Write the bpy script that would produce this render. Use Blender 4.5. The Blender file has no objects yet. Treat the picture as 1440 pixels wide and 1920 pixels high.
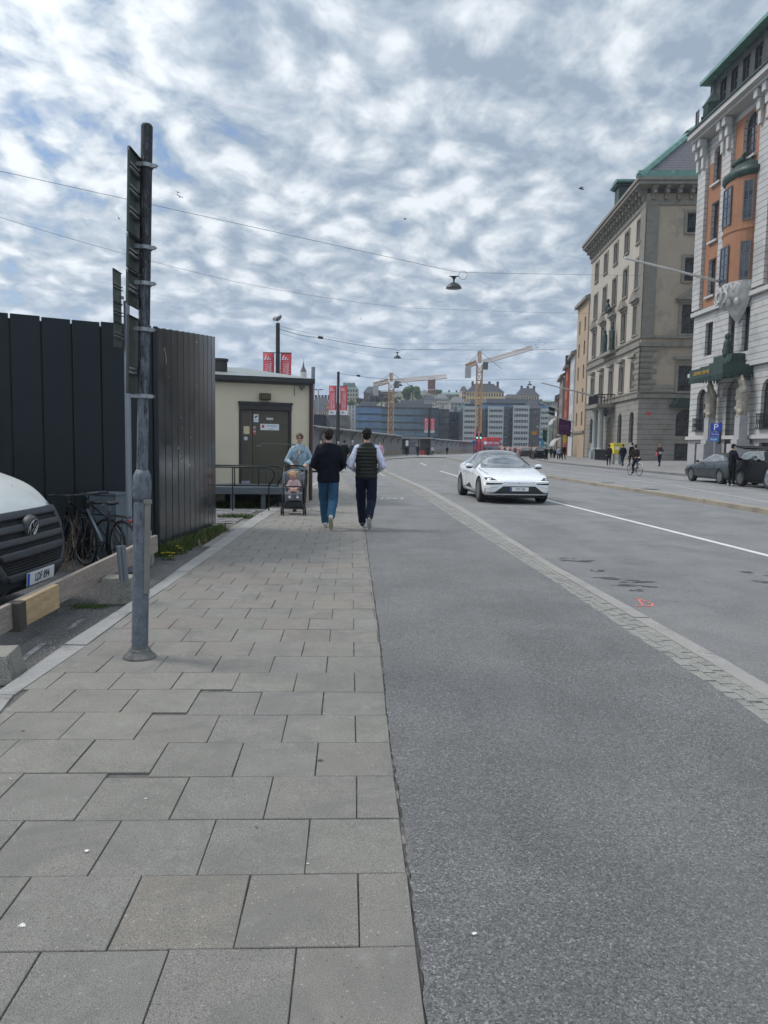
import bpy, bmesh, math, random
from mathutils import Vector, Matrix, Euler
from mathutils.bvhtree import BVHTree
R = math.radians
random.seed(7)
scene = bpy.context.scene
COL = scene.collection

# ------------------------------------------------------------------ camera
PITCH = math.atan(124/1400); ROLL = 0.0157; H = 1.5; FP = 1400.0
fw = Vector((0, math.cos(PITCH), -math.sin(PITCH)))
r0 = Vector((1, 0, 0)); u0 = r0.cross(fw)
rt = (r0*math.cos(ROLL) + u0*math.sin(ROLL)); up = rt.cross(fw)
cam_d = bpy.data.cameras.new('camera'); cam = bpy.data.objects.new('camera', cam_d)
COL.objects.link(cam); scene.camera = cam
cam.matrix_world = Matrix(((rt.x, up.x, -fw.x, 0), (rt.y, up.y, -fw.y, 0), (rt.z, up.z, -fw.z, H), (0, 0, 0, 1)))
cam_d.sensor_fit = 'VERTICAL'; cam_d.sensor_height = 24; cam_d.sensor_width = 18
cam_d.lens = 24*FP/1920; cam_d.clip_start = 0.1; cam_d.clip_end = 4000
scene.render.resolution_x = 768; scene.render.resolution_y = 1024
def ray(px, py): return fw + rt*((px-720)/FP) + up*((960-py)/FP)
def G(px, py, z=0.0):            # a surveyed point of the photo on the level z
    d = ray(px, py); t = (z-H)/d.z; return Vector((d.x*t, d.y*t, z))
def D(px, py, Y):                # a surveyed point of the photo at distance Y down the street
    d = ray(px, py); t = Y/d.y; return Vector((d.x*t, Y, H+d.z*t))

# ------------------------------------------------------------------ light
SUN_EL, SUN_AZ = R(50), R(-75)   # azimuth from +Y, negative = left
sun_dir = Vector((math.sin(SUN_AZ)*math.cos(SUN_EL), math.cos(SUN_AZ)*math.cos(SUN_EL), math.sin(SUN_EL)))
sl = bpy.data.lights.new('sun', 'SUN'); sl.energy = 1.5; sl.angle = R(16); sl.color = (1, .965, .91)
so = bpy.data.objects.new('sun', sl); COL.objects.link(so)
so.rotation_euler = (-sun_dir).to_track_quat('-Z', 'Y').to_euler()
scene.view_settings.view_transform = 'Standard'; scene.view_settings.look = 'None'
scene.view_settings.exposure = 0.5; scene.view_settings.gamma = 1
scene.cycles.max_bounces = 6; scene.cycles.diffuse_bounces = 3; scene.cycles.glossy_bounces = 3
scene.cycles.transparent_max_bounces = 6
scene.cycles.use_denoising = True

class NT:                         # terse node tree writer
    def __init__(s, tree): s.t = tree
    def n(s, typ, ins=None, **kw):
        nd = s.t.nodes.new(typ)
        for k, v in kw.items(): setattr(nd, k, v)
        for k, v in (ins or {}).items():
            sk = nd.inputs[k]
            if isinstance(v, bpy.types.NodeSocket): s.t.links.new(v, sk)
            else: sk.default_value = v
        return nd
    def math(s, op, a, b=0.0, c=None, clamp=False):
        ins = {0: a, 1: b}
        if c is not None: ins[2] = c
        return s.n('ShaderNodeMath', ins, operation=op, use_clamp=clamp).outputs[0]
    def vm(s, op, a, b=(0, 0, 0)): return s.n('ShaderNodeVectorMath', {0: a, 1: b}, operation=op).outputs[0]
    def scale(s, v, f): return s.n('ShaderNodeVectorMath', {0: v, 'Scale': f}, operation='SCALE').outputs[0]
    def noise(s, vec, sc, det=3, rough=.5, dist=0, out=0):
        return s.n('ShaderNodeTexNoise', {'Vector': vec, 'Scale': sc, 'Detail': det, 'Roughness': rough, 'Distortion': dist}).outputs[out]
    def ramp(s, fac, stops, interp='LINEAR'):
        nd = s.n('ShaderNodeValToRGB', {0: fac}); cr = nd.color_ramp; cr.interpolation = interp
        while len(cr.elements) < len(stops): cr.elements.new(.5)
        for e, (p, c) in zip(cr.elements, stops):
            e.position = p; e.color = (c if isinstance(c, tuple) else (c, c, c)) + (1,)
        return nd.outputs[0]
    def mix(s, f, a, b, mode='MIX'):
        nd = s.n('ShaderNodeMix', data_type='RGBA', blend_type=mode)
        for k, v in ((0, f), (6, a), (7, b)):
            if isinstance(v, bpy.types.NodeSocket): s.t.links.new(v, nd.inputs[k])
            else: nd.inputs[k].default_value = v if k == 0 else (tuple(v)+(1,) if len(v) == 3 else v)
        return nd.outputs[2]

w = bpy.data.worlds.new('World'); scene.world = w; w.use_nodes = True
wt = NT(w.node_tree); w.node_tree.nodes.clear()
SKY_STR = 0.1; SKX, SKY_Y = 2.0, 15.3
sky = wt.n('ShaderNodeTexSky', sky_type='NISHITA', sun_disc=False, sun_elevation=SUN_EL, sun_rotation=SUN_AZ)
tc = wt.n('ShaderNodeTexCoord').outputs['Generated']
dn = wt.vm('NORMALIZE', tc)
sp = wt.n('ShaderNodeSeparateXYZ', {0: dn})
zc = wt.math('MAXIMUM', sp.outputs[2], 0.0)
den = wt.math('ADD', zc, 0.24)
pl = wt.n('ShaderNodeCombineXYZ', {0: wt.math('DIVIDE', sp.outputs[0], den), 1: wt.math('DIVIDE', sp.outputs[1], den), 2: 0.0}).outputs[0]
mp = wt.n('ShaderNodeMapping', {'Vector': pl, 'Location': (SKX, SKY_Y, 0), 'Rotation': (0, 0, R(-20)), 'Scale': (1.0, .85, 1)}).outputs[0]
warp = wt.scale(wt.vm('SUBTRACT', wt.noise(mp, 3.0, 3, .5, 0, 1), (.5, .5, .5)), .16)
mpw = wt.vm('ADD', mp, warp)
vor = wt.n('ShaderNodeTexVoronoi', {'Vector': mpw, 'Scale': 12.0, 'Smoothness': 1.0}, feature='SMOOTH_F1').outputs['Distance']
puff = wt.ramp(vor, [(.10, 1.0), (.62, 0.0)], 'EASE')
lump = wt.noise(mpw, 12.0, 8.0, .56)
big = wt.noise(mp, 1.0, 3, .5)
fine = wt.noise(mpw, 26, 5, .62)
side = wt.math('MULTIPLY', sp.outputs[0], .55)                      # thicker, greyer deck towards the right
thick = wt.math('ADD', wt.math('ADD', big, side), wt.math('MULTIPLY', wt.math('SUBTRACT', .5, zc), .55))
body = wt.math('ADD', wt.math('MULTIPLY', puff, .25), wt.math('MULTIPLY', lump, .88))
cov = wt.math('ADD', body, wt.math('MULTIPLY', thick, .75))
cover = wt.ramp(cov, [(.56, 0.0), (.65, .6), (.76, 1.0)])
shade_f = wt.math('ADD', wt.math('ADD', body, wt.math('MULTIPLY', fine, .26)), wt.math('MULTIPLY', thick, -.22))
ccol = wt.ramp(shade_f, [(.37, (.250, .302, .368)), (.47, (.325, .376, .430)), (.56, (.41, .452, .492)), (.66, (.54, .57, .595)), (.75, (.64, .66, .675))])
hz = wt.ramp(sp.outputs[2], [(0.0, 0.95), (.07, .75), (.20, 0.0)])
hcol = wt.mix(wt.ramp(wt.math('ADD', lump, wt.math('MULTIPLY', big, .5)), [(.55, 0.0), (.95, 1.0)]), (.265, .335, .43), (.39, .45, .52))
ccol = wt.mix(hz, ccol, hcol)
cover = wt.math('MAXIMUM', cover, wt.ramp(sp.outputs[2], [(.05, 1.0), (.20, 0.0)]))
# gain added to unseen cloud round the sun, overhead and behind, lifting ground light
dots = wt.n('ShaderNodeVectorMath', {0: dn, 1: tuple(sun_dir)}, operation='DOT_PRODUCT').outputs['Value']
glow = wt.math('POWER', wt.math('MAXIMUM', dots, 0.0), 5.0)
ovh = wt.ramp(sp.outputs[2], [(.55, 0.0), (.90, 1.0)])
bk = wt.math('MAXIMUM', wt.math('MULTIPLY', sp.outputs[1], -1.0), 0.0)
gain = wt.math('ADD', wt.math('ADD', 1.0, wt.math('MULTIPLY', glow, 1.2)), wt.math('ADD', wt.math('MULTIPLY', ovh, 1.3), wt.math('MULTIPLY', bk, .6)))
ccol = wt.mix(1.0, ccol, (.975, 1.0, 1.035), 'MULTIPLY')
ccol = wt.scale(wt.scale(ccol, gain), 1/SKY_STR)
blue = wt.scale(wt.mix(1.0, sky.outputs[0], (1.0, 1.10, 1.20), 'MULTIPLY'), .75)
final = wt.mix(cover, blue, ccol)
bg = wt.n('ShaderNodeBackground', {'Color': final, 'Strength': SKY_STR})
wo = wt.n('ShaderNodeOutputWorld', {'Surface': bg.outputs[0]})

# ------------------------------------------------------------------ materials
MATS = {}
def mat(name, col, rough=.6, metal=0.0, var=.12, vs=3.0, speck=0.0, ss=60.0, bump=0.0, bs=40.0, spec=.5, col2=None, patch=None, wear=None,
        emit=None, coat=0.0, stretch=(1, 1, 1), custom=None, world=False):
    if name in MATS: return MATS[name]
    m = bpy.data.materials.new(name); MATS[name] = m; m.use_nodes = True
    t = NT(m.node_tree); m.node_tree.nodes.clear()
    if world: co = t.n('ShaderNodeNewGeometry').outputs['Position']
    else: co = t.n('ShaderNodeTexCoord').outputs['Object']
    if stretch != (1, 1, 1): co = t.n('ShaderNodeMapping', {'Vector': co, 'Scale': stretch}).outputs[0]
    lo = tuple(c*(1-var) for c in col); hi = tuple(min(1, c*(1+var)) for c in col)
    c = t.mix(t.ramp(t.noise(co, vs, 4, .6), [(.3, 0.0), (.7, 1.0)]), lo, hi)
    if col2:                                                     # second tone in blotches
        c = t.mix(t.ramp(t.noise(co, patch[0], 4, .65), [(patch[1], 0.0), (patch[1]+.1, 1.0)]), c, col2)
    if speck:
        s1 = t.noise(co, ss, 2, .7)
        c = t.mix(speck, c, t.ramp(s1, [(.35, 0.1), (.65, .9)]), 'SOFT_LIGHT')
    if wear:                                                     # small chips: (scale, threshold, colour)
        c = t.mix(t.ramp(t.noise(co, wear[0], 5, .7), [(wear[1], 0.0), (wear[1]+.02, 1.0)]), c, wear[2])
    if custom: c = custom(t, co, c)
    rr = t.ramp(t.noise(co, vs*2.3, 3), [(.3, max(0, rough-.08)), (.7, min(1, rough+.08))])
    ins = {'Base Color': c, 'Roughness': rr, 'Metallic': metal, 'Specular IOR Level': spec, 'Coat Weight': coat, 'Coat Roughness': .04}
    if emit: ins['Emission Color'] = tuple(emit[0])+(1,); ins['Emission Strength'] = emit[1]
    b = t.n('ShaderNodeBsdfPrincipled', ins)
    if bump:
        bn = t.n('ShaderNodeBump', {'Height': t.noise(co, bs, 3, .6), 'Strength': min(1, bump*4), 'Distance': bump*.02})
        m.node_tree.links.new(bn.outputs[0], b.inputs['Normal'])
    t.n('ShaderNodeOutputMaterial', {'Surface': b.outputs[0]})
    return m

# ------------------------------------------------------------------ mesh building
class MB:
    def __init__(s): s.v = []; s.f = []; s.m = []; s.M = None
    def av(s, p):
        p = Vector(p)
        if s.M: p = s.M @ p
        s.v.append(p); return len(s.v)-1
    def poly(s, pts, mi=0):
        s.f.append([s.av(p) for p in pts]); s.m.append(mi); return s
    def box(s, c, d, mi=0, rot=None, taper=1.0):
        x, y, z = d[0]/2, d[1]/2, d[2]/2; T = taper
        P = [(-x,-y,-z),(x,-y,-z),(x,y,-z),(-x,y,-z),(-x*T,-y*T,z),(x*T,-y*T,z),(x*T,y*T,z),(-x*T,y*T,z)]
        if rot is not None:
            Q = Euler(rot).to_matrix() if not isinstance(rot, Matrix) else rot
            P = [Q @ Vector(p) for p in P]
        i = [s.av(Vector(p)+Vector(c)) for p in P]
        for q in ((0,3,2,1),(4,5,6,7),(0,1,5,4),(1,2,6,5),(2,3,7,6),(3,0,4,7)):
            s.f.append([i[k] for k in q]); s.m.append(mi)
        return s
    def bb(s, x0, y0, z0, x1, y1, z1, mi=0): return s.box(((x0+x1)/2, (y0+y1)/2, (z0+z1)/2), (abs(x1-x0), abs(y1-y0), abs(z1-z0)), mi)
    def prism(s, pts, z0, z1, mi=0, axis='z'):               # pts 2D outline
        def P(a, b, c): return {'z': (a, b, c), 'y': (a, c, b), 'x': (c, a, b)}[axis]
        lo = [s.av(P(a, b, z0)) for a, b in pts]; hi = [s.av(P(a, b, z1)) for a, b in pts]; n = len(pts)
        s.f.append(lo[::-1]); s.f.append(hi); s.m += [mi, mi]
        for k in range(n): s.f.append([lo[k], lo[(k+1) % n], hi[(k+1) % n], hi[k]]); s.m.append(mi)
        return s
    def tube(s, path, r, n=8, mi=0, cap=True, closed=False):
        path = [Vector(p) for p in path]; N = len(path); rings = []
        rr = r if isinstance(r, (list, tuple)) else [r]*N
        prev = None
        for k, p in enumerate(path):
            a = path[(k-1) % N] if (closed or k > 0) else p; b = path[(k+1) % N] if (closed or k < N-1) else p
            t = (b-a)
            if t.length < 1e-9: t = Vector((0, 0, 1))
            t.normalize()
            if prev is None:
                ref = Vector((0, 0, 1)) if abs(t.z) < .9 else Vector((0, 1, 0)); e1 = t.cross(ref).normalized()
            else:
                e1 = prev - t*prev.dot(t)
                e1 = e1.normalized() if e1.length > 1e-6 else t.orthogonal().normalized()
            prev = e1; e2 = t.cross(e1)
            rings.append([s.av(p+e1*rr[k]*math.cos(2*math.pi*j/n)+e2*rr[k]*math.sin(2*math.pi*j/n)) for j in range(n)])
        rg = range(N) if closed else range(N-1)
        for k in rg:
            A, B = rings[k], rings[(k+1) % N]
            for j in range(n): s.f.append([A[j], B[j], B[(j+1) % n], A[(j+1) % n]]); s.m.append(mi)
        if cap and not closed: s.f.append(rings[0]); s.f.append(rings[-1][::-1]); s.m += [mi, mi]
        return s
    def lathe(s, prof, c=(0, 0, 0), n=16, mi=0, axis='z', a0=0, a1=2*math.pi):      # prof: (r, h)
        c = Vector(c); full = abs(a1-a0-2*math.pi) < 1e-6; rings = []
        for r, h in prof:
            ring = []
            for j in range(n if full else n+1):
                a = a0+(a1-a0)*j/n; x, y = r*math.cos(a), r*math.sin(a)
                p = {'z': (x, y, h), 'y': (x, h, y), 'x': (h, x, y)}[axis]
                ring.append(s.av(c+Vector(p)))
            rings.append(ring)
        L = len(rings[0])
        for A, B in zip(rings, rings[1:]):
            for j in range(L if full else L-1): s.f.append([A[j], A[(j+1) % L], B[(j+1) % L], B[j]]); s.m.append(mi)
        if full:
            if prof[0][0] > 1e-6: s.f.append(rings[0][::-1]); s.m.append(mi)
            if prof[-1][0] > 1e-6: s.f.append(rings[-1]); s.m.append(mi)
        return s
    def ell(s, c, r, n=12, mi=0, M=None):
        c = Vector(c); rings = []; m2 = max(4, n//2)
        for i in range(m2+1):
            th = math.pi*i/m2; ring = []
            for j in range(n):
                ph = 2*math.pi*j/n
                p = Vector((r[0]*math.sin(th)*math.cos(ph), r[1]*math.sin(th)*math.sin(ph), -r[2]*math.cos(th)))
                if M: p = M @ p
                ring.append(s.av(c+p))
            rings.append(ring)
        for A, B in zip(rings, rings[1:]):
            for j in range(n): s.f.append([A[j], A[(j+1) % n], B[(j+1) % n], B[j]]); s.m.append(mi)
        return s
    def cap(s, a, b, ra, rb=None, n=10, mi=0):                # tapered limb
        a, b = Vector(a), Vector(b); rb = ra if rb is None else rb
        s.ell(a, (ra,)*3, n, mi); s.ell(b, (rb,)*3, n, mi); s.tube([a, b], [ra*.99, rb*.99], n, mi); return s
    def build(s, name, mats, parent=None, smooth=False, bevel=0, merge=True, angle=None, M=None):
        me = bpy.data.meshes.new(name)
        me.from_pydata([tuple(p) for p in s.v], [], s.f)
        if not isinstance(mats, (list, tuple)): mats = [mats]
        for m in mats: me.materials.append(m)
        me.polygons.foreach_set('material_index', s.m)
        bm = bmesh.new(); bm.from_mesh(me)
        if merge: bmesh.ops.remove_doubles(bm, verts=bm.verts, dist=1e-5)
        bmesh.ops.recalc_face_normals(bm, faces=bm.faces)
        if bevel: bmesh.ops.bevel(bm, geom=[e for e in bm.edges if len(e.link_faces) == 2 and e.calc_face_angle(0) > .5], offset=bevel, segments=2, affect='EDGES', profile=.7)
        bm.to_mesh(me); bm.free()
        if smooth:
            me.polygons.foreach_set('use_smooth', [True]*len(me.polygons))
            if angle: me.set_sharp_from_angle(angle=R(angle))
        o = bpy.data.objects.new(name, me); COL.objects.link(o)
        if parent: o.parent = parent
        if M is not None: o.matrix_local = M
        return o
def tag(o, label=None, cat=None, group=None, kind=None):
    if label: o['label'] = label
    if cat: o['category'] = cat
    if group: o['group'] = group
    if kind: o['kind'] = kind
    return o
def empty(name, loc=(0, 0, 0), rz=0.0, label=None, cat=None, group=None, sc=1.0):
    o = bpy.data.objects.new(name, None); COL.objects.link(o); o.empty_display_size = .2
    o.location = loc; o.rotation_euler = (0, 0, rz); o.scale = (sc,)*3
    return tag(o, label, cat, group)
def copy_tree(o, parent=None):
    c = o.copy(); COL.objects.link(c)
    if parent: c.parent = parent; c.matrix_local = o.matrix_local
    for ch in list(o.children): copy_tree(ch, c)
    return c
def inst(src, name, parent, M=None, label=None):             # another copy of a part, sharing its mesh
    c = src.copy(); COL.objects.link(c); c.name = name; c.parent = parent
    if M is not None: c.matrix_local = M
    for ch in src.children:
        d = ch.copy(); COL.objects.link(d); d.parent = c; d.matrix_local = ch.matrix_local
    return c
def bake(o):
    dg = bpy.context.evaluated_depsgraph_get(); dg.update()
    me = bpy.data.meshes.new_from_object(o.evaluated_get(dg))
    o.modifiers.clear(); o.data = me; return o
def bvh_of(o):
    me = o.data; return BVHTree.FromPolygons([v.co.copy() for v in me.vertices], [tuple(p.vertices) for p in me.polygons])
def patch(bvh, pts, axis, side, name, m, parent, off=.004, res=.05, thick=.0, smooth=True):
    """an outline laid onto a curved body: pts are 2D in the plane across 'axis', pushed onto the surface from 'side'"""
    bm = bmesh.new()
    def P(a, b): return Vector({'x': (0, a, b), 'y': (a, 0, b), 'z': (a, b, 0)}[axis])
    vs = [bm.verts.new(P(a, b)) for a, b in pts]; bm.faces.new(vs)
    ax = {'x': (1, 0, 0), 'y': (0, 1, 0), 'z': (0, 0, 1)}[axis]; ax = Vector(ax)
    k = {'x': 1, 'y': 0, 'z': 0}[axis]; l = {'x': 2, 'y': 2, 'z': 1}[axis]
    for dim in (k, l):
        lo = min(v.co[dim] for v in bm.verts); hi = max(v.co[dim] for v in bm.verts); n = max(1, int((hi-lo)/res))
        for i in range(1, n):
            co = Vector((0, 0, 0)); co[dim] = lo+(hi-lo)*i/n; no = Vector((0, 0, 0)); no[dim] = 1
            bmesh.ops.bisect_plane(bm, geom=bm.verts[:]+bm.edges[:]+bm.faces[:], plane_co=co, plane_no=no)
    for v in bm.verts:
        o = v.co.copy() + ax*side*20; hit = bvh.ray_cast(o, -ax*side)
        if hit[0] is None:
            q = bvh.find_nearest(v.co + ax*side*1.0); hit = (q[0], q[1], 0, 0)
        n = hit[1]
        if n.dot(ax*side) < 0: n = -n
        v.co = hit[0] + n*off
    bmesh.ops.recalc_face_normals(bm, faces=bm.faces)
    f0 = bm.faces[:]
    if f0 and f0[0].normal.dot(ax*side) < 0: bmesh.ops.reverse_faces(bm, faces=f0)
    me = bpy.data.meshes.new(name); bm.to_mesh(me); bm.free(); me.materials.append(m)
    if smooth: me.polygons.foreach_set('use_smooth', [True]*len(me.polygons))
    o = bpy.data.objects.new(name, me); COL.objects.link(o); o.parent = parent
    if thick:
        md = o.modifiers.new('t', 'SOLIDIFY'); md.thickness = thick; md.offset = 1
    return o
def text_mesh(name, body, size, m, parent=None, M=None, ext=.002, align='CENTER', sx=1.0, bold=0.0):
    cu = bpy.data.curves.new(name, 'FONT'); cu.body = body; cu.size = size; cu.extrude = ext; cu.align_x = align; cu.align_y = 'CENTER'
    cu.resolution_u = 2; cu.offset = bold
    o = bpy.data.objects.new(name, cu); COL.objects.link(o)
    dg = bpy.context.evaluated_depsgraph_get(); dg.update()
    me = bpy.data.meshes.new_from_object(o.evaluated_get(dg)); bpy.data.objects.remove(o); bpy.data.curves.remove(cu)
    me.materials.clear(); me.materials.append(m)
    if sx != 1.0:
        for v in me.vertices: v.co.x *= sx
    ob = bpy.data.objects.new(name, me); COL.objects.link(ob)
    if parent: ob.parent = parent
    if M is not None: ob.matrix_local = M
    return ob
def T(x, y, z): return Matrix.Translation((x, y, z))
def RX(a): return Matrix.Rotation(R(a), 4, 'X')
def RY(a): return Matrix.Rotation(R(a), 4, 'Y')
def RZ(a): return Matrix.Rotation(R(a), 4, 'Z')
def SC(x, y, z): return Matrix.Diagonal((x, y, z, 1))
# ------------------------------------------------------------------ ground
SD = Vector((-0.046, 1, 0)).normalized()         # street direction
ST = Vector((SD.y, -SD.x, 0))                    # across, to the right
SM = Matrix(((ST.x, SD.x, 0), (ST.y, SD.y, 0), (0, 0, 1)))
def asphalt_extra(sc, chip, dark, stones=.5):
    def f(t, co, c):
        v = t.n('ShaderNodeTexVoronoi', {'Vector': co, 'Scale': sc, 'Randomness': 1.0})
        c = t.mix(.85, c, t.ramp(t.n('ShaderNodeSeparateColor', {0: v.outputs['Color']}).outputs[0], [(0, .22), (.45, .44), (.90, .58), (1, chip)]), 'OVERLAY')
        v2 = t.n('ShaderNodeTexVoronoi', {'Vector': co, 'Scale': sc*.45, 'Randomness': 1.0})
        pick = t.ramp(t.n('ShaderNodeSeparateColor', {0: v2.outputs['Color']}).outputs[1], [(.86, 0.0), (.9, stones)])
        near = t.ramp(v2.outputs['Distance'], [(.18, 1.0), (.34, 0.0)])
        c = t.mix(t.math('MULTIPLY', pick, near), c, (.50, .50, .48))
        d = t.noise(co, 1.1, 5, .62, .6)
        c = t.mix(t.ramp(d, [(.35, .32), (.62, 0.0)]), c, dark)
        l = t.noise(t.n('ShaderNodeMapping', {'Vector': co, 'Scale': (1, .12, 1), 'Rotation': (0, 0, -.046)}).outputs[0], 1.3, 4, .6)
        return t.mix(t.ramp(l, [(.42, 0.0), (.7, .42)]), c, (.27, .266, .255))
    return f
M_PATH = mat('path_asphalt', (.245, .243, .233), .85, var=.10, vs=.7, speck=.8, ss=230, bump=.8, bs=230, custom=asphalt_extra(150, 1.0, (.10, .10, .102)), spec=.3, world=True)
def road_extra(t, co, c):
    c = asphalt_extra(170, .9, (.082, .084, .088), .35)(t, co, c)
    return c
M_ROAD = mat('road_asphalt', (.230, .228, .218), .82, var=.16, vs=.5, speck=.5, ss=180, bump=.5, bs=200, custom=road_extra, spec=.3, world=True)
M_FROAD = mat('far_asphalt', (.25, .248, .24), .85, var=.14, vs=.4, speck=.4, ss=60, custom=asphalt_extra(60, .8, (.11, .112, .114), .2), spec=.3, world=True)
M_GRAVEL = mat('gravel_asphalt', (.115, .112, .106), .95, var=.25, vs=1.5, speck=.9, ss=120, bump=1.0, bs=120, custom=asphalt_extra(95, 1.0, (.055, .055, .052), .9), col2=(.17, .165, .155), patch=(1.4, .58), world=True)
M_GRANITE = mat('kerb_granite', (.285, .278, .262), .8, var=.12, vs=2.5, speck=.8, ss=300, bump=.3, bs=180, col2=(.20, .19, .17), patch=(2.4, .60), world=True)
M_MEDK = mat('median_granite', (.27, .235, .18), .85, var=.15, vs=1.2, speck=.5, ss=120, bump=.3, col2=(.19, .165, .13), patch=(.9, .52), world=True)
M_PAVE = mat('far_paving', (.225, .215, .200), .85, var=.12, vs=.6, speck=.4, ss=50, bump=.2, world=True)
M_JOINT = mat('joint_sand', (.095, .088, .078), .95, var=.35, vs=9, speck=.8, ss=300, col2=(.27, .25, .22), patch=(5, .55), world=True)
M_WHITE = mat('road_paint', (.62, .62, .60), .6, var=.08, vs=3, wear=(14, .62, (.22, .22, .22)), world=True)
M_BAY = mat('ghost_paint', (.24, .235, .225), .9, wear=(14, .46, (.13, .128, .12)), world=True)
M_WHITE2 = mat('worn_road_paint', (.46, .46, .45), .7, var=.1, vs=3, wear=(18, .53, (.17, .17, .168)), world=True)

def sheet(name, pts, z, m, kind='structure', z0=None, cut=None):
    b = MB(); P = [(p[0], p[1]) for p in pts]
    if z0 is None: b.poly([(x, y, z) for x, y in P])
    else: b.prism(P, z0, z)
    return tag(b.build(name, m), kind=kind)
def strip(name, A, B, z, m, z0=None, kind='structure'):
    """a band between two polylines of equal length"""
    b = MB(); zz = z if isinstance(z, (list, tuple)) else [z]*len(A)
    for i in range(len(A)-1):
        a0, a1, c1, c0 = A[i], A[i+1], B[i+1], B[i]
        b.poly([(a0[0], a0[1], zz[i]), (c0[0], c0[1], zz[i]), (c1[0], c1[1], zz[i+1]), (a1[0], a1[1], zz[i+1])])
        if z0 is not None:
            for p, q in ((a0, a1), (c1, c0)):
                zp = zz[i] if p in (a0, c0) else zz[i+1]; zq = zz[i+1] if q in (a1, c1) else zz[i]
                b.poly([(p[0], p[1], z0), (q[0], q[1], z0), (q[0], q[1], zq), (p[0], p[1], zp)])
    if z0 is not None:
        b.poly([(A[0][0], A[0][1], z0), (B[0][0], B[0][1], z0), (B[0][0], B[0][1], zz[0]), (A[0][0], A[0][1], zz[0])])
    return tag(b.build(name, m), kind=kind)
def lerp_poly(P, y):                  # x on a polyline (sorted by Y) at y, extended at both ends
    for a, b in zip(P, P[1:]):
        if y <= b[1] or b is P[-1]:
            return a[0]+(b[0]-a[0])*(y-a[1])/(b[1]-a[1])
def xy(v): return (v.x, v.y)
ZR = -.09
KERB_OUT = [(-1.42, -3.0), (-1.60, 1.5)] + [xy(G(*p)) for p in ((0, 1287), (95, 1225), (250, 1127), (310, 1084), (400, 1022), (470, 973), (528, 938))] + [(-2.75, 30), (-2.9, 45)]
KERB_IN = [(-1.27, -3.0), (-1.45, 1.5)] + [xy(G(*p)) for p in ((0, 1320), (135, 1230), (255, 1141), (345, 1078), (420, 1026), (490, 977), (543, 943))] + [(-2.60, 30), (-2.75, 45)]
EDGE = [(.36, -3.0), (.22, 0)] + [xy(G(*p)) for p in ((805, 1920), (782, 1745), (762, 1580), (750, 1500), (732, 1385), (722, 1270), (714, 1200), (697, 1080), (686, 1000), (663, 918), (643, 895))] + [(-2.5, 45)]
COB_IN = [(2.25, -3), (2.13, 1.0)] + [xy(G(*p)) for p in ((1412, 1337), (1195, 1195), (1029, 1084), (862, 979), (790, 930), (712, 884), (700, 872), (714, 859.5), (775, 855.2))]
COB_OUT = [(2.63, -3), (2.51, 1.0)] + [xy(G(*p)) for p in ((1440, 1281), (1173, 1134), (1029, 1054), (862, 948), (800, 914), (723, 882), (713, 870), (725, 860), (775, 857))]
MEDK = [(10.6, -6), (10.2, 8)] + [xy(G(*p, ZR)) for p in ((1440, 965), (1310, 942), (1180, 921), (1030, 897), (930, 878), (858, 864), (832, 857.5))]
RK = [(17.9, -6), (17.8, 20), (17.5, 45), (17.2, 57), (17.3, 80), (19.5, 100), (26, 130), (40, 170)]

tag(MB().poly([(-1500, -40, -.12), (1500, -40, -.12), (1500, 2500, -.12), (-1500, 2500, -.12)]).build('ground', M_FROAD), kind='structure')
# left of the kerb: rough gravelly parking ground
sheet('parking_ground', [(-30, -6), (-1.2, -6)] + [(x, y) for x, y in KERB_OUT[1:-2]] + [(-2.6, 18), (-30, 18)], -.055, M_GRAVEL)
# slab footway
bed = [(x, y) for x, y in KERB_IN] + [(x, y) for x, y in EDGE[::-1]]
sheet('footway_bed', bed, -.010, M_JOINT)
def slab_mat():
    def f(t, co, c):
        at = t.n('ShaderNodeVertexColor', layer_name='tint').outputs[0]
        c = t.mix(1.0, c, at, 'MULTIPLY')
        v = t.n('ShaderNodeTexVoronoi', {'Vector': co, 'Scale': 55})
        pick = t.ramp(t.n('ShaderNodeSeparateColor', {0: v.outputs['Color']}).outputs[0], [(.90, 0.0), (.93, 1.0)])
        c = t.mix(t.math('MULTIPLY', pick, t.ramp(v.outputs['Distance'], [(.15, .75), (.3, 0.0)])), c, (.11, .10, .09))
        pk2 = t.ramp(t.n('ShaderNodeSeparateColor', {0: v.outputs['Color']}).outputs[2], [(.95, 0.0), (.97, 1.0)])
        c = t.mix(t.math('MULTIPLY', pk2, t.ramp(v.outputs['Distance'], [(.1, .6), (.25, 0.0)])), c, (.52, .51, .48))
        c = t.mix(t.ramp(t.noise(co, 2.3, 6, .7, .8), [(.48, 0.0), (.62, .48)]), c, (.165, .16, .148))
        return t.mix(t.ramp(t.noise(co, 7.5, 5, .7, .4), [(.58, 0.0), (.72, .40)]), c, (.35, .34, .315))
    return mat('slab_concrete', (.240, .227, .200), .85, var=.07, vs=5, speck=.75, ss=330, bump=.35, bs=260, custom=f, spec=.3, world=True)
M_SLAB = slab_mat()
def clip(poly, a, b, keep_left):
    out = []; ax, ay = a; bx, by = b
    def s(p): v = (bx-ax)*(p[1]-ay)-(by-ay)*(p[0]-ax); return v if keep_left else -v
    for i in range(len(poly)):
        p, q = poly[i], poly[(i+1) % len(poly)]; sp_, sq = s(p), s(q)
        if sp_ >= 0: out.append(p)
        if (sp_ > 0 and sq < 0) or (sp_ < 0 and sq > 0):
            k = sp_/(sp_-sq); out.append((p[0]+(q[0]-p[0])*k, p[1]+(q[1]-p[1])*k))
    return out
RS, RW = .388, .375
o_s = G(700, 1775); s_base = o_s.dot(SD); t_base = G(675, 1850).dot(ST)
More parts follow.
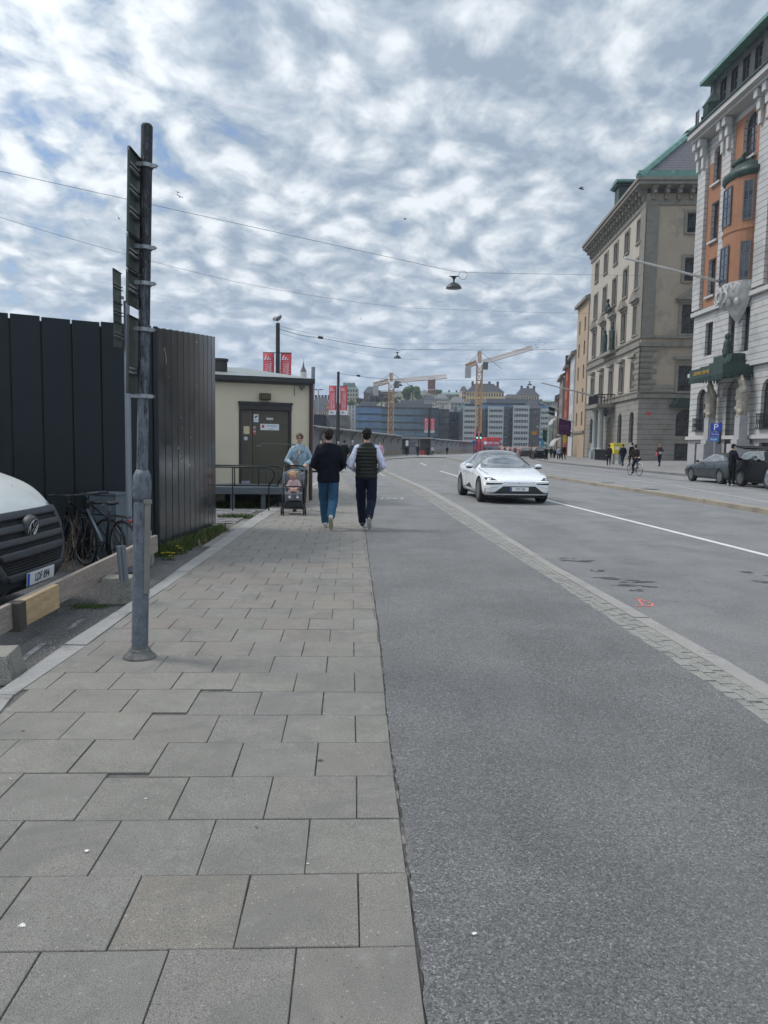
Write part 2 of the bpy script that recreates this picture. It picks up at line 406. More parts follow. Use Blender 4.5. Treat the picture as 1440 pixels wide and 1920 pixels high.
seam = [G(250, 1535), G(325, 1390), G(330, 1300)]
def slabs():
    vs, fs, tint = [], [], []
    rnd = random.Random(11)
    for row in range(-9, 100):
        s0 = s_base + RS*row; s1 = s0+RS
        ym = (s0+s1)/2
        xl0, xr0 = lerp_poly(KERB_IN, ym), lerp_poly(EDGE, ym)
        off = 0 if row % 2 == 0 else .5
        tl, tr = Vector((xl0, ym, 0)).dot(ST), Vector((xr0, ym, 0)).dot(ST)
        k0 = math.floor((tl-t_base)/RW-1.5); k1 = math.ceil((tr-t_base)/RW+1.5)
        rowtint = rnd.uniform(.985, 1.015)
        for k in range(k0, k1):
            t0 = t_base+RW*(k+off); t1 = t0+RW; g = .0022
            ds = 0; oldp = False
            if 2.75 < ym < 4.75 and (t0+t1)/2 < -1.02 + (ym-2.8)*.10:      # older relaid patch left of the seam
                oldp = True; ds = .045
            jit = lambda: rnd.uniform(-.0018, .0018)
            da = ds if s0 > 2.95 else 0; db = ds if s1 < 4.6 else 0
            rect = [(t0+g+jit(), s0+g+da+jit()), (t1-g+jit(), s0+g+da+jit()), (t1-g+jit(), s1-g+db+jit()), (t0+g+jit(), s1-g+db+jit())]
            P = [((ST*a+SD*b).x, (ST*a+SD*b).y) for a, b in rect]
            ya, yb = s0-.3, s1+.3
            P = clip(P, (lerp_poly(EDGE, ya)-.012, ya), (lerp_poly(EDGE, yb)-.012, yb), True)
            if len(P) >= 3: P = clip(P, (lerp_poly(KERB_IN, ya)+.006, ya), (lerp_poly(KERB_IN, yb)+.006, yb), False)
            if len(P) < 3: continue
            ar = abs(sum(P[i][0]*P[(i+1) % len(P)][1]-P[(i+1) % len(P)][0]*P[i][1] for i in range(len(P))))/2
            if ar < .0015: continue
            z = rnd.uniform(-.0018, .0018); tx, ty = rnd.uniform(-.004, .004), rnd.uniform(-.004, .004)
            cx = sum(p[0] for p in P)/len(P); cy = sum(p[1] for p in P)/len(P)
            zt = lambda p: z+(p[0]-cx)*tx+(p[1]-cy)*ty
            b0 = len(vs); n = len(P)
            vs += [(p[0], p[1], -.03) for p in P]
            vs += [(p[0], p[1], zt(p)-.003) for p in P]
            vs += [(p[0]+(cx-p[0])*.012, p[1]+(cy-p[1])*.012, zt(p)) for p in P]
            q = rnd.uniform(.965, 1.03)*rowtint; col = (q, q*rnd.uniform(.985, 1.01), q*rnd.uniform(.97, 1.02))
            if oldp and (ym > 3.15 or t0 < -1.5): q = rnd.uniform(1.03, 1.12); col = (q, q*1.0, q*.965)
            if rnd.random() < .06: col = (col[0]*1.02, col[1]*.985, col[2]*.97)
            if 5.5 < ym < 9.5 and rnd.random() < .35: col = (col[0]*1.035, col[1]*.99, col[2]*.975)
            if oldp and t0 < -2.02 and 4.1 < ym < 4.45: col = (1.42, 1.34, 1.12)
            for i in range(n):
                j = (i+1) % n
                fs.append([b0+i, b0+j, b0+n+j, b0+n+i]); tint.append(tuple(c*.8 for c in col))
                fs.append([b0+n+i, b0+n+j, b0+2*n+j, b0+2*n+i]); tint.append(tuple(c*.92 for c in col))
            fs.append([b0+2*n+i for i in range(n)]); tint.append(col)
    me = bpy.data.meshes.new('paving_slabs'); me.from_pydata(vs, [], fs); me.materials.append(M_SLAB)
    a = me.color_attributes.new('tint', 'FLOAT_COLOR', 'CORNER')
    for p, c in zip(me.polygons, tint):
        for li in p.loop_indices: a.data[li].color = c+(1,)
    bm = bmesh.new(); bm.from_mesh(me); bmesh.ops.recalc_face_normals(bm, faces=bm.faces); bm.to_mesh(me); bm.free()
    o = bpy.data.objects.new('pavement', me); COL.objects.link(o); tag(o, kind='structure')
slabs()
# granite edging on the left, in stones
def kerb_line(name, A, B, z, z0, m, step=1.0, gap=.006, kind='structure', skip=()):
    b = MB(); rnd = random.Random(3)
    y0, y1 = max(A[0][1], B[0][1]), min(A[-1][1], B[-1][1]); y = y0
    while y < y1-.01:
        e = min(y1, y+step*rnd.uniform(.85, 1.15)); dz = rnd.uniform(-.004, .004)
        q = [(lerp_poly(A, y+gap), y+gap), (lerp_poly(B, y+gap), y+gap), (lerp_poly(B, e-gap), e-gap), (lerp_poly(A, e-gap), e-gap)]
        b.prism(q, z0, z+dz); y = e
    return tag(b.build(name, m, bevel=.006), kind=kind)
kerb_line('kerb', KERB_OUT, KERB_IN, .004, -.2, M_GRANITE, 1.05)
KO2 = [(x-.17, y) for x, y in KERB_OUT]; KO2b = [(x-.01, y) for x, y in KERB_OUT]
sel = [p for p in zip(KO2, KO2b) if 8.5 < p[0][1] < 17]
if len(sel) > 1: kerb_line('kerb_backing', [a for a, _ in sel], [b for _, b in sel], -.022, -.2, mat('old_concrete_edge', (.20, .19, .17), .9, var=.2, vs=4, speck=.6, ss=160, bump=.5, world=True), 1.3)
# asphalt path (cycle track), ragged edge against the slabs
rnd = random.Random(5)
pe = []; y = -3.0
while y < 44: pe.append((lerp_poly(EDGE, y)+rnd.uniform(-.006, .008)-.004, y)); y += .035 if y < 6 else .25
pr = [(lerp_poly(COB_IN, min(p[1], 43.5))+.02, p[1]) for p in pe]
b = MB()
for i in range(len(pe)-1): b.poly([(pe[i][0], pe[i][1], -.002), (pr[i][0], pr[i][1], -.002), (pr[i+1][0], pr[i+1][1], -.002), (pe[i+1][0], pe[i+1][1], -.002)])
tag(b.build('cycle_path', M_PATH), kind='structure')
# far end of footway/path opens to a wide forecourt in front of the hoarding
sheet('forecourt', [(-30, 43.9), (-1.2, 43.9)] + [(x, y) for x, y in COB_OUT[8:]] + [(30, 119), (30, 150), (-60, 150)], -.006, M_PAVE)
# setts + granite band between path and road
M_SETT = mat('setts', (.262, .256, .228), .9, var=.16, vs=6, speck=.8, ss=200, bump=.8, bs=60, col2=(.20, .197, .178), patch=(4.0, .56), world=True)
def setts(name, A, B, z, rows=3, L=.13, ymax=30, seed=9):
    b = MB(); r_ = random.Random(seed); y = A[1][1]-3.0
    while y < ymax:
        for k in range(rows):
            l = L*r_.uniform(.8, 1.2); f0, f1 = k/rows, (k+1)/rows; oy = (k % 2)*L*.5+r_.uniform(-.01, .01)
            q = []
            for f, yy in ((f0, y+oy), (f1, y+oy), (f1, y+oy+L*.93), (f0, y+oy+L*.93)):
                xa, xb = lerp_poly(A, yy), lerp_poly(B, yy); ff = f+(.03 if f == f0 else -.03)/rows
                q.append((xa+(xb-xa)*ff, yy+r_.uniform(-.004, .004)))
            dz = r_.uniform(-.004, .003); b.prism(q, z-.05, z+dz)
        y += L
    return tag(b.build(name, M_SETT, bevel=.006), kind='structure')
MIDC = [(a[0]+(c[0]-a[0])*.64, a[1]+(c[1]-a[1])*.64) for a, c in zip(COB_IN, COB_OUT)]
setts('sett_band', COB_IN, MIDC, .0, 3, .115, 26)
strip('sett_bed', COB_IN, COB_OUT, -.008, mat('sett_joint', (.19, .183, .158), .95, var=.3, vs=8, speck=.8, ss=200, col2=(.14, .14, .10), patch=(5, .55), world=True))
kerb_line('road_kerb', [(x+.004, y) for x, y in MIDC], COB_OUT, .004, -.2, mat('road_kerb_granite', (.275, .262, .238), .82, var=.14, vs=3, speck=.7, ss=260, bump=.4, col2=(.20, .185, .165), patch=(3, .58), world=True), 1.2)
# carriageway, markings
strip('road', [(lerp_poly(COB_OUT, y), y) for y in (-3, 1, 5, 10, 16, 24, 32, 40, 50, 60, 80, 100, 116)], [(14, y) for y in (-3, 1, 5, 10, 16, 24, 32, 40, 50, 60, 80, 100, 116)], ZR, M_ROAD)
def line(name, pts, wd, z, m, dashes=None):
    b = MB()
    for i in range(len(pts)-1):
        a, c = Vector(pts[i]+(0,)), Vector(pts[i+1]+(0,)); n = (c-a).normalized(); n = Vector((n.y, -n.x, 0))*wd/2
        b.poly([(*(a-n).xy, z), (*(a+n).xy, z), (*(c+n).xy, z), (*(c-n).xy, z)])
    return tag(b.build(name, m), kind='structure')
LL = [(6.9, -3)] + [xy(G(*p, ZR)) for p in ((1440, 1042), (1250, 994), (1030, 939), (960, 922))]
line('lane_line', LL, .13, ZR+.004, M_WHITE)
for k, (a, c) in enumerate((((868, 896), (825, 883)), ((800, 873), (788, 868)))):
    line('lane_dash', [xy(G(*a, ZR)), xy(G(*c, ZR))], .13, ZR+.004, M_WHITE)
# median kerb (double with a rounded end) and the raised carriageway beyond
kin = [(x+.32, y) for x, y in MEDK]
kerb_line('median_kerb', MEDK, kin, .03, -.2, M_MEDK, 1.6)
tip = Vector((MEDK[-1][0], MEDK[-1][1], 0))
b = MB(); arc = []
for k in range(13):
    a = math.pi - math.pi*k/12; arc.append((tip.x+2.2+2.2*math.cos(a), tip.y+4.5*math.sin(a)))
for k in range(12):
    p, q = arc[k], arc[k+1]; pi_, qi = (tip.x+2.2+(p[0]-tip.x-2.2)*.86, tip.y+(p[1]-tip.y)*.90), (tip.x+2.2+(q[0]-tip.x-2.2)*.86, tip.y+(q[1]-tip.y)*.90)
    b.prism([p, q, qi, pi_], -.2, .03)
tag(b.build('median_kerb_end', M_MEDK), kind='structure')
ys = (-6, 8, 18, 30, 45, 57, 80, 100, 125)
strip('far_road', [(lerp_poly(MEDK, y)+.3, y) for y in ys], [(lerp_poly(RK, y)+.1, y) for y in ys], .012, M_FROAD)
line('far_road_line', [(12.6, 6), xy(G(1440, 941, .012)), xy(G(1270, 912, .012)), xy(G(1180, 899, .012)), xy(G(1030, 879, .012)), xy(G(960, 868, .012))], .10, .017, M_WHITE2)
line('far_rail_groove', [(15.2, 10), (14.6, 40), (14.7, 60), (15.6, 85)], .09, .017, mat('tar_seam', (.07, .07, .072), .7, world=True))
# red spray mark, bike symbol, tar stains, manhole on the road
M_SPRAY = mat('red_spray', (.75, .16, .12), .7, var=.2, vs=20, wear=(40, .56, (.16, .15, .15)), world=True)
def stroke(b, pts, wd, z):
    for p, q in zip(pts, pts[1:]):
        a, c = Vector((p[0], p[1], 0)), Vector((q[0], q[1], 0)); n = (c-a).normalized(); n = Vector((n.y, -n.x, 0))*wd/2
        b.poly([(*(a-n).xy, z), (*(a+n).xy, z), (*(c+n).xy, z), (*(c-n).xy, z)])
b = MB(); Z = ZR+.004
stroke(b, [xy(G(*p, Z)) for p in ((1190, 1136), (1222, 1136.5), (1224, 1132), (1196, 1122), (1205, 1134))], .022, Z)
tag(b.build('spray_mark', M_SPRAY), 'red sprayed zigzag surveying mark on the asphalt beside the sett band', 'spray mark')
b = MB(); Z = .002
pts = lambda L: [xy(G(*p, Z)) for p in L]
for cx in (722, 748):
    stroke(b, [xy(G(cx+7*math.cos(a*.7), 934.5+1.6*math.sin(a*.7), Z)) for a in range(10)], .07, Z)
stroke(b, pts([(722, 934.5), (729, 932.5), (741, 932.5), (748, 934.5)]), .07, Z); stroke(b, pts([(729, 932.5), (735, 935.5), (741, 932.5)]), .07, Z)
tag(b.build('cycle_symbol', M_WHITE2), kind='structure')
line('edge_line', [xy(G(*p, -.002)) for p in ((722, 893), (706, 885), (700, 878))], .10, .002, M_WHITE2)
M_TAR = mat('tar_stain', (.045, .046, .050), .55, var=.3, vs=8, world=True)
rnd = random.Random(21)
def blob_poly(cx, cy, rx, ry, z, rot=0):
    P = []
    for k in range(22):
        a = 2*math.pi*k/22; r_ = rnd.uniform(.45, 1.15); x, y = rx*r_*math.cos(a), ry*r_*math.sin(a)
        P.append((cx+x*math.cos(rot)-y*math.sin(rot), cy+x*math.sin(rot)+y*math.cos(rot), z))
    return P
b = MB(); zz = ZR+.0035
for (px, py, rx, ry) in ((1085, 1052, .30, .05), (1068, 1047, .16, .03), (1120, 1070, .12, .03), (1150, 1084, .26, .045), (1175, 1089, .34, .06), (1165, 1097, .16, .03), (1200, 1099, .22, .04), (1190, 1106, .12, .03), (1436, 1076, .30, .09), (1428, 1090, .14, .04)):
    for q in range(5):
        g = G(px, py, zz); b.poly(blob_poly(g.x+rnd.uniform(-rx, rx)*.8, g.y+rnd.uniform(-ry, ry)*2.2, rx*rnd.uniform(.2, .55), ry*rnd.uniform(.3, .9), zz+rnd.uniform(0, .0004)*0+q*.0002, rnd.uniform(-.5, .3)))
tag(b.build('tar_stain', M_TAR, merge=False), kind='structure')
b = MB(); rc = random.Random(6)
for (x, y, n_, dx, dy) in ((6.4, 16, 14, .16, .03), (3.4, 17, 18, -.01, .2), (7.6, 12, 12, .10, .12), (7.9, 24, 16, .03, .25)):
    P = [(x, y)]
    for _ in range(n_): P.append((P[-1][0]+dx+rc.uniform(-.05, .05), P[-1][1]+dy+rc.uniform(-.05, .05)))
    stroke(b, P, .008, ZR+.0033)
tag(b.build('road_cracks', M_TAR, merge=False), kind='structure')
for (px, py, w_) in ((1218, 917, .35), (1140, 905, .3)):
    g = G(px, py, .02); tag(MB().lathe([(0, .0), (w_, .0), (w_, .006), (0, .006)], (g.x, g.y, .014), 20).build('manhole_cover', mat('cast_iron', (.06, .06, .06), .6, .6, world=True)), 'round iron manhole cover set in the carriageway behind the median, %s' % ('beneath the parked sedan side' if px > 1200 else 'further up the street'), 'manhole cover', 'manhole covers in the road')
# right pavement rises to the building line
A = [(lerp_poly(RK, y)+.22, y) for y in (-6, 20, 45, 57, 80, 100, 125)]; Bq = [(30, y) for y in (-6, 20, 45, 57, 80, 100, 125)]
bq = MB()
for i in range(6):
    bq.poly([(A[i][0], A[i][1], .13), (27.5, A[i][1], .50), (27.5, A[i+1][1], .50), (A[i+1][0], A[i+1][1], .13)])
    bq.poly([(27.5, A[i][1], .50), (70, A[i][1], .50), (70, A[i+1][1], .50), (27.5, A[i+1][1], .50)])
tag(bq.build('right_pavement', M_PAVE), kind='structure')
kerb_line('right_kerb', RK[:-1], [(x+.24, y) for x, y in RK[:-1]], .135, -.1, mat('right_kerb_stone', (.15, .145, .14), .85, var=.2, vs=1, world=True), 2.0)
# chewing gum spots and bird droppings on the slabs
b = MB()
for px, py, r_ in ((163, 1595, .010), (42, 1735, .015), (577, 1619, .006), (273, 1497, .008), (343, 1166, .01), (890, 1750, .010), (20, 1460, .006)):
    g = G(px, py, .004); b.poly(blob_poly(g.x, g.y, r_, r_*.8, .0045))
tag(b.build('gum_spots', mat('gum', (.62, .60, .56), .7, world=True)), kind='structure')
b = MB()
for px, py, r_ in ((600, 1425, .018), (43, 1370, .012), (480, 1550, .008)):
    g = G(px, py, .004); b.poly(blob_poly(g.x, g.y, r_, r_*.7, .0045))
tag(b.build('dark_spots', mat('dark_gum', (.07, .065, .06), .7, world=True)), kind='structure')
# ------------------------------------------------------------------ shared paints
M_STEEL = mat('galvanised_steel', (.30, .32, .33), .45, .6, var=.12, vs=6)
M_BLACK = mat('black_metal', (.018, .019, .021), .45, .3, var=.2, vs=4)
M_RUB = mat('rubber', (.015, .015, .016), .8)
M_GLASS = mat('dark_glass', (.012, .015, .018), .08, 0, var=.3, vs=1, spec=.8)
M_CONC = mat('concrete_block', (.255, .240, .205), .9, var=.15, vs=5, speck=.7, ss=150, bump=.6, bs=90, col2=(.17, .165, .14), patch=(5, .55))
M_WOODN = mat('new_timber', (.42, .30, .165), .75, var=.16, vs=3, stretch=(9, .8, 9), speck=.3, ss=20, wear=(1.6, .66, (.22, .13, .06)))
M_WOODO = mat('weathered_timber', (.27, .225, .19), .85, var=.22, vs=3, stretch=(12, .9, 12), speck=.4, ss=25, wear=(2.0, .63, (.12, .10, .085)))
def chip_pole(t, co, c):
    st = t.n('ShaderNodeMapping', {'Vector': co, 'Scale': (1.3, 1.3, .22)}).outputs[0]
    z = t.n('ShaderNodeSeparateXYZ', {0: co}).outputs[2]
    n = t.math('ADD', t.noise(st, 30, 8, .78), t.ramp(z, [(0.0, .0), (1.0, 1.0)]) if False else t.math('MULTIPLY', t.math('SUBTRACT', z, 1.5), .075))
    c = t.mix(t.ramp(n, [(.49, 0.0), (.60, .95)]), c, (.014, .015, .018))
    n2 = t.noise(st, 60, 5, .7)
    return t.mix(t.ramp(n2, [(.64, 0.0), (.67, .7)]), c, (.34, .38, .44))
M_POLE = mat('peeling_pole_paint', (.115, .132, .155), .6, .15, var=.25, vs=14, custom=chip_pole, bump=.35, bs=60)
M_SIGNB = mat('sign_back_green', (.050, .062, .052), .5, .2, var=.15, vs=5, wear=(9, .66, (.09, .10, .09)))
M_SIGNF = mat('sign_face_grey', (.23, .24, .24), .5, .2)

# ------------------------------------------------------------------ sign post on the footway
base = G(262, 1232, 0)
post = empty('sign_post', (base.x, base.y, 0), 0, 'peeling grey steel post with overlapping sign plates, standing in the slab footway', 'sign post')
post.rotation_euler.y = .0265; post.scale.z = .976
lean = Vector((.0, .0, 1))
def PX(z): return (lean.x*z, 0, z)
b = MB(); b.tube([PX(.02), PX(1.14)], [.056, .053], 24); b.build('lower_pole', M_POLE, post, smooth=True, angle=40)
b = MB(); b.tube([PX(1.12), PX(1.16), PX(1.22), PX(1.30), PX(1.345)], [.054, .061, .063, .060, .040], 24); b.build('sleeve', M_POLE, post, smooth=True)
b = MB(); b.tube([PX(1.33), PX(3.66)], .0375, 24); b.tube([PX(3.65), PX(3.672)], [.0375, .030], 24); b.build('upper_pole', M_POLE, post, smooth=True, angle=40)
b = MB(); b.lathe([(.115, -.01), (.112, .012), (.080, .040), (.076, .046), (.074, .058), (.066, .066), (.060, .068), (.056, .09)], (0, 0, 0), 28)
b.build('foot_collar', mat('collar_iron', (.13, .13, .125), .85, .2, var=.2, vs=12, speck=.6, ss=200, bump=.6, bs=100, col2=(.19, .18, .16), patch=(7, .5)), post, smooth=True, angle=35)
b = MB(); b.box((.052, -.035, .80), (.040, .012, .66), 0, (0, 0, .4)); b.box((.054, -.045, 1.125), (.055, .02, .03), 0, (0, 0, .4)); b.build('cover_strip', mat('strip_steel', (.20, .20, .18), .55, .5, var=.15, vs=8), post, bevel=.003)
# the plates run back towards the camera from the left of the post, seen edge-on from behind
def plate(z0, z1, y0, y1, x, rails, name='sign_plate', label=None, lean_=0):
    b = MB(); b.bb(x-.003, y0, z0, x, y1, z1)
    b.bb(x, y0, z0, x+.012, y0+.004, z1); b.bb(x, y0, z1-.004, x+.014, y1, z1); b.bb(x, y0, z0, x+.014, y1, z0+.004)
    o = b.build(name, M_SIGNB, post)
    if label: o['label'] = label
    for zr in rails:
        r_ = MB(); r_.bb(x, y0+.004, zr-.022, x+.020, y1, zr-.018); r_.bb(x, y0+.004, zr+.018, x+.020, y1, zr+.022); r_.bb(x, y0+.006, zr-.018, x+.004, y1, zr+.018); r_.bb(x+.016, y0+.004, zr-.022, x+.020, y1, zr-.008); r_.bb(x+.016, y0+.004, zr+.008, x+.020, y1, zr+.022)
        r_.build('mounting_rail', M_SIGNF, o)
    return o
plate(2.915, 3.455, -.195, .06, -.056, (3.20, 3.06, 3.34), label='topmost dark sign plate with rails')
plate(2.685, 2.905, -.195, .06, -.056, (2.795,), label='small middle sign plate')
plate(2.45, 2.675, -.19, .06, -.058, (2.56,), label='sign plate below the small one')
plate(1.865, 2.385, -.16, .08, -.060, (2.02,), label='plain dark green lowest sign plate')
for z in (3.40, 2.86, 2.62, 2.31, 1.865-.01):
    b = MB(); b.lathe([(.044, z-.014), (.047, z-.012), (.047, z+.012), (.044, z+.014)], (PX(z)[0], 0, 0), 18)
    b.box((-.045+PX(z)[0], -.02, z), (.05, .045, .026)); b.box((.055+PX(z)[0], -.01, z), (.028, .022, .024)); b.tube([(.06+PX(z)[0], -.01, z), (.082+PX(z)[0], -.012, z)], .005, 6)
    b.build('clamp', M_STEEL, post)
for z in (3.455, 2.91, 2.68, 2.45):
    MB().box((-.051, -.19, z-.012), (.004, .012, .03)).build('rail_end', M_STEEL, post)

# second, slimmer post beyond the timber barrier
p2 = G(238, 1010, -.05); Yp = 8.6; q = D(239, 745, Yp)
sp2 = empty('signpost', (q.x, q.y, -.05), 0, 'slim light-grey sign post behind the timber barrier, in front of the dark cladding', 'sign post')
MB().tube([(0, 0, 0), (.005, 0, 3.13)], .034, 16).build('pole', mat('grey_post_paint', (.20, .225, .25), .5, .3, var=.1), sp2, smooth=True, angle=40)
zt = D(230, 513, Yp).z+.05; zb = D(230, 655, Yp).z+.05
for k, (a, c) in enumerate(((zb, zb+(zt-zb)*.325), (zb+(zt-zb)*.33, zb+(zt-zb)*.585), (zb+(zt-zb)*.59, zt))):
    b = MB(); x = -.052; b.bb(x-.003, -.26, a, x, .0, c); b.bb(x, -.26, c-.004, x+.014, 0, c); b.bb(x, -.26, a, x+.014, 0, a+.004); o = b.build('sign_plate', M_SIGNB, sp2)
    zm = (a+c)/2; MB().bb(x, -.255, zm-.02, x+.018, .02, zm-.014).bb(x, -.255, zm+.014, x+.018, .02, zm+.02).build('mounting_rail', M_SIGNF, o)
MB().bb(-.05, -.03, zt-.28, -.03, .03, zt-.25).build('bracket', M_STEEL, sp2); MB().bb(-.05, -.03, zb+.1, -.03, .03, zb+.13).build('bracket', M_STEEL, sp2)

# ------------------------------------------------------------------ dark clad kiosk with rounded end
def scratch(t, co, c):
    st = t.n('ShaderNodeMapping', {'Vector': co, 'Scale': (1, 1, .55)}).outputs[0]
    n = t.noise(st, 5.5, 6, .75, 1.2); z = t.n('ShaderNodeSeparateXYZ', {0: co}).outputs[2]
    c = t.mix(t.ramp(t.noise(t.n('ShaderNodeMapping', {'Vector': co, 'Scale': (6, 6, .5)}).outputs[0], 1.4, 3), [(.3, 0.0), (.75, .45)]), c, tuple(1.55*x for x in (.022, .026, .030)))
    return t.mix(t.ramp(n, [(.66, 0.0), (.672, .85)]), c, (.42, .42, .40))
M_CLAD = mat('dark_cladding', (.0130, .0185, .0210), .45, .0, var=.08, vs=2, spec=.25, bump=.02, bs=2)
M_CLADR = mat('scuffed_cladding', (.034, .035, .036), .17, .05, var=.14, vs=1.2, custom=scratch, spec=.55, bump=.03, bs=1.6)
corner = G(297, 1040, -.05)
ZTOP = 3.22
def onz(px, py, z):  # point on the level of the kiosk's roof edge
    return G(px, py, z)
c0 = corner.copy(); L0 = onz(0, 586, ZTOP); zt_c = D(298, 613, c0.y).z
ZTOP = zt_c
L0 = onz(0, 586, ZTOP); dl = (L0-Vector((c0.x, c0.y, ZTOP))); dl.z = 0; dl.normalize()
kiosk = empty('clad_building', (0, 0, 0), 0, 'windowless dark building clad in tall vertical metal panels, beside the kerb', 'kiosk')
rend = D(412, 978, 13.4); rend.z = 0
right_path = [Vector((c0.x, c0.y, 0))]
P0, P1 = Vector((c0.x+.01, c0.y+.02, 0)), Vector((rend.x+.01, rend.y-.35, 0))
n = 11
bul = Vector((1, 0, 0))
rp = [P0.lerp(P1, i/n) + bul*(.03*math.sin(math.pi*i/n)) for i in range(n+1)]
rp += [P1+Vector((-.06, .20, 0)), P1+Vector((-.22, .38, 0)), P1+Vector((-.45, .52, 0)), P1+Vector((-.9, .68, 0))]
def panel(a, b_, m, z0, z1, thick=.045, gap=.008, name='panel', top=None):
    d = (b_-a); d.z = 0; L = d.length; d.normalize(); nrm = Vector((d.y, -d.x, 0))
    b = MB(); a2, b2 = a+d*gap, b_-d*gap
    b.prism([(a2.x, a2.y), (b2.x, b2.y), ((b2-nrm*thick).x, (b2-nrm*thick).y), ((a2-nrm*thick).x, (a2-nrm*thick).y)], z0, z1)
    return b.build(name, m, kiosk, bevel=.006)
rnd = random.Random(2)
NP = 22
for k in range(NP):
    a = Vector((c0.x, c0.y, 0))+dl*(.355*(k+1)-.0); e = Vector((c0.x, c0.y, 0))+dl*(.355*k+.0)
    if k == 0: e = e+dl*.05
    panel(a, e, M_CLAD, -.03, ZTOP+rnd.uniform(-.006, .006), gap=.010)
for i in range(len(rp)-1):
    zc_ = ZTOP + (.05+.20*i/14 if i else .02)*0
    fr_ = min(1, max(0, (rp[i].y-c0.y)/(13.4-c0.y)))
    panel(rp[i], rp[i+1], M_CLADR, -.02+.16*fr_, ZTOP+(3.36-ZTOP)*fr_, gap=.009)
# core behind the panels, roof
cpts = [Vector((c0.x, c0.y, 0))+dl*.355*NP] + [Vector((c0.x, c0.y, 0))] + rp[1:]
back = [Vector((rp[-1].x-5, rp[-1].y+.8, 0)), Vector((cpts[0].x, rp[-1].y+.5, 0))]
ctr = Vector((-5.5, 12.6, 0))
ins = [(p+(ctr-p).normalized()*.05) for p in cpts]+back
MB().prism([(p.x, p.y) for p in ins], .02, ZTOP-.05).build('core', M_BLACK, kiosk)
b = MB(); g = D(425, 690, 16.0)
# corner trim
MB().prism([(c0.x-.03, c0.y-.03), (c0.x+.015, c0.y-.02), (c0.x+.02, c0.y+.02), (c0.x-.03, c0.y+.01)], -.03, ZTOP+.004).build('corner_trim', M_CLAD, kiosk)
# narrow opening trim strip further along
# ------------------------------------------------------------------ cream substation building
M_CREAM = mat('cream_render', (.58, .52, .385), .9, var=.05, vs=1.5, bump=.25, bs=90, wear=(5, .715, (.22, .20, .16)), speck=.15, ss=90)
M_OLIVE = mat('olive_door_paint', (.070, .060, .038), .45, var=.12, vs=3, wear=(12, .735, (.30, .30, .28)))
M_FELT = mat('roofing_metal', (.23, .25, .24), .5, .3, var=.12, vs=2)
M_DTRIM = mat('dark_trim', (.020, .020, .018), .5)
YB = 19.4
TH = R(21); wr = D(579, 915, 19.9); ux_ = Vector((math.cos(TH), math.sin(TH), 0)); wl = wr-ux_*2.35; wl.z = 0
nb_ = Vector((math.sin(TH), -math.cos(TH), 0))
def wallp(px, py, off=0.0):       # point of the photo on the front wall of the building
    d = ray(px, py); t_ = (Vector((wr.x, wr.y, H))-Vector((0, 0, H))).dot(nb_)/d.dot(nb_); return d*t_+Vector((0, 0, H))
TLz = wallp(417, 703).z; TRz = wallp(576, 722).z
bo_ = wr-ux_*4.2
def lx(px, py): p = wallp(px, py); return (p-bo_).dot(ux_)
bld = empty('substation_building', (bo_.x, bo_.y, 0), TH, 'low cream rendered utility building with an olive metal door and flat roof', 'building')
W_ = 4.2; zf = wallp(500, 912).z                # door threshold level
dx0, dx1 = lx(448, 840), lx(546, 840); dzt = wallp(497, 757).z
zr = (TLz+TRz)/2
b = MB()
b.bb(0, 0, 0, dx0, .25, zr); b.bb(dx1, 0, 0, W_, .25, zr); b.bb(dx0, 0, dzt, dx1, .25, zr); b.bb(dx0, 0, 0, dx1, .25, zf)
b.bb(W_-.25, .25, 0, W_, 6.5, zr); b.bb(0, .25, 0, .25, 6.5, zr); b.bb(.25, 6.25, 0, W_-.25, 6.5, zr)
b.build('wall', M_CREAM, bld, merge=False)
b = MB(); b.bb(-.2, -.18, zr+.02, W_+.06, 6.7, zr+.06); b.bb(-.2, -.22, zr-.05, W_+.09, -.17, zr+.07); b.bb(W_+.03, -.17, zr-.05, W_+.09, 6.7, zr+.07); rf = b.build('roof', M_DTRIM, bld)
b = MB(); b.poly([(-.15, -.2, zr+.075), (W_+.06, -.2, zr+.075), (W_-1.2, 3, zr+.58), (-.15, 3, zr+.58)]); b.poly([(W_+.06, -.2, zr+.075), (W_+.06, 6.6, zr+.075), (W_-1.2, 3, zr+.58)]); b.build('roof_sheet', M_FELT, rf)
b = MB(); b.bb(0, -.06, zr-.10, W_+.02, -.004, zr-.03); b.build('fascia', mat('grey_fascia', (.12, .12, .11), .7), bld)
# downpipe in dark red at the right corner
MB().tube([(W_+.04, -.05, zr-.1), (W_+.04, -.05, 0.05)], .045, 10).bb(W_+.02, .0, .02, W_+.10, .16, zr-.05).build('downpipe', mat('oxblood_paint', (.065, .026, .026), .5), bld)
# door: fixed left leaf and wide right leaf
fr = MB(); fr.bb(dx0, -.02, zf, dx0+.06, .06, dzt); fr.bb(dx1-.06, -.02, zf, dx1, .06, dzt); fr.bb(dx0, -.06, dzt-.16, dx1, .06, dzt+.02); fr.bb(dx0-.02, -.09, dzt-.02, dx1+.02, .0, dzt+.04)
fr.build('door_frame', M_DTRIM, bld)
xs = dx0+.06+(dx1-dx0)*.22
dl_ = MB().bb(dx0+.06, .03, zf+.01, xs-.006, .07, dzt-.16).build('door', M_OLIVE, bld, bevel=.004)
dr_ = MB().bb(xs+.006, .03, zf+.01, dx1-.06, .07, dzt-.16).build('door', M_OLIVE, bld, bevel=.004)
MB().tube([(xs+.09, .03, zf+1.05), (xs+.09, -.03, zf+1.05), (xs+.22, -.03, zf+1.04)], .011, 8).build('handle', M_STEEL, dr_)
def dz(px, py): return lx(px, py), wallp(px, py).z
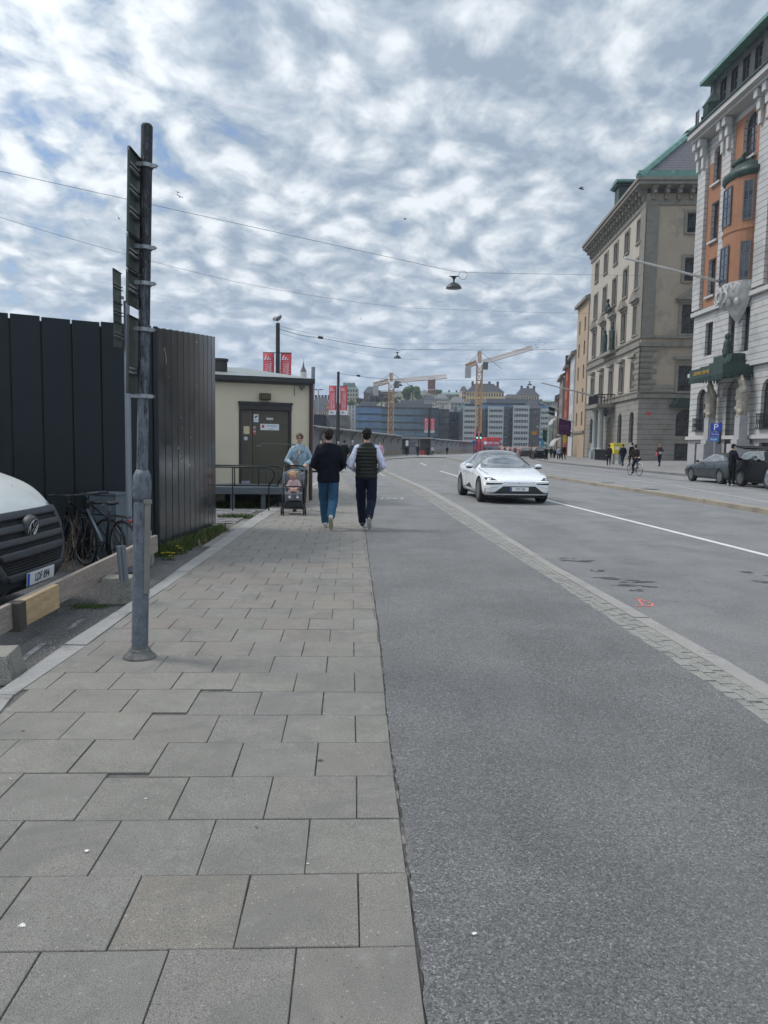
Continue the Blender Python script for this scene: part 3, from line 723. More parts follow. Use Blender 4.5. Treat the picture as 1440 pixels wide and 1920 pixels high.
def sticker(parent, px0, py0, px1, py1, m, name, th=.004, y=.026):
    x0, z1 = dz(px0, py0); x1, z0 = dz(px1, py1)
    return MB().bb(x0, y-th, z0, x1, y, z1).build(name, m, parent)
M_WHT = mat('white_sign', (.62, .66, .68), .4, var=.04); M_RED = mat('sign_red', (.48, .05, .06), .45); M_CRM = mat('cream_sticker', (.52, .45, .28), .6)
s1 = sticker(dr_, 488.5, 794.5, 523.5, 807, M_WHT, 'notice_sign')
x, z = dz(493.5, 799)
MB().prism([(x+.06*math.cos(a)*.6, z+.06*math.sin(a)*(.62 if a < 3.2 else .8)) for a in [i*math.pi/8 for i in range(16)]], .017, .021, axis='y').build('shield', M_RED, s1)
x, z = dz(510, 798.5); text_mesh('lettering', 'Stationsnätet', .048, mat('ink', (.02, .02, .02), .5), s1, T(x, .020, z) @ RX(90), .001)
x, z = dz(509, 804.6); text_mesh('lettering', 'Elutrymme', .032, MATS['ink'], s1, T(x, .020, z) @ RX(90), .001)
s2 = sticker(dr_, 476, 776.5, 485, 791.5, M_WHT, 'camera_notice')
x, z = dz(480.5, 781); MB().box((x, .019, z), (.075, .004, .035), 0, (0, -.5, 0)).box((x-.012, .019, z-.035), (.012, .004, .05)).build('camera_mark', MATS['ink'], s2)
x, z = dz(480.5, 787.5); text_mesh('lettering', 'CCTV', .036, mat('teal_ink', (.05, .20, .24), .5), s2, T(x, .020, z) @ RX(90), .001)
sticker(dr_, 500, 783, 512.5, 787.5, mat('pale_label', (.45, .47, .46), .5), 'label_plate')
for k in range(4): sticker(dr_, 475, 799.5+k*3.8, 480, 803+k*3.8, M_RED if k % 2 else mat('grey_sticker', (.35, .33, .33), .5), 'sticker')
sticker(dl_, 457, 799, 468, 814, M_CRM, 'notice_card')
x, z = dz(461, 822); MB().lathe([(0, .018), (.052, .018), (.052, .026), (0, .026)], (x, 0, z), 18, axis='y').build('round_sticker', mat('lilac_sticker', (.50, .48, .55), .5), dl_)
sticker(dl_, 450.5, 901.5, 469, 908, mat('vent_plate', (.26, .28, .32), .5), 'vent_plate')
# floodlight above the door
x, z = dz(495.5, 744); b = MB(); b.box((x, -.10, z), (.27, .20, .17)); b.box((x, -.21, z-.01), (.24, .02, .13)); b.build('wall_lamp', mat('bronze_lamp', (.055, .046, .018), .35, .3), bld, bevel=.012)
x, z = dz(563, 727); b = MB(); b.bb(x-.03, -.10, z-.02, x+.10, -.02, z+.04); b.tube([(x+.03, -.06, z-.02), (x+.03, -.06, z-.07)], .02, 8); b.tube([(x-.16, -.02, z+.05), (x-.16, -.02, z-.22)], .008, 6); b.build('conduit_box', MATS['grey_fascia'], bld)
MB().lathe([(.19, 0), (.19, .26), (.22, .27), (.22, .33), (0, .35)], (lx(424, 670), 1.0, wallp(425, 694).z+.05), 20).build('roof_vent', M_DTRIM, bld, smooth=True, angle=40)
# raised timber deck with railing in front of the door
deck_y = YB-1.75
dk = empty('entrance_deck', (D(405, 915, deck_y).x-1.5, deck_y-.2, 0), R(6), 'raised grey timber entrance deck on short posts in front of the cream building', 'deck')
M_DECK = mat('deck_timber', (.115, .135, .145), .8, var=.2, vs=3, stretch=(1, 6, 6))
LD = D(556, 915, deck_y).x-dk.location.x
zd = D(480, 914, deck_y).z
b = MB()
for k in range(11): b.bb(0, k*.155, zd-.03, LD, k*.155+.145, zd)
b.build('deck_boards', M_DECK, dk)
MB().bb(0, -.05, zd-.16, LD+.02, -.004, zd-.004).build('edge_beam', M_DECK, dk)
for x in (1.9, 2.62, LD-.05): MB().bb(x-.05, .0, -.05, x+.05, .10, zd-.035).build('leg', M_DECK, dk)
MB().bb(0, 1.5, -.05, LD, 1.6, zd-.04).build('back_skirt', M_DTRIM, dk)
M_RAIL = mat('railing_green_black', (.022, .028, .026), .45, .3)
def railing(x0, px_end, Y, ztop, zmid, zb, posts, label, scroll=.16):
    e = D(px_end, 900, Y); rr_ = empty('railing', (x0, Y, 0), 0, label, 'railing')
    L = e.x-x0
    pth = [(0, 0, ztop), (L-.02, 0, ztop)]
    for k in range(1, 9):
        a = R(90-k*17); pth.append((L-.02+scroll*.9*math.cos(a), 0, ztop-scroll+scroll*math.sin(a)))
    pth += [(L+.06, 0, ztop-scroll*2.0), (L, 0, ztop-scroll*2.6)]
    MB().tube(pth, .020, 8).build('handrail', M_RAIL, rr_, smooth=True)
    MB().tube([(0, 0, zmid), (L, 0, zmid)], .014, 8).build('mid_rail', M_RAIL, rr_, smooth=True)
    for px in posts:
        x = D(px, 900, Y).x-x0; MB().tube([(x, 0, zb), (x, 0, ztop)], .017, 8).build('post', M_RAIL, rr_, smooth=True)
    return rr_
Yr = G(504, 957, 0).y
zt1, zm1 = D(460, 876, Yr).z, D(460, 910, Yr).z
railing(D(405, 900, Yr).x-.3, 504, Yr, zt1, zm1, -.03, (436, 504), 'nearer black tubular railing beside the kerb, ending in a curled handrail')
Yr2 = Yr+1.15
railing(D(405, 900, Yr2).x-.3, 521, Yr2, D(500, 874, Yr2).z, D(500, 911, Yr2).z, -.05, (440, 521), 'farther black railing with curled end, behind the first and against the deck')
rl = empty('ramp_rail', (D(485, 840, YB-.75).x, YB-.75, zd), R(12), 'dark olive tubular guard rail standing on the deck across the metal door', 'railing')
x1 = D(572, 840, YB-.5).x-rl.location.x
MB().tube([(0, 0, 0), (0, 0, .93), (.03, 0, 1.0), (.10, 0, 1.03), (x1, 0, 1.02), (x1, 0, 0)], .017, 8).build('top_rail', mat('olive_rail', (.085, .085, .06), .5), rl, smooth=True)
MB().tube([(0, 0, .35), (x1, 0, .35)], .012, 8).build('mid_rail', MATS['olive_rail'], rl)

# cobbled apron between kiosk and railing
A_ = [(-5.2, 13.4), (-5.2, 17.9)]; B_ = [(lerp_poly(KERB_OUT, 13.4)-.2, 13.4), (lerp_poly(KERB_OUT, 17.9)-.02, 17.9)]
b = MB(); r_ = random.Random(4); y = 14.3
while y < 17.3:
    x = -5.2; xe = lerp_poly(KERB_OUT, y)-.03-(.17 if y < 17 else 0)
    while x < xe-.04:
        l = min(r_.uniform(.12, .2), xe-x); b.prism([(x, y), (x+l-.014, y), (x+l-.014, y+.105), (x, y+.105)], -.10, -.018+r_.uniform(-.012, .006)); x += l
    y += .118
tag(b.build('cobbled_apron', mat('apron_setts', (.24, .235, .225), .9, var=.25, vs=5, speck=.7, ss=160, bump=.7, world=True), bevel=.008), kind='structure')
sheet('apron_bed', [(-6, 13.2), (lerp_poly(KERB_OUT, 13.2)-.01, 13.2), (lerp_poly(KERB_OUT, 18)-.01, 18), (-2.5, 24), (-6, 24)], -.045, M_JOINT)

# ------------------------------------------------------------------ grass, weeds and dandelions
def leafmat(name, c): return mat(name, c, .6, var=.35, vs=9, spec=.3)
M_GR = leafmat('grass_blades', (.060, .095, .022)); M_GR2 = leafmat('dry_grass', (.13, .125, .05))
def grass(name, pts, n, h, m, seed=1, wd=.006, spread=.05):
    r_ = random.Random(seed); b = MB()
    for k in range(n):
        i = r_.randrange(len(pts)-1) if len(pts) > 1 else 0
        a = Vector(pts[i]); c = Vector(pts[min(i+1, len(pts)-1)]); p = a.lerp(c, r_.random())+Vector((r_.gauss(0, spread), r_.gauss(0, spread), 0))
        hh = h*r_.uniform(.4, 1.2); a_ = r_.uniform(0, 6.28); ln = Vector((math.cos(a_), math.sin(a_), 0))*hh*r_.uniform(.1, .8); w2 = Vector((-math.sin(a_), math.cos(a_), 0))*wd*r_.uniform(.6, 1.4)
        m1 = p+ln*.35+Vector((0, 0, hh*.6)); t_ = p+ln+Vector((0, 0, hh))
        b.poly([p-w2, p+w2, m1+w2*.8, m1-w2*.8]); b.poly([m1-w2*.8, m1+w2*.8, t_])
    return tag(b.build(name, m, merge=False), kind='stuff')
gl = [(p.x+.10, p.y, -.05) for p in rp[:12]]
gl2 = [(-2.98, 10.1, -.05), (-3.05, 11.2, -.05), (-3.06, 12.5, -.05), (-3.1, 14.2, -.05)]
grass('grass', gl, 2600, .16, M_GR, 1, spread=.05)
grass('grass', [(c0.x+.02, c0.y-.25, -.05), (c0.x+.18, c0.y+.3, -.05)], 900, .14, M_GR, 2, spread=.07)
grass('grass', [(c0.x-.35, c0.y-.3, -.05), (c0.x+.0, c0.y-.15, -.05)], 700, .12, M_GR, 12, spread=.08)
grass('grass', [(p[0]+.03, p[1], -.05) for p in gl], 1200, .11, M_GR2, 3, spread=.07)
gg = G(440, 972, -.04); grass('grass', [(gg.x-.3, gg.y, -.04), (gg.x+.25, gg.y+.2, -.04)], 700, .09, M_GR, 4, spread=.12)
gg = G(165, 1138, -.05); grass('grass', [(gg.x-.12, gg.y, -.05), (gg.x+.14, gg.y+.02, -.05)], 600, .018, M_GR, 5, wd=.004, spread=.05)
grass('grass', [(-5.2, Yr2+.2, -.05), (-2.9, Yr2+.15, -.05)], 2200, .16, M_GR, 6, spread=.12)
M_DAN = mat('dandelion_yellow', (.80, .56, .01), .7, var=.2, vs=30)
def dandelion(px, py, Y, r_=.018, lab=''):
    p = D(px, py, Y); o = empty('dandelion', (p.x, p.y, -.05), random.uniform(0, 6), lab, 'dandelion', 'dandelions in flower in the grass')
    h = max(.05, p.z+.05); b = MB(); b.tube([(0, 0, 0), (.006, 0, h*.6), (0, 0, h)], .0022, 5)
    for k in range(5):
        a = k*1.26; d = Vector((math.cos(a), math.sin(a), 0)); n_ = Vector((-d.y, d.x, 0))*.012
        b.poly([(0, 0, .002), tuple(d*.05+n_+Vector((0, 0, .03))), tuple(d*.10+Vector((0, 0, .02))), tuple(d*.05-n_+Vector((0, 0, .03)))])
    b.build('stem', M_GR, o)
    f = MB()
    for ring, rr2, zz_ in ((0, r_, 0), (1, r_*.72, .004), (2, r_*.4, .007)):
        for k in range(14):
            a = k*2*math.pi/14+ring*.2; d = Vector((math.cos(a), math.sin(a), 0)); n_ = Vector((-d.y, d.x, 0))*r_*.2
            f.poly([(0, 0, h+zz_-.003), tuple(d*rr2*.7+n_+Vector((0, 0, h+zz_+.003))), tuple(d*rr2+Vector((0, 0, h+zz_+.001))), tuple(d*rr2*.7-n_+Vector((0, 0, h+zz_+.003)))])
    f.build('flower_head', M_DAN, o)
dl_spots = [(305, 1037, 'at the foot of the dark building corner, leftmost of its cluster'), (315, 1036, 'second from the left in the cluster by the dark building corner'), (325, 1037, 'bright, third in the cluster by the dark building corner'), (319, 1045, 'lowest of the cluster by the dark building corner'), (336, 1028, 'standing a little right of the cluster by the building corner'), (316, 1032, 'half hidden behind the cluster by the building corner'), (332, 1024, 'small and highest, farthest along the dark building wall')]
for k, (px, py, s_) in enumerate(dl_spots): dandelion(px, py, c0.y-.42+(.5 if k > 3 else 0), .032, 'yellow dandelion '+s_)
for px, s_ in ((507, 'left one of the pair'), (513.5, 'right one of the pair')): dandelion(px, 935, Yr2+.1, .03, 'yellow dandelion in the grass under the deck edge, '+s_)

# ------------------------------------------------------------------ timber barrier on concrete blocks
def block(px, py, sx, sy, sz, rz, label, z=-.05, grp='concrete blocks of the timber barrier'):
    p = G(px, py, z); o = MB().box((0, 0, sz/2), (sx, sy, sz), 0, None, .80).build('concrete_block', M_CONC, bevel=.012)
    o.location = (p.x, p.y, z); o.rotation_euler = (0, 0, rz); return tag(o, label, 'concrete block', grp)
block(224, 1128, .33, .30, .25, .12, 'weathered concrete block just left of the peeling post, under the plank')
block(-24, 1272, .40, .36, .18, .2, 'broken concrete block half outside the left picture edge, below the timber')
block(262, 1058, .34, .32, .42, .2, 'tall tapered concrete block behind the peeling post at the plank end')
bx = -2.50
pb = D(283, 1045, 8.9); pa = G(-60, 1185, -.05)
# plank ends in space
A1 = Vector((-2.60, 4.45, .13)); A2 = Vector((-2.72, 8.75, .15))
def fitplank(px0, py0, Y0, px1, py1, Y1): return D(px0, py0, Y0), D(px1, py1, Y1)
a, c = fitplank(20, 1130, 5.55, 292, 1003, 8.7)
a = a + (a-c)*.35
brr = empty('timber_barrier', (a.x, a.y, 0), 0, 'long weathered timber plank barrier with a newer yellow board, running in front of the van', 'barrier')
def plank(p, q, hgt, th, m, name, zoff=0, xoff=0, parent=brr, l2=None):
    d = (q-p); L = d.length; d.normalize(); s_ = Vector((d.y, -d.x, 0)).normalized(); u = s_.cross(d)
    M = Matrix((( s_.x, d.x, u.x, 0), (s_.y, d.y, u.y, 0), (s_.z, d.z, u.z, 0), (0, 0, 0, 1)))
    o = MB().bb(-th/2+xoff, 0, -hgt+zoff, th/2+xoff, L, zoff).build(name, m, parent, bevel=.004)
    o.matrix_local = T(*(p-brr.location)) @ M; return o
plank(a, c, .195, .045, M_WOODO, 'long_plank')
dq = (c-a).normalized(); p_ = D(35, 1123, 5.62); e_ = D(104, 1088, 6.15)
qq = a+dq*((e_-a).dot(dq)); q0 = a+dq*((p_-a).dot(dq))
plank(q0, qq, .20, .05, M_WOODN, 'front_board', .004, .052)
plank(q0-dq*.10, q0, .22, .10, mat('dark_timber_end', (.06, .055, .045), .9), 'end_cleat', 0, .03)
# steel bracket post standing on the block
pp = D(229, 1085, 7.0)
sb = MB().tube([(0, 0, 0), (0, 0, .34)], .030, 12).bb(.03, -.03, .0, .05, .03, .34).bb(-.04, -.04, 0, .06, .04, .01).build('barrier_post', mat('bracket_steel', (.16, .18, .195), .55, .4), brr, smooth=True, angle=40)
sb.location = Vector((pp.x+.02, pp.y-.05, pp.z-.02))-brr.location; sb.rotation_euler = (0, R(-4), 0)
# grey electric cabinet against the cladding
cb = D(182, 930, 9.55); cz = D(182, 923, 9.55).z
cab = empty('electric_cabinet', (D(168, 1000, 9.55).x, 9.55, -.05), -.28+.0, 'grey metal electric cabinet behind the parked bicycles, against the dark cladding', 'cabinet')
wcab = .40; hcab = cz+.05
M_CAB = mat('cabinet_grey', (.125, .155, .175), .45, .2, var=.08, vs=4)
MB().bb(0, 0, .0, wcab, .30, hcab-.03).build('housing', M_CAB, cab, bevel=.006)
MB().bb(-.015, -.02, hcab-.03, wcab+.015, .32, hcab).build('lid', M_CAB, cab, bevel=.006)
dd = MB().bb(.02, -.012, .12, wcab-.02, -.002, hcab-.05).build('door', M_CAB, cab, bevel=.003)
MB().lathe([(0, -.03), (.012, -.03), (.014, -.012)], (wcab*.55, 0, hcab-.16), 12, axis='y').build('lock', M_STEEL, dd)
# parking bay lines at left
line('bay_line', [xy(G(40, 1237, -.05)), xy(G(83, 1205, -.05))], .05, -.051, M_BAY)
line('bay_line', [xy(G(128, 1180, -.05)), xy(G(155, 1160, -.05))], .05, -.051, M_BAY)
# dry twigs beside the van
b = MB(); r_ = random.Random(8); g0 = D(128, 1020, 8.8)
for k in range(14):
    x, y = r_.uniform(-.12, .12), r_.uniform(-.1, .1); P_ = [(x, y, 0)]
    for s_ in range(4): P_.append((P_[-1][0]+r_.uniform(-.07, .07), P_[-1][1]+r_.uniform(-.05, .05), P_[-1][2]+r_.uniform(.12, .22)))
    b.tube(P_, [.005, .004, .003, .002, .001], 5)
o = b.build('dry_shrub', mat('dry_twig', (.20, .14, .085), .9)); o.location = (g0.x, g0.y, -.05); tag(o, 'bare dry shrub of thin brown twigs between the van and the parked bicycle', 'shrub')
# ------------------------------------------------------------------ vehicles
M_TYRE = mat('tyre', (.014, .014, .015), .85); M_RIM = mat('dark_rim', (.20, .205, .21), .35, .8); M_RIMS = mat('silver_rim', (.42, .43, .44), .3, .9)
M_PLASTIC = mat('black_plastic', (.020, .021, .023), .55); M_CHROME = mat('chrome', (.6, .6, .62), .12, 1.0)
M_LAMP = mat('lamp_lens', (.55, .58, .60), .1, .3, spec=1.0); M_TAIL = mat('tail_lens', (.25, .01, .012), .15, spec=.8)
M_PLATE = mat('plate_white', (.72, .73, .72), .4, var=.02); M_BLUE = mat('plate_blue', (.02, .08, .50), .4); M_INK = mat('plate_ink', (.012, .012, .014), .5)
M_WIND = mat('windscreen', (.045, .055, .056), .03, 0, var=.5, vs=2.2, spec=1.0, coat=1.0)
def number_plate(parent, M, txt, w=.52, h=.112, name='number_plate'):
    o = MB().bb(-w/2, -.004, -h/2, w/2, 0, h/2).build(name, M_PLATE, parent, bevel=.003); o.matrix_local = M
    MB().bb(-w/2+.004, -.006, -h/2+.004, -w/2+.046, -.0045, h/2-.004).build('blue_band', M_BLUE, o)
    text_mesh('characters', txt, h*.86, M_INK, o, T(.025, -.0055, -.002) @ RX(90), .001, sx=.80, bold=h*.006)
    return o
def wheel(parent, x, y, r, w=.235, side=1, rim=M_RIM, spokes=5, turbine=False):
    M = T(x, y, r) @ (Matrix.Identity(4) if side > 0 else RZ(180))
    ty = MB().lathe([(r*.66, -w/2), (r*.93, -w/2), (r, -w/2+.03), (r, w/2-.03), (r*.93, w/2), (r*.66, w/2), (r*.66, -w/2)], (0, 0, 0), 40, axis='x').build('wheel', M_TYRE, parent, smooth=True, angle=35); ty.matrix_local = M
    b = MB(); b.lathe([(r*.68, w/2-.005), (r*.63, w/2-.002), (r*.60, w/2-.05)], (0, 0, 0), 40, axis='x'); b.lathe([(0, w/2-.03), (r*.14, w/2-.03), (r*.17, w/2-.05)], (0, 0, 0), 16, axis='x')
    for k in range(spokes*(2 if turbine else 1)):
        a = 2*math.pi*k/(spokes*(2 if turbine else 1)); Q = Matrix.Rotation(a, 3, 'X')
        P = [(w/2-.05, -r*.05, r*.10), (w/2-.05, r*.05, r*.10), (w/2-.015, r*(.05 if turbine else .085), r*.63), (w/2-.015, -r*(.05 if turbine else .085), r*.63)]
        P2 = [(p[0]-.03, p[1], p[2]) for p in P]
        b.poly([Q @ Vector(p) for p in P]);
        for i in range(4): b.poly([Q @ Vector(p) for p in (P[i], P[(i+1) % 4], P2[(i+1) % 4], P2[i])])
    b.build('rim', rim, ty, smooth=True, angle=30)
    MB().lathe([(0, w/2-.075), (r*.62, w/2-.075), (r*.62, -w/2+.02), (0, -w/2+.02)], (0, 0, 0), 24, axis='x').build('brake_drum', M_PLASTIC, ty)
    return ty
def car_body(name, parent, stations, m, zb=.20, wheels=(), wr=.36, W=.93, sub=2, arch=.05):
    """stations: (y, halfwidth, z_shoulder, z_belt, cabin) ; cabin = None (bonnet/boot, z_belt = deck height) or (roof z, roof halfwidth)"""
    b = MB(); rows = []
    for st in stations:
        y, w, zs, zbelt, cabin = st[:5]; zl = st[5] if len(st) > 5 else zb
        P = [(0, zl), (w*.70, zl), (w*.93, zl+.03), (w*.985, zl+.14), (w, zl+.55*(zs-zl)), (w*.995, zs), (w*.955, zbelt)]
        if cabin is None: P += [(w*.88, zbelt+.020), (w*.72, zbelt+.035), (w*.40, zbelt+.055), (0, zbelt+.062)]
        else:
            zr_, rw = cabin; P += [(w*.93+(rw-w*.93)*.45, zbelt+(zr_-zbelt)*.48), (rw, zr_-.045), (rw*.72, zr_+.0), (0, zr_+.022)]
        rows.append([Vector((p[0], y, p[1])) for p in P])
    n = len(rows[0])
    for i in range(len(rows)-1):
        for j in range(n-1):
            for sg in (1, -1):
                q = [rows[i][j], rows[i+1][j], rows[i+1][j+1], rows[i][j+1]]
                b.poly([Vector((v.x*sg, v.y, v.z)) for v in q])
    for row in (rows[0], rows[-1]):
        for j in range(1, n-1):
            k = n-1
        # close the end with quads between mirrored sides
        for j in range(n-1):
            a, c = row[j], row[j+1]
            if a.x < 1e-6 and c.x < 1e-6: continue
            if a.x < 1e-6: b.poly([a, c, Vector((-c.x, c.y, c.z))])
            elif c.x < 1e-6: b.poly([a, c, Vector((-a.x, a.y, a.z))])
            else: b.poly([a, c, Vector((-c.x, c.y, c.z)), Vector((-a.x, a.y, a.z))])
    o = b.build(name, [m, M_PLASTIC], parent, smooth=True)
    md = o.modifiers.new('s', 'SUBSURF'); md.levels = sub; md.render_levels = sub
    bake(o)
    cutters = []
    for (y, r_) in wheels:
        for sg in (1, -1):
            cu = MB().lathe([(0, -.25), (r_, -.25), (r_, .25), (0, .25)], (sg*(W-.06+.1), y, wr), 36, axis='x').build('cut', [m, M_PLASTIC], parent)
            for p in cu.data.polygons: p.material_index = 1
            md = o.modifiers.new('b', 'BOOLEAN'); md.operation = 'DIFFERENCE'; md.object = cu; md.solver = 'EXACT'; cutters.append(cu)
    if cutters:
        bake(o)
        for cu in cutters: bpy.data.objects.remove(cu)
    o.data.polygons.foreach_set('use_smooth', [True]*len(o.data.polygons)); o.data.set_sharp_from_angle(angle=R(40))
    return o
def mirror_pts(P): return [(-a, c) for a, c in P][::-1]

# --- white electric car coming towards us (front = -y locally)
M_EVW = mat('ev_white', (.74, .75, .75), .22, 0, var=.02, coat=.8, spec=.6)
ev = empty('car', (3.62, 23.45, ZR), R(4.5), 'white electric fastback car with black glass roof driving towards the camera', 'car')
EV = [(-2.40, .62, .50, .56, None, .30), (-2.36, .80, .52, .63, None, .26), (-2.22, .93, .56, .71, None, .20), (-1.90, .985, .62, .80, None, .18), (-1.45, 1.0, .68, .87, None, .18), (-1.02, 1.0, .72, .925, None, .18), (-.78, 1.0, .74, .945, (1.02, .76), .18),
      (-.30, .995, .76, .97, (1.30, .62), .18), (.20, .99, .77, .98, (1.475, .585), .18), (.75, .985, .78, .99, (1.50, .585), .18), (1.25, .98, .80, 1.01, (1.44, .57), .18), (1.75, .97, .83, 1.04, (1.29, .56), .18), (2.15, .95, .86, 1.05, (1.12, .60), .22), (2.33, .90, .80, 1.0, None, .30), (2.40, .76, .72, .92, None, .40)]
body = car_body('body', ev, EV, M_EVW, wheels=((-1.50, .405), (1.50, .405)), wr=.36, W=1.0)
bv = bvh_of(body)
patch(bv, [(-.79, .985), (.79, .985), (.60, 1.425), (-.60, 1.425)], 'y', -1, 'windscreen', M_WIND, ev, .008, .05)
patch(bv, [(-.55, -.12), (.55, -.12), (.55, .9), (.50, 1.65), (-.50, 1.65), (-.55, .9)], 'z', 1, 'glass_roof', mat('roof_glass', (.02, .021, .024), .06, coat=1.0), ev, .010, .06)
SW = [(-.66, .99), (.1, 1.02), (.85, 1.04), (1.50, 1.12), (1.15, 1.31), (.75, 1.40), (.15, 1.40), (-.15, 1.31)]
for sd in (1, -1):
    wn = patch(bv, SW, 'x', sd, 'side_window', M_WIND, ev, .012, .05)
    MBp = [(.42, 1.02), (.50, 1.02), (.50, 1.41), (.42, 1.41)]
    patch(bv, MBp, 'x', sd, 'pillar', M_PLASTIC, wn, .016, .05)
    patch(bv, [(-1.02, .24), (1.02, .24), (1.02, .36), (.75, .34), (.30, .42), (-.20, .52), (-.55, .33), (-1.02, .34)], 'x', sd, 'side_cladding', M_PLASTIC, ev, .006, .10)
    hl = [(.93*sd, .735), (.76*sd, .745), (.60*sd, .655), (.36*sd, .640), (.40*sd, .615), (.66*sd, .610), (.90*sd, .655)]
    patch(bv, hl if sd < 0 else hl[::-1], 'y', -1, 'headlight', mat('headlight_housing', (.045, .048, .05), .15, .2), ev, .005, .04)
    dr = [(.90*sd, .665), (.58*sd, .658), (.37*sd, .643), (.37*sd, .628), (.60*sd, .630), (.93*sd, .640)]
    lt = patch(bv, dr, 'y', -1, 'light_blade', mat('daylight_led', (.85, .85, .84), .3, emit=((1, .98, .92), .12)), ev, .010, .04)
    lb = [(.95*sd, .60), (.42*sd, .60), (.44*sd, .618), (.95*sd, .618)]
    patch(bv, lb, 'y', -1, 'light_blade', MATS['daylight_led'], ev, .010, .04)
    lc = [(.945*sd, .50), (.915*sd, .50), (.905*sd, .60), (.945*sd, .60)]
    patch(bv, lc, 'y', -1, 'light_blade', MATS['daylight_led'], ev, .010, .03)
    ld = [(.90*sd, .545), (.52*sd, .560), (.46*sd, .60), (.90*sd, .60)]
    patch(bv, ld, 'y', -1, 'lower_lamp', mat('smoked_lens', (.015, .015, .016), .2), ev, .007, .04)
    ups = [(.89*sd, .675), (.79*sd, .675), (.77*sd, .728), (.82*sd, .730)]
    patch(bv, ups, 'y', -1, 'headlight_lens', M_LAMP, ev, .009, .03)
    b = MB(); b.ell((sd*1.075, -.52, 1.03), (.115, .06, .07), 14); b.box((sd*.985, -.50, .985), (.10, .05, .03)); mi = b.build('mirror', M_EVW, ev, smooth=True)
    MB().ell((sd*1.075, -.515, 1.0), (.113, .062, .055), 14).build('mirror_underside', M_PLASTIC, mi, smooth=True)
    MB().bb(sd*.985-.004, -.05, .83, sd*.985+.016, .14, .85).build('door_handle', M_EVW, ev); MB().bb(sd*.985-.004, .78, .84, sd*.985+.016, .97, .86).build('door_handle', M_EVW, ev)
    b = MB()
    for yy in (-.86, .46, 1.28): b.poly([(sd*1.0, yy, .42), (sd*1.0, yy+.008, .42), (sd*.985, yy+.008, .97), (sd*.985, yy, .97)])
patch(bv, [(-.82, .30), (.82, .30), (.66, .36), (.46, .51), (-.46, .51), (-.66, .36)], 'y', -1, 'lower_grille', M_PLASTIC, ev, .008, .05)
patch(bv, [(-.96, .24), (.96, .24), (.96, .315), (.62, .335), (-.62, .335), (-.96, .315)], 'y', -1, 'front_bumper', M_PLASTIC, ev, .012, .05)
MB().bb(-.52, -2.425, .275, .52, -2.40, .292).bb(-.60, -2.42, .285, -.50, -2.395, .30).bb(.50, -2.42, .285, .60, -2.395, .30).build('splitter', M_CHROME, ev)
number_plate(ev, T(0, -2.425, .430), 'YHY 695', .52, .112)
M_GAP = mat('shut_line', (.05, .05, .05), .8)
for sd in (1, -1):
    for L_ in ([(sd*.86, -.80), (sd*.88, -1.25), (sd*.80, -1.90), (sd*.785, -1.90), (sd*.862, -1.25), (sd*.842, -.80)],): patch(bv, L_, 'z', 1, 'shut_line', M_GAP, ev, .004, .05)
    for yy in (-.78, .47): patch(bv, [(yy, .40), (yy+.014, .40), (yy+.014, .96), (yy, .96)], 'x', sd, 'shut_line', M_GAP, ev, .004, .05)
    patch(bv, [(-.72, .955), (1.3, 1.03), (1.3, 1.045), (-.72, .975)], 'x', sd, 'belt_line', M_GAP, ev, .005, .05)
    patch(bv, [(sd*.62, .49), (sd*.93, .44), (sd*.93, .30), (sd*.915, .30), (sd*.915, .43), (sd*.62, .478)], 'y', -1, 'bumper_crease', mat('crease_grey', (.30, .31, .31), .5), ev, .004, .04)
patch(bv, [(-.36, .60), (.36, .60), (.36, .608), (-.36, .608)], 'y', -1, 'nose_line', MATS['crease_grey'], ev, .004, .05)
MB().ell((0, -2.385, .60), (.03, .02, .02), 10).build('front_camera', M_PLASTIC, ev)
MB().tube([(-.55, -.80, .985), (-.1, -.84, .995), (.05, -.78, 1.03)], .012, 6).tube([(.55, -.80, .985), (.1, -.88, .985)], .012, 6).build('wiper', M_PLASTIC, ev)
for y in (-1.50, 1.50):
    for sd in (1, -1): wheel(ev, sd*.885, y, .36, .24, sd, M_RIM, 5)
MB().bb(-.8, -2.2, .17, .8, 2.2, .19).build('underbody', M_PLASTIC, ev)

# --- white delivery van, nose towards the street
M_VANW = mat('van_white', (.66, .67, .63), .35, 0, var=.04, vs=2, coat=.3, wear=(7, .74, (.35, .34, .31)))
M_VPL = mat('van_grey_plastic', (.034, .038, .043), .6, var=.12, vs=6, wear=(9, .70, (.12, .125, .13)))
van = empty('delivery_van', (-3.10, 6.52, -.04), R(90), 'white delivery van with large dark ribbed grille, nose against the timber barrier', 'van')
# local: front = -y (towards the street), x: positive = away up the street... mapped by the rotation
VN = [(-.02, .48, .40, .52, None, .30), (.02, .66, .46, .62, None, .26), (.08, .76, .55, .78, None, .24), (.20, .85, .62, .95, None, .24), (.38, .92, .70, 1.10, None, .24), (.65, .965, .80, 1.19, None, .24), (.95, .99, .88, 1.28, None, .24),
      (1.12, .99, .92, 1.32, (1.45, .86), .24), (1.55, .99, .95, 1.36, (2.0, .80), .24), (1.9, .99, .98, 1.38, (2.30, .80), .24), (2.3, .99, 1.0, 1.40, (2.42, .82), .24), (4.0, .99, 1.0, 1.4, (2.45, .84), .24), (5.2, .99, 1.0, 1.4, (2.45, .84), .24), (5.28, .97, 1.0, 1.4, (2.42, .82), .3)]
vb = car_body('body', van, VN, M_VANW, wheels=((.98, .42), (4.1, .42)), wr=.34, W=.99)
vv = bvh_of(vb)
patch(vv, [(-.78, 1.36), (.78, 1.36), (.72, 2.10), (-.72, 2.10)], 'y', -1, 'windscreen', M_WIND, van, .008, .1)
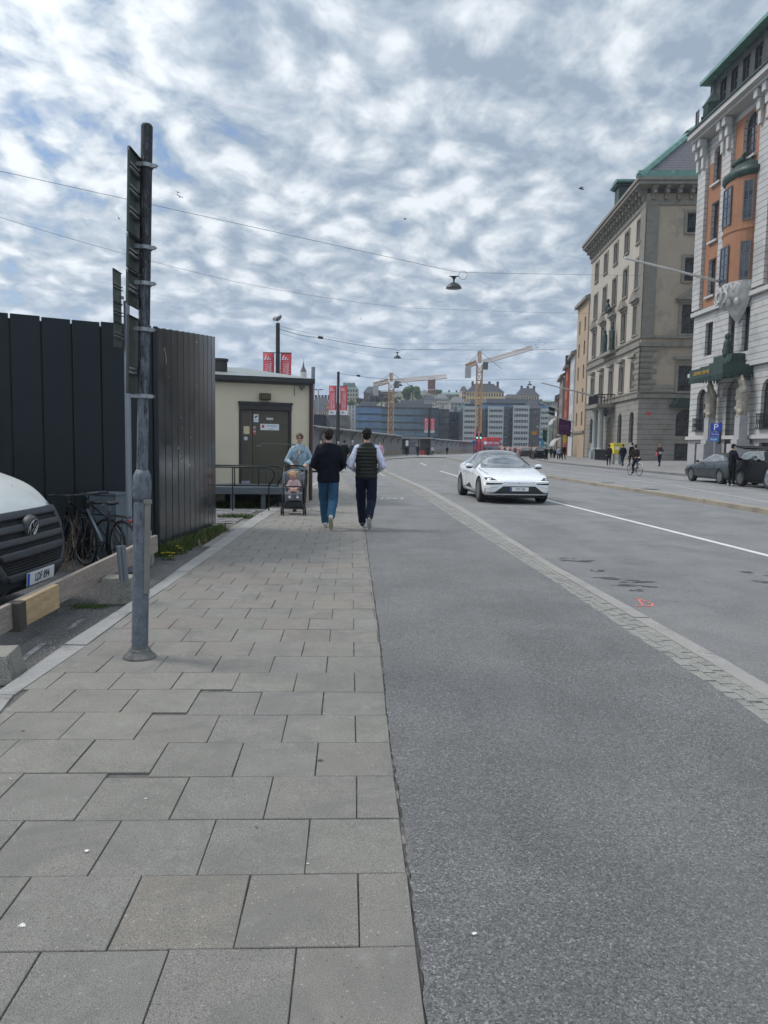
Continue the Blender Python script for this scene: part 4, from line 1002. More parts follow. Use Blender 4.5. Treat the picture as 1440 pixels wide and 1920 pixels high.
for sd in (1, -1):
    patch(vv, [(1.35, 1.42), (2.2, 1.42), (2.2, 2.0), (1.75, 2.0)], 'x', sd, 'side_window', M_WIND, van, .008, .12)
    hl = [(sd*.60, .66), (sd*.93, .60), (sd*.955, .98), (sd*.70, .94), (sd*.62, .86)]
    patch(vv, hl if sd < 0 else hl[::-1], 'y', -1, 'headlight', M_LAMP, van, .008, .05)
    b = MB(); b.box((sd*1.13, 1.15, 1.62), (.14, .12, .34)); b.box((sd*1.03, 1.18, 1.48), (.14, .04, .04)); b.build('mirror', M_VPL, van, bevel=.03)
    for y in (.98, 4.1): wheel(van, sd*.87, y, .34, .22, sd, M_RIMS, 6)
patch(vv, [(-.97, .20), (.97, .20), (.97, .50), (.60, .52), (-.60, .52), (-.97, .50)], 'y', -1, 'bumper', M_VPL, van, .014, .06)
# the grille: dark recess, four thick ribs and a surround
gr = patch(vv, [(-.44, .40), (.44, .40), (.60, .56), (.66, .90), (-.66, .90), (-.60, .56)], 'y', -1, 'grille', mat('grille_recess', (.006, .006, .007), .8), van, .016, .05)
def grille_bar(z0, z1, hw0, hw1, m=M_VPL, off=.05, name='grille_rib'):
    o = patch(vv, [(-hw0, z0), (hw0, z0), (hw1, z1), (-hw1, z1)], 'y', -1, name, m, gr, off, .05)
    md = o.modifiers.new('s', 'SOLIDIFY'); md.thickness = .045; md.offset = -1
    md = o.modifiers.new('bv', 'BEVEL'); md.width = .014; md.segments = 3; md.limit_method = 'ANGLE'; md.angle_limit = R(50)
    return o
grille_bar(.845, .905, .67, .67); grille_bar(.745, .800, .62, .63); grille_bar(.645, .700, .59, .60); grille_bar(.545, .600, .55, .58); grille_bar(.36, .425, .46, .52)
for sd in (1, -1):
    o = patch(vv, ([(sd*.47, .38), (sd*.56, .38), (sd*.69, .56), (sd*.72, .90), (sd*.65, .90), (sd*.62, .58)] if sd > 0 else [(sd*.65, .90), (sd*.72, .90), (sd*.69, .56), (sd*.56, .38), (sd*.47, .38), (sd*.62, .58)]), 'y', -1, 'grille_surround', M_VPL, gr, .04, .04)
    md = o.modifiers.new('s', 'SOLIDIFY'); md.thickness = .035; md.offset = -1
for k in range(4): grille_bar(.44+.024*k, .448+.024*k, .50, .50, M_PLASTIC, .025, 'mesh_bar')
hit = vv.ray_cast(Vector((0, -5, .775)), Vector((0, 1, 0))); ey = hit[0].y-.06
em = MB().lathe([(0, -.012), (.088, -.012), (.094, -.022), (.102, -.012), (.106, .0), (.11, .05)], (0, 0, 0), 32, axis='y').build('emblem', M_VPL, van, smooth=True); em.matrix_local = T(0, ey, .775) @ RX(16)
b = MB(); b.tube([(.083*math.cos(a), -.018, .083*math.sin(a)) for a in [k*math.pi/16 for k in range(32)]], .007, 6, closed=True)
def vw(pts, r_=.006): b.tube([(x, -.018, z) for x, z in pts], r_, 6)
vw([(-.040, .071), (0, -.004+.010), (.040, .071)]); vw([(-.072, .036), (-.032, -.072), (0, .0), (.032, -.072), (.072, .036)])
b.build('emblem_ring', M_CHROME, em, smooth=True)
number_plate(van, T(0, -.075, .355) @ RX(4), 'LDF 894', .52, .115)

# --- generic saloon / hatch built from stations (front = +y locally)
def sedan(name, loc, rz, m, label, cat='car', group=None, L=4.85, hatch=False, rim=M_RIM, tall=1.42, open_gate=False, wheelr=.335, W=.90, trim=M_CHROME):
    c = empty(name, loc, rz, label, cat, group); k = L/4.85; t_ = tall/1.42
    if hatch:
        S = [(2.38, .66, .45, .52, None, .32), (2.33, .80, .52, .66*t_, None, .24), (2.1, .87, .60, .80*t_, None, .20), (1.6, .90, .66, .88*t_, None, .18), (1.15, .90, .70, .93*t_, None, .18), (.95, .90, .72, .95*t_, (1.0*t_, .74), .18),
             (.35, .90, .74, .96*t_, (1.37*t_, .62), .18), (-.3, .90, .75, .96*t_, (1.43*t_, .62), .18), (-1.2, .90, .76, .97*t_, (1.41*t_, .60), .18), (-1.9, .89, .78, .98*t_, (1.32*t_, .58), .20), (-2.25, .86, .78, .98*t_, (1.12*t_, .62), .25), (-2.38, .78, .70, .92*t_, None, .32)]
        SW_ = [(.82, .99*t_), (-1.75, 1.02*t_), (-1.65, 1.24*t_), (-1.2, 1.32*t_), (.22, 1.32*t_)]
    else:
        S = [(2.42, .62, .42, .50, None, .32), (2.36, .78, .50, .62, None, .24), (2.15, .86, .58, .72, None, .20), (1.7, .90, .64, .80, None, .18), (1.1, .90, .68, .88, None, .18), (.85, .90, .70, .91, (.96, .72), .18),
             (.15, .90, .72, .93, (1.36, .58), .18), (-.4, .90, .73, .94, (1.42, .58), .18), (-.95, .90, .74, .95, (1.36, .57), .18), (-1.55, .89, .76, .97, (1.12, .62), .18), (-1.75, .89, .78, .985, (1.02, .70), .18), (-2.15, .86, .78, .97, None, .22), (-2.40, .76, .70, .90, None, .32)]
        SW_ = [(.72, .965), (-.6, .985), (-1.48, 1.04), (-1.0, 1.27), (-.5, 1.335), (-.1, 1.335), (.2, 1.28)]
    S = [(s_[0]*k,)+(s_[1]*W/.9,)+s_[2:] for s_ in S]
    bd = car_body('body', c, S, m, wheels=((1.42*k, wheelr+.04), (-1.42*k, wheelr+.04)), wr=wheelr, W=W)
    v = bvh_of(bd)
    for sd in (1, -1):
        wn = patch(v, [(a*k, z_) for a, z_ in SW_], 'x', sd, 'side_window', M_WIND, c, .014, .06)
        patch(v, [(-.42*k, .95*t_), (-.34*k, .95*t_), (-.34*k, 1.36*t_), (-.42*k, 1.36*t_)], 'x', sd, 'pillar', M_PLASTIC, wn, .012, .12)
        if trim and not hatch: patch(v, [(-.5*k, 1.335), (-1.0*k, 1.27), (-1.52*k, 1.035), (-1.45*k, 1.035), (-.98*k, 1.245), (-.5*k, 1.31)], 'x', sd, 'window_trim', trim, wn, .012, .12)
        patch(v, [(-1.0*k, .21), (1.0*k, .21), (1.0*k, .28), (-1.0*k, .28)], 'x', sd, 'sill', M_PLASTIC, c, .006, .12)
        b = MB(); b.ell((sd*(W+.07), .62*k, 1.0*t_), (.09, .05, .06), 10); b.box((sd*W, .64*k, .96*t_), (.1, .04, .03)); b.build('mirror', m, c, smooth=True)
        hl = [(sd*.52, .56*t_), (sd*.84, .58*t_), (sd*.84, .68*t_), (sd*.60, .64*t_)]
        patch(v, hl if sd > 0 else hl[::-1], 'y', 1, 'headlight', M_LAMP, c, .006, .06)
        tl = [(sd*.48, .76*t_), (sd*.80, .76*t_), (sd*.80, .87*t_), (sd*.50, .86*t_)]
        patch(v, tl if sd > 0 else tl[::-1], 'y', -1, 'tail_light', M_TAIL, c, .006, .06)
        for y in (1.42*k, -1.42*k): wheel(c, sd*(W-.11), y, wheelr, .22, sd, rim, 5, True)
        MB().bb(sd*(W-.02), .0, .80*t_, sd*(W+.012), .16, .82*t_).build('door_handle', m, c); MB().bb(sd*(W-.02), -.95*k, .82*t_, sd*(W+.012), -.79*k, .84*t_).build('door_handle', m, c)
    patch(v, [(-.60, 1.0*t_), (.60, 1.0*t_), (.52, 1.33*t_), (-.52, 1.33*t_)], 'y', 1, 'windscreen', M_WIND, c, .006, .1)
    if not open_gate: patch(v, [(-.56, 1.04*t_), (.56, 1.04*t_), (.48, 1.30*t_), (-.48, 1.30*t_)], 'y', -1, 'rear_window', M_WIND, c, .006, .1)
    patch(v, [(-.50, .32), (.50, .32), (.44, .52), (-.44, .52)], 'y', 1, 'grille', M_PLASTIC, c, .008, .08)
    patch(v, [(-.80, .24), (.80, .24), (.80, .36), (-.80, .36)], 'y', -1, 'rear_bumper', M_PLASTIC, c, .008, .08)
    return c
M_SLATE = mat('slate_car_paint', (.018, .025, .029), .3, .1, coat=.4, var=.03); M_BLK = mat('black_car_paint', (.002, .002, .003), .4, 0, spec=.18); M_SILV = mat('silver_blue_paint', (.24, .28, .30), .28, .6, coat=.8)
sedan('car', (16.0, 35.35, .012), R(2.7), M_SLATE, 'dark slate-grey saloon parked at the far kerb below the parking sign', 'car', 'cars parked along the far kerb')
suv = sedan('car', (16.05, 30.75, .012), R(2.0), M_BLK, 'black estate car with its tailgate lifted open, behind the slate saloon', 'car', 'cars parked along the far kerb', L=3.75, hatch=True, tall=1.62, open_gate=False, wheelr=.35)
suv.rotation_euler.z = R(182)       # tail towards the saloon
b = MB(); b.box((0, -1.78, 1.66), (1.2, .85, .07), 0, (-.12, 0, 0)); b.build('tailgate', M_BLK, suv, bevel=.03)
sedan('car', (15.32, 26.45, .012), R(1.5), M_SILV, 'pale silver-blue hatchback cut off by the right picture edge', 'car', 'cars parked along the far kerb', L=4.3, hatch=True, rim=M_RIMS, tall=1.5, wheelr=.34)
tx = MB().box((0, 0, .06), (.40, .12, .11), 0, None, .8).build('taxi_sign', mat('taxi_lamp', (.62, .66, .66), .4), bevel=.02); tx.location = (15.9, 32.7, 1.40)
bpy.data.objects.remove(tx)
g = G(1001, 860, .02)
sedan('car', (20.2, 98, .05), R(-6), M_BLK, 'small dark car far up the street, left of the strolling crowd', 'car', None, L=4.4, hatch=True, tall=1.55)
g = D(985, 852, 112); sedan('car', (g.x, 112, .05), R(-8), mat('dark_brown_car', (.03, .022, .02), .4), 'distant brownish car beyond the small dark car, partly hidden by the white one', 'car', None, L=4.3, hatch=True, tall=1.5)

# --- red double-decker far up the road
bc = D(921, 850, 190)
bus = empty('double_decker_bus', (bc.x, 190, 0), R(6), 'distant crimson double-decker sightseeing bus with white lettering on its front', 'bus')
M_BUS = mat('bus_crimson', (.36, .018, .062), .35, coat=.5); M_BUSR = mat('bus_red', (.50, .03, .035), .35)
hb = 4.1; wb = 4.5
MB().bb(-wb/2, 0, .35, wb/2, 10.5, hb*.78).build('body', M_BUS, bus, bevel=.15)
MB().bb(-wb/2+1.0, .6, hb*.78+.01, wb/2+.3, 10.4, hb).build('upper_deck', M_BUSR, bus, bevel=.12)
MB().bb(-wb/2+.2, -.02, .9, wb/2-.2, -.005, 1.9).build('windscreen', M_WIND, bus)
text_mesh('lettering', 'HOP ON', .85, mat('bus_white', (.75, .75, .75), .5), bus, T(.2, -.03, 2.6) @ RX(90), .004)
MB().lathe([(0, -.03), (.42, -.03), (.42, -.01), (0, -.01)], (-1.6, 0, 2.65), 20, axis='y').build('round_logo', MATS['bus_white'], bus)
for x in (-wb/2+.15, wb/2-.15):
    for y in (1.8, 8.0):
        MB().lathe([(0, -.15), (.48, -.15), (.48, .15), (0, .15)], (x, y, .48), 18, axis='x').build('wheel', M_TYRE, bus)
# ------------------------------------------------------------------ people
def skinm(c=(.50, .31, .235), n='skin'): return mat(n, c, .55, var=.06, vs=20, spec=.35)
SKIN = skinm()
def cloth(name, c, **k): return mat(name, c, k.pop('rough', .9), var=k.pop('var', .16), vs=k.pop('vs', 12), spec=.2, **k)
fold = bpy.data.textures.new('folds', 'CLOUDS'); fold.noise_scale = .13; fold.noise_depth = 2
fold2 = bpy.data.textures.new('fine_folds', 'CLOUDS'); fold2.noise_scale = .06; fold2.noise_depth = 2
def remesh(o, vox, sm=3, disp=0.0, tex=None, post=None):
    md = o.modifiers.new('r', 'REMESH'); md.mode = 'VOXEL'; md.voxel_size = vox; md.use_smooth_shade = True
    md = o.modifiers.new('s', 'SMOOTH'); md.factor = .5; md.iterations = sm
    if disp: md = o.modifiers.new('d', 'DISPLACE'); md.texture = tex or fold; md.strength = disp; md.mid_level = .5; md.texture_coords = 'LOCAL'
    return o
def loft(b, rings, n=16, c=(0, 0)):
    rr_ = []
    for z, rx, ry, cx, cy in rings:
        rr_.append([b.av((cx+rx*math.copysign(abs(math.cos(a))**.85, math.cos(a)), cy+ry*math.copysign(abs(math.sin(a))**.85, math.sin(a)), z)) for a in [2*math.pi*j/n for j in range(n)]])
    for A, B in zip(rr_, rr_[1:]):
        for j in range(n): b.f.append([A[j], A[(j+1) % n], B[(j+1) % n], B[j]]); b.m.append(0)
    b.f.append(rr_[0][::-1]); b.f.append(rr_[-1]); b.m += [0, 0]
def pose_walk(st=.3, swing=.12, lead=1, armout=.06, elbow=.15, trail_heel=.16):
    """facing +y; lead = side of the forward leg (+1 = +x)"""
    J = {}
    for s_ in (1, -1):
        f = s_ == lead
        J['hip', s_] = Vector((s_*.095, 0, .93))
        if f: J['ankle', s_] = Vector((s_*.085, st*.75, .085)); J['knee', s_] = Vector((s_*.10, st*.55, .505)); J['toe', s_] = J['ankle', s_]+Vector((s_*.01, .17, -.055)); J['heel', s_] = J['ankle', s_]+Vector((0, -.05, -.05))
        else: J['ankle', s_] = Vector((s_*.085, -st*1.15, .085+trail_heel*.8)); J['knee', s_] = Vector((s_*.10, -st*.08, .48)); J['toe', s_] = J['ankle', s_]+Vector((s_*.01, .11, -.055-trail_heel*.62)); J['heel', s_] = J['ankle', s_]+Vector((0, -.055, -.02))
        J['sh', s_] = Vector((s_*.185, 0, 1.44)); J['el', s_] = Vector((s_*(.235+armout), -swing*s_*lead, 1.15)); J['wr', s_] = Vector((s_*(.225+armout*.6), -swing*s_*lead*1.3+elbow, .93))
    J['neck'] = Vector((0, .0, 1.49)); J['head'] = Vector((0, .02, 1.665)); J['lean'] = 0
    return J
def hand(b, w, d, side, curl=.6, up_=Vector((0, 0, 1))):
    """palm, four fingers of different lengths and a thumb; d = direction of the hand, up_ = back of the hand"""
    d = d.normalized(); sd = d.cross(up_).normalized()*side; nrm = sd.cross(d).normalized()*side
    if nrm.dot(up_) < 0: nrm = -nrm
    b.cap(w, w+d*.03, .022, .025, 8)
    for k, (L, off) in enumerate(((.072, .030), (.080, .010), (.075, -.010), (.058, -.029))):
        p0 = w+d*.045+sd*off*.85; p1 = w+d*.095+sd*off; b.cap(p0-d*.02, p1, .012, .0105, 6)
        c1 = curl; q1 = p1+(d*math.cos(c1)-nrm*math.sin(c1))*L*.45; q2 = q1+(d*math.cos(c1*2.2)-nrm*math.sin(c1*2.2))*L*.32; q3 = q2+(d*math.cos(c1*3)-nrm*math.sin(c1*3))*L*.25
        b.cap(p1, q1, .0095, .009, 6); b.cap(q1, q2, .009, .008, 6); b.cap(q2, q3, .008, .0072, 6)
    t0 = w+d*.03+sd*.028; t1 = t0+d*.035+sd*.022-nrm*.012; t2 = t1+d*.030+sd*.002-nrm*.020
    b.cap(t0, t1, .013, .011, 6); b.cap(t1, t2, .011, .009, 6)
def person(name, loc, rz, label, J, H_=1.78, top=('navy_jacket', (.012, .016, .03)), legs=('jeans', (.05, .11, .19)), shoes=((.55, .54, .50), (.50, .48, .40)), hair=(.025, .017, .012), skin=None, vox=.012,
           sleeve=None, hem=.86, long_=False, bald=False, hairlong=False, group=None, bulk=1.0, puffy=False, face=True, legw=1.0, hat=None):
    sk = skin or SKIN; root = empty(name, loc, rz, label, 'person', group, H_/1.80)
    far = vox > .02
    # body: one continuous surface from head to ankles
    b = MB(); hd = J['head']; hx = hd.x; hy = hd.y
    b.ell(hd+Vector((0, -.012, .02)), (.076, .092, .098), 16); b.ell(hd+Vector((0, .022, -.045)), (.058, .062, .070), 14)
    b.cap(J['neck']+Vector((0, 0, -.04)), hd+Vector((0, -.005, -.07)), .058, .052, 12)
    if not far:
        b.ell(hd+Vector((0, .086, -.012)), (.013, .020, .024), 8); b.ell(hd+Vector((0, .072, -.052)), (.026, .014, .013), 8)
        b.ell(hd+Vector((0, .062, -.095)), (.024, .020, .018), 8)
        for s_ in (1, -1): b.ell(hd+Vector((s_*.078, -.008, -.006)), (.010, .020, .032), 8); b.ell(hd+Vector((s_*.030, .071, .005)), (.014, .008, .008), 6)
    tor = [(.90, .14, .095, 0, 0), (1.0, .145, .10, 0, 0), (1.12, .135, .09, 0, 0), (1.28, .155, .105, 0, 0), (1.40, .165, .10, 0, 0), (1.47, .12, .075, 0, 0), (1.50, .06, .055, 0, 0)]
    loft(b, [(z, rx*bulk, ry*bulk, 0, cy) for z, rx, ry, cx, cy in tor])
    for s_ in (1, -1):
        b.cap(J['sh', s_]*1.0+Vector((-s_*.03, 0, -.01)), J['el', s_], .052, .040, 10); b.cap(J['el', s_], J['wr', s_], .040, .026, 10)
        hdir = J.get(('hd', s_), (J['wr', s_]-J['el', s_])).copy()
        if far: b.cap(J['wr', s_], J['wr', s_]+hdir.normalized()*.11, .030, .026, 8)
        else: hand(b, J['wr', s_], hdir, s_, J.get('curl', .35), J.get('hup', Vector((s_*1.0, 0, .15))))
        b.cap(J['hip', s_], J['knee', s_], .082*bulk, .055, 10); b.cap(J['knee', s_], J['ankle', s_], .052, .038, 10); b.cap(J['heel', s_], J['toe', s_], .032, .026, 8)
    remesh(b.build('body', sk, root), max(vox*.85, .009) if not far else vox, 2)
    # top garment
    def garment(parts, nm, m, disp, r_=1.0, z0=hem):
        b = MB()
        if 'torso' in parts:
            rings = [(z0, .178, .125, 0, .0), (z0+.10, .180, .128, 0, 0), (1.06, .170, .122, 0, 0), (1.22, .184, .130, 0, 0), (1.36, .196, .126, 0, 0), (1.43, .182, .108, 0, 0), (1.485, .12, .085, 0, 0), (1.525, .072, .070, 0, .0)]
            if puffy and 'vest' in parts:
                nn = []; zz_ = z0
                base_ = rings
                while zz_ < 1.50:
                    for q, e in ((0, 0), (.5, .012)):
                        z_ = zz_+q*.062
                        for A, B in zip(base_, base_[1:]):
                            if A[0] <= z_ <= B[0]:
                                f = (z_-A[0])/(B[0]-A[0]); nn.append((z_, A[1]+(B[1]-A[1])*f+e-.004, A[2]+(B[2]-A[2])*f+e-.004, 0, 0)); break
                    zz_ += .062
                rings = nn+[(1.53, .078, .074, 0, 0)]
            loft(b, [(z, rx*r_*bulk, ry*r_*bulk, cx, cy) for z, rx, ry, cx, cy in rings], 24)
        if 'arms' in parts:
            for s_ in (1, -1):
                e = J['el', s_]; w_ = J['wr', s_]; a = J['sh', s_]+Vector((-s_*.025, 0, -.02))
                b.cap(a, e, .074*r_, .060*r_, 14); b.cap(e, w_+(e-w_).normalized()*.02, .060*r_, .042*r_, 14)
        return remesh(b.build(nm, m, root), vox, 3, disp, fold)
    d = 0 if far else .030
    mt = cloth(top[0], top[1], **(top[2] if len(top) > 2 else {}))
    if sleeve:
        ms = cloth(sleeve[0], sleeve[1]); garment(('arms',), 'sleeves', ms, d); garment(('torso', 'vest'), 'vest', mt, 0 if puffy else d)
    else: garment(('torso', 'arms'), 'coat' if long_ else 'jacket', mt, d)
    # trousers
    ml = cloth(legs[0], legs[1], **(legs[2] if len(legs) > 2 else {})); b = MB()
    loft(b, [(.86, .150, .118, 0, 0), (.93, .158, .122, 0, -.005), (1.02, .150, .112, 0, 0), (1.04, .140, .10, 0, 0)])
    for s_ in (1, -1):
        an = J['ankle', s_]+(J['knee', s_]-J['ankle', s_]).normalized()*.03
        b.cap(J['hip', s_]+Vector((0, -.01, -.02)), J['knee', s_], .098*min(legw, 1.06), .074*legw, 12); b.cap(J['knee', s_], an, .072*legw, .058*legw, 12)
    remesh(b.build('trousers', ml, root), vox, 3, d*.8, fold)
    # shoes
    msh = cloth('shoe_%02d%02d%02d' % tuple(int(c*99) for c in shoes[0]), shoes[0], rough=.6); mso = cloth('sole_%02d%02d%02d' % tuple(int(c*99) for c in shoes[1]), shoes[1], rough=.7)
    for s_ in (1, -1):
        h_, t_ = J['heel', s_], J['toe', s_]; ax = (t_-h_).normalized(); sd = Vector((1, 0, 0)); upv = sd.cross(ax).normalized()
        if upv.z < 0: upv = -upv
        b = MB(); b.cap(h_+upv*.02, t_+upv*.01, .042, .036, 10); b.cap(h_+upv*.03, J['ankle', s_]+Vector((0, 0, .01)), .042, .045, 10)
        o = remesh(b.build('shoe', msh, root), max(vox*.8, .008), 2)
        b = MB(); P = []
        L = (t_-h_).length
        for k in range(20):
            a = 2*math.pi*k/20; yy = L/2+(L/2+.045)*math.sin(a); xx = (.038+.010*math.sin(a))*math.cos(a); P.append(h_+ax*yy+sd*xx)
        lo = [p-upv*.034 for p in P]; hi = [p-upv*.012 for p in P]; b.poly(lo); b.poly(hi)
        for k in range(20): b.poly([lo[k], lo[(k+1) % 20], hi[(k+1) % 20], hi[k]])
        b.build('sole', mso, o)
    if not bald:
        mh = cloth('hair_%02d%02d' % (int(hair[0]*99), int(hair[1]*99)), hair, rough=.55, vs=30, var=.35); b = MB()
        b.ell(hd+Vector((0, -.020, .036)), (.084, .098, .094), 16); b.ell(hd+Vector((0, -.046, -.01)), (.074, .064, .082), 14)
        if hairlong:
            b.ell(hd+Vector((0, -.07, -.08)), (.06, .04, .06), 10)
        o = remesh(b.build('hair', mh, root), max(vox*.8, .009), 2, .034 if not far else 0, fold2)
    if hat:
        b = MB(); b.ell(hd+Vector((0, -.01, .06)), (.095, .11, .085), 12); remesh(b.build('hat', cloth(*hat), root), vox, 1)
    return root

# the two men walking away
J = pose_walk(.30, .02, -1, .05, .16, .20)
for s_ in (1, -1): J['el', s_] = Vector((s_*.275, -.05, 1.15)); J['wr', s_] = Vector((s_*.17, .15, 1.04)); J['hip', s_].x = s_*.09; J['ankle', s_].x = s_*.055; J['toe', s_].x = s_*.06; J['heel', s_].x = s_*.055; J['knee', s_].x = s_*.085
p = G(616, 990, 0)
m1 = person('person', (p.x, p.y-.12, 0), R(3), 'man in dark navy jacket and blue jeans walking away, left of the pair', J, 1.81, top=('navy_jacket', (.006, .007, .014), {'vs': 6}), legs=('blue_jeans', (.030, .085, .150), {'patch': (6, .55), 'col2': (.05, .115, .19), 'bump': .3, 'bs': 30}),
       shoes=((.42, .42, .40), (.40, .37, .26)), hair=(.022, .014, .010), bulk=1.12, legw=1.22, vox=.011, hem=.83)
J2 = pose_walk(.30, .02, -1, .10, .16, .20)
for s_ in (1, -1): J2['el', s_] = Vector((s_*.295, -.07, 1.13)); J2['wr', s_] = Vector((s_*.19, .15, 1.02)); J2['ankle', s_].x = s_*.065; J2['toe', s_].x = s_*.07; J2['heel', s_].x = s_*.065; J2['knee', s_].x = s_*.095
p = G(686, 990, 0)
m2 = person('person', (p.x, p.y-.12, 0), R(0), 'man in quilted dark vest over white shirt and navy trousers walking away', J2, 1.83, top=('quilted_vest', (.018, .019, .015), {'rough': .5}), sleeve=('white_shirt', (.52, .54, .66)),
       legs=('navy_trousers', (.008, .011, .026)), shoes=((.03, .03, .035), (.46, .45, .43)), hair=(.008, .007, .007), puffy=True, vox=.011, hem=.90, bulk=1.08, legw=1.22)

# stroller, child and the woman pushing it (all facing the camera)
g0 = G(548, 966, 0)
st = empty('stroller', (g0.x, g0.y+.25, 0), R(186), 'grey and black pushchair rolling towards the camera with a toddler inside', 'stroller')
M_SF = cloth('stroller_grey_fabric', (.17, .18, .20), bump=.3, bs=120); M_SB = mat('stroller_black', (.014, .015, .017), .5)
# local: front = +y
b = MB()
for s_ in (1, -1):
    b.tube([(s_*.235, .27, .09), (s_*.235, .10, .40), (s_*.24, -.05, .62), (s_*.22, -.36, .98), (s_*.20, -.44, 1.02)], .014, 8)
    b.tube([(s_*.235, -.34, .09), (s_*.235, -.05, .44), (s_*.235, .06, .58)], .014, 8); b.tube([(s_*.235, .10, .36), (s_*.235, -.2, .30)], .012, 8)
b.tube([(-.235, -.30, .13), (.235, -.30, .13)], .012, 8); b.tube([(-.235, .24, .14), (.235, .24, .14)], .012, 8)
b.build('frame', M_SB, st, smooth=True)
MB().tube([(-.20, -.44, 1.02), (-.10, -.46, 1.035), (.10, -.46, 1.035), (.20, -.44, 1.02)], .019, 10).build('handlebar', M_RUB, st, smooth=True)
for s_ in (1, -1):
    for y in (.29, -.34):
        r_ = .082 if y > 0 else .085
        wo = MB()
        for e in ((-.022, .022) if y > 0 else (0,)): wo.lathe([(r_*.62, -.012), (r_*.95, -.012), (r_, -.005), (r_, .005), (r_*.95, .012), (r_*.62, .012), (r_*.62, -.012)], (e, 0, 0), 20, axis='x')
        o = wo.build('wheel', M_RUB, st, smooth=True, angle=40); o.location = (s_*.235, y, r_+.002)
        hb_ = MB().lathe([(0, -.008), (r_*.62, -.008), (r_*.62, .008), (0, .008)], (0, 0, 0), 12, axis='x').build('hub', mat('hub_grey', (.12, .12, .125), .5), o)
        MB().tube([(0, 0, 0), (0, -.03 if y > 0 else .02, .13)], .013, 8).build('fork', M_SB, o)
b = MB(); b.box((0, -.02, .22), (.40, .46, .16), 0, None, .95); remesh(b.build('basket', M_SB, st), .02, 3)
b = MB(); b.box((0, .07, .46), (.36, .30, .05)); b.box((0, -.13, .66), (.37, .07, .44), 0, (.35, 0, 0)); remesh(b.build('seat', M_SF, st), .015, 4)
b = MB(); b.box((0, .245, .385), (.37, .035, .15), 0, (-.25, 0, 0)); b.box((0, .21, .46), (.37, .10, .04)); remesh(b.build('footrest', M_SF, st), .012, 4)
MB().tube([(-.21, .02, .60), (-.19, .19, .605), (-.10, .25, .61), (.10, .25, .61), (.19, .19, .605), (.21, .02, .60)], .016, 8).build('bumper_bar', M_SB, st, smooth=True)
b = MB()
for s_ in (1, -1): b.box((s_*.205, -.06, .70), (.03, .22, .20), 0, (.3, 0, 0)); b.ell((s_*.20, -.20, .80), (.05, .08, .12), 10)
b.ell((0, -.27, .84), (.20, .09, .13), 12)
remesh(b.build('folded_canopy', M_SF, st), .014, 3)
# child
cr = empty('person', (st.location.x, st.location.y, 0), R(186), 'fair-haired toddler in pale pink floral jacket sitting in the pushchair', 'person')
b = MB(); ch = Vector((0.02, .02, .835)); b.ell(ch, (.075, .082, .088), 14); b.ell(ch+Vector((0, .03, -.04)), (.055, .05, .05), 10); b.ell(ch+Vector((0, .083, -.015)), (.011, .012, .012), 6); b.cap((0, -.0, .72), ch, .04, .04)
for s_ in (1, -1): b.ell(ch+Vector((s_*.028, .076, .008)), (.010, .006, .007), 6)
b.cap((0, -.0, .54), (0, -.02, .68), .085, .075)
for s_ in (1, -1):
    b.cap((s_*.08, -.01, .70), (s_*.13, .06, .60), .034, .028, 8); b.cap((s_*.13, .06, .60), (s_*.06, .16, .565), .026, .020, 8)
    hand(b, Vector((s_*.06, .16, .565)), Vector((-s_*.5, .5, -.1)), s_, .4)
    b.cap((s_*.06, .04, .51), (s_*.08, .20, .50), .045, .036, 8); b.cap((s_*.08, .20, .50), (s_*.075, .26, .40), .034, .026, 8); b.cap((s_*.075, .26, .40), (s_*.08, .31, .39), .024, .02, 8)
remesh(b.build('body', SKIN, cr), .008, 1)
b = MB(); b.cap((0, -.0, .54), (0, -.02, .68), .105, .095, 14)
for s_ in (1, -1): b.cap((s_*.08, -.01, .69), (s_*.13, .06, .60), .048, .042, 8); b.cap((s_*.13, .06, .60), (s_*.075, .145, .57), .040, .030, 8)
def floral(t, co, c):
    return t.mix(t.ramp(t.noise(co, 38, 3, .6), [(.55, 0.0), (.62, .8)]), c, (.28, .12, .13))
remesh(b.build('jacket', mat('pink_floral_cloth', (.52, .36, .36), .9, custom=floral), cr), .011, 2, .012, fold2)
b = MB()
for s_ in (1, -1): b.cap((s_*.06, .04, .51), (s_*.08, .20, .50), .052, .044, 8); b.cap((s_*.08, .20, .50), (s_*.075, .25, .42), .042, .034, 8)
remesh(b.build('leggings', cloth('pink_leggings', (.42, .26, .27)), cr), .011, 2)
for s_ in (1, -1):
    b = MB(); b.cap((s_*.075, .25, .385), (s_*.085, .31, .38), .030, .028, 8); remesh(b.build('shoe', cloth('white_shoe', (.6, .6, .62)), cr), .009, 1)
MHC = cloth('fair_hair', (.42, .27, .13), rough=.5, vs=30, var=.3); b = MB(); b.ell(ch+Vector((0, -.018, .022)), (.086, .088, .088), 12); b.ell(ch+Vector((-.085, -.01, .05)), (.035, .035, .05), 10); b.ell(ch+Vector((.085, -.01, .03)), (.028, .03, .045), 10); b.ell(ch+Vector((-.075, -.01, -.02)), (.022, .03, .05), 8)
remesh(b.build('hair', MHC, cr), .009, 1, .014, fold2)
MB().box(tuple(ch+Vector((0, .083, -.045))), (.028, .006, .009)).build('mouth', cloth('lip', (.38, .10, .10)), cr)
b = MB()
for s_ in (1, -1): b.ell(ch+Vector((s_*.028, .083, .008)), (.007, .004, .006), 6)
eyes = b.build('eyes', M_INK, cr)
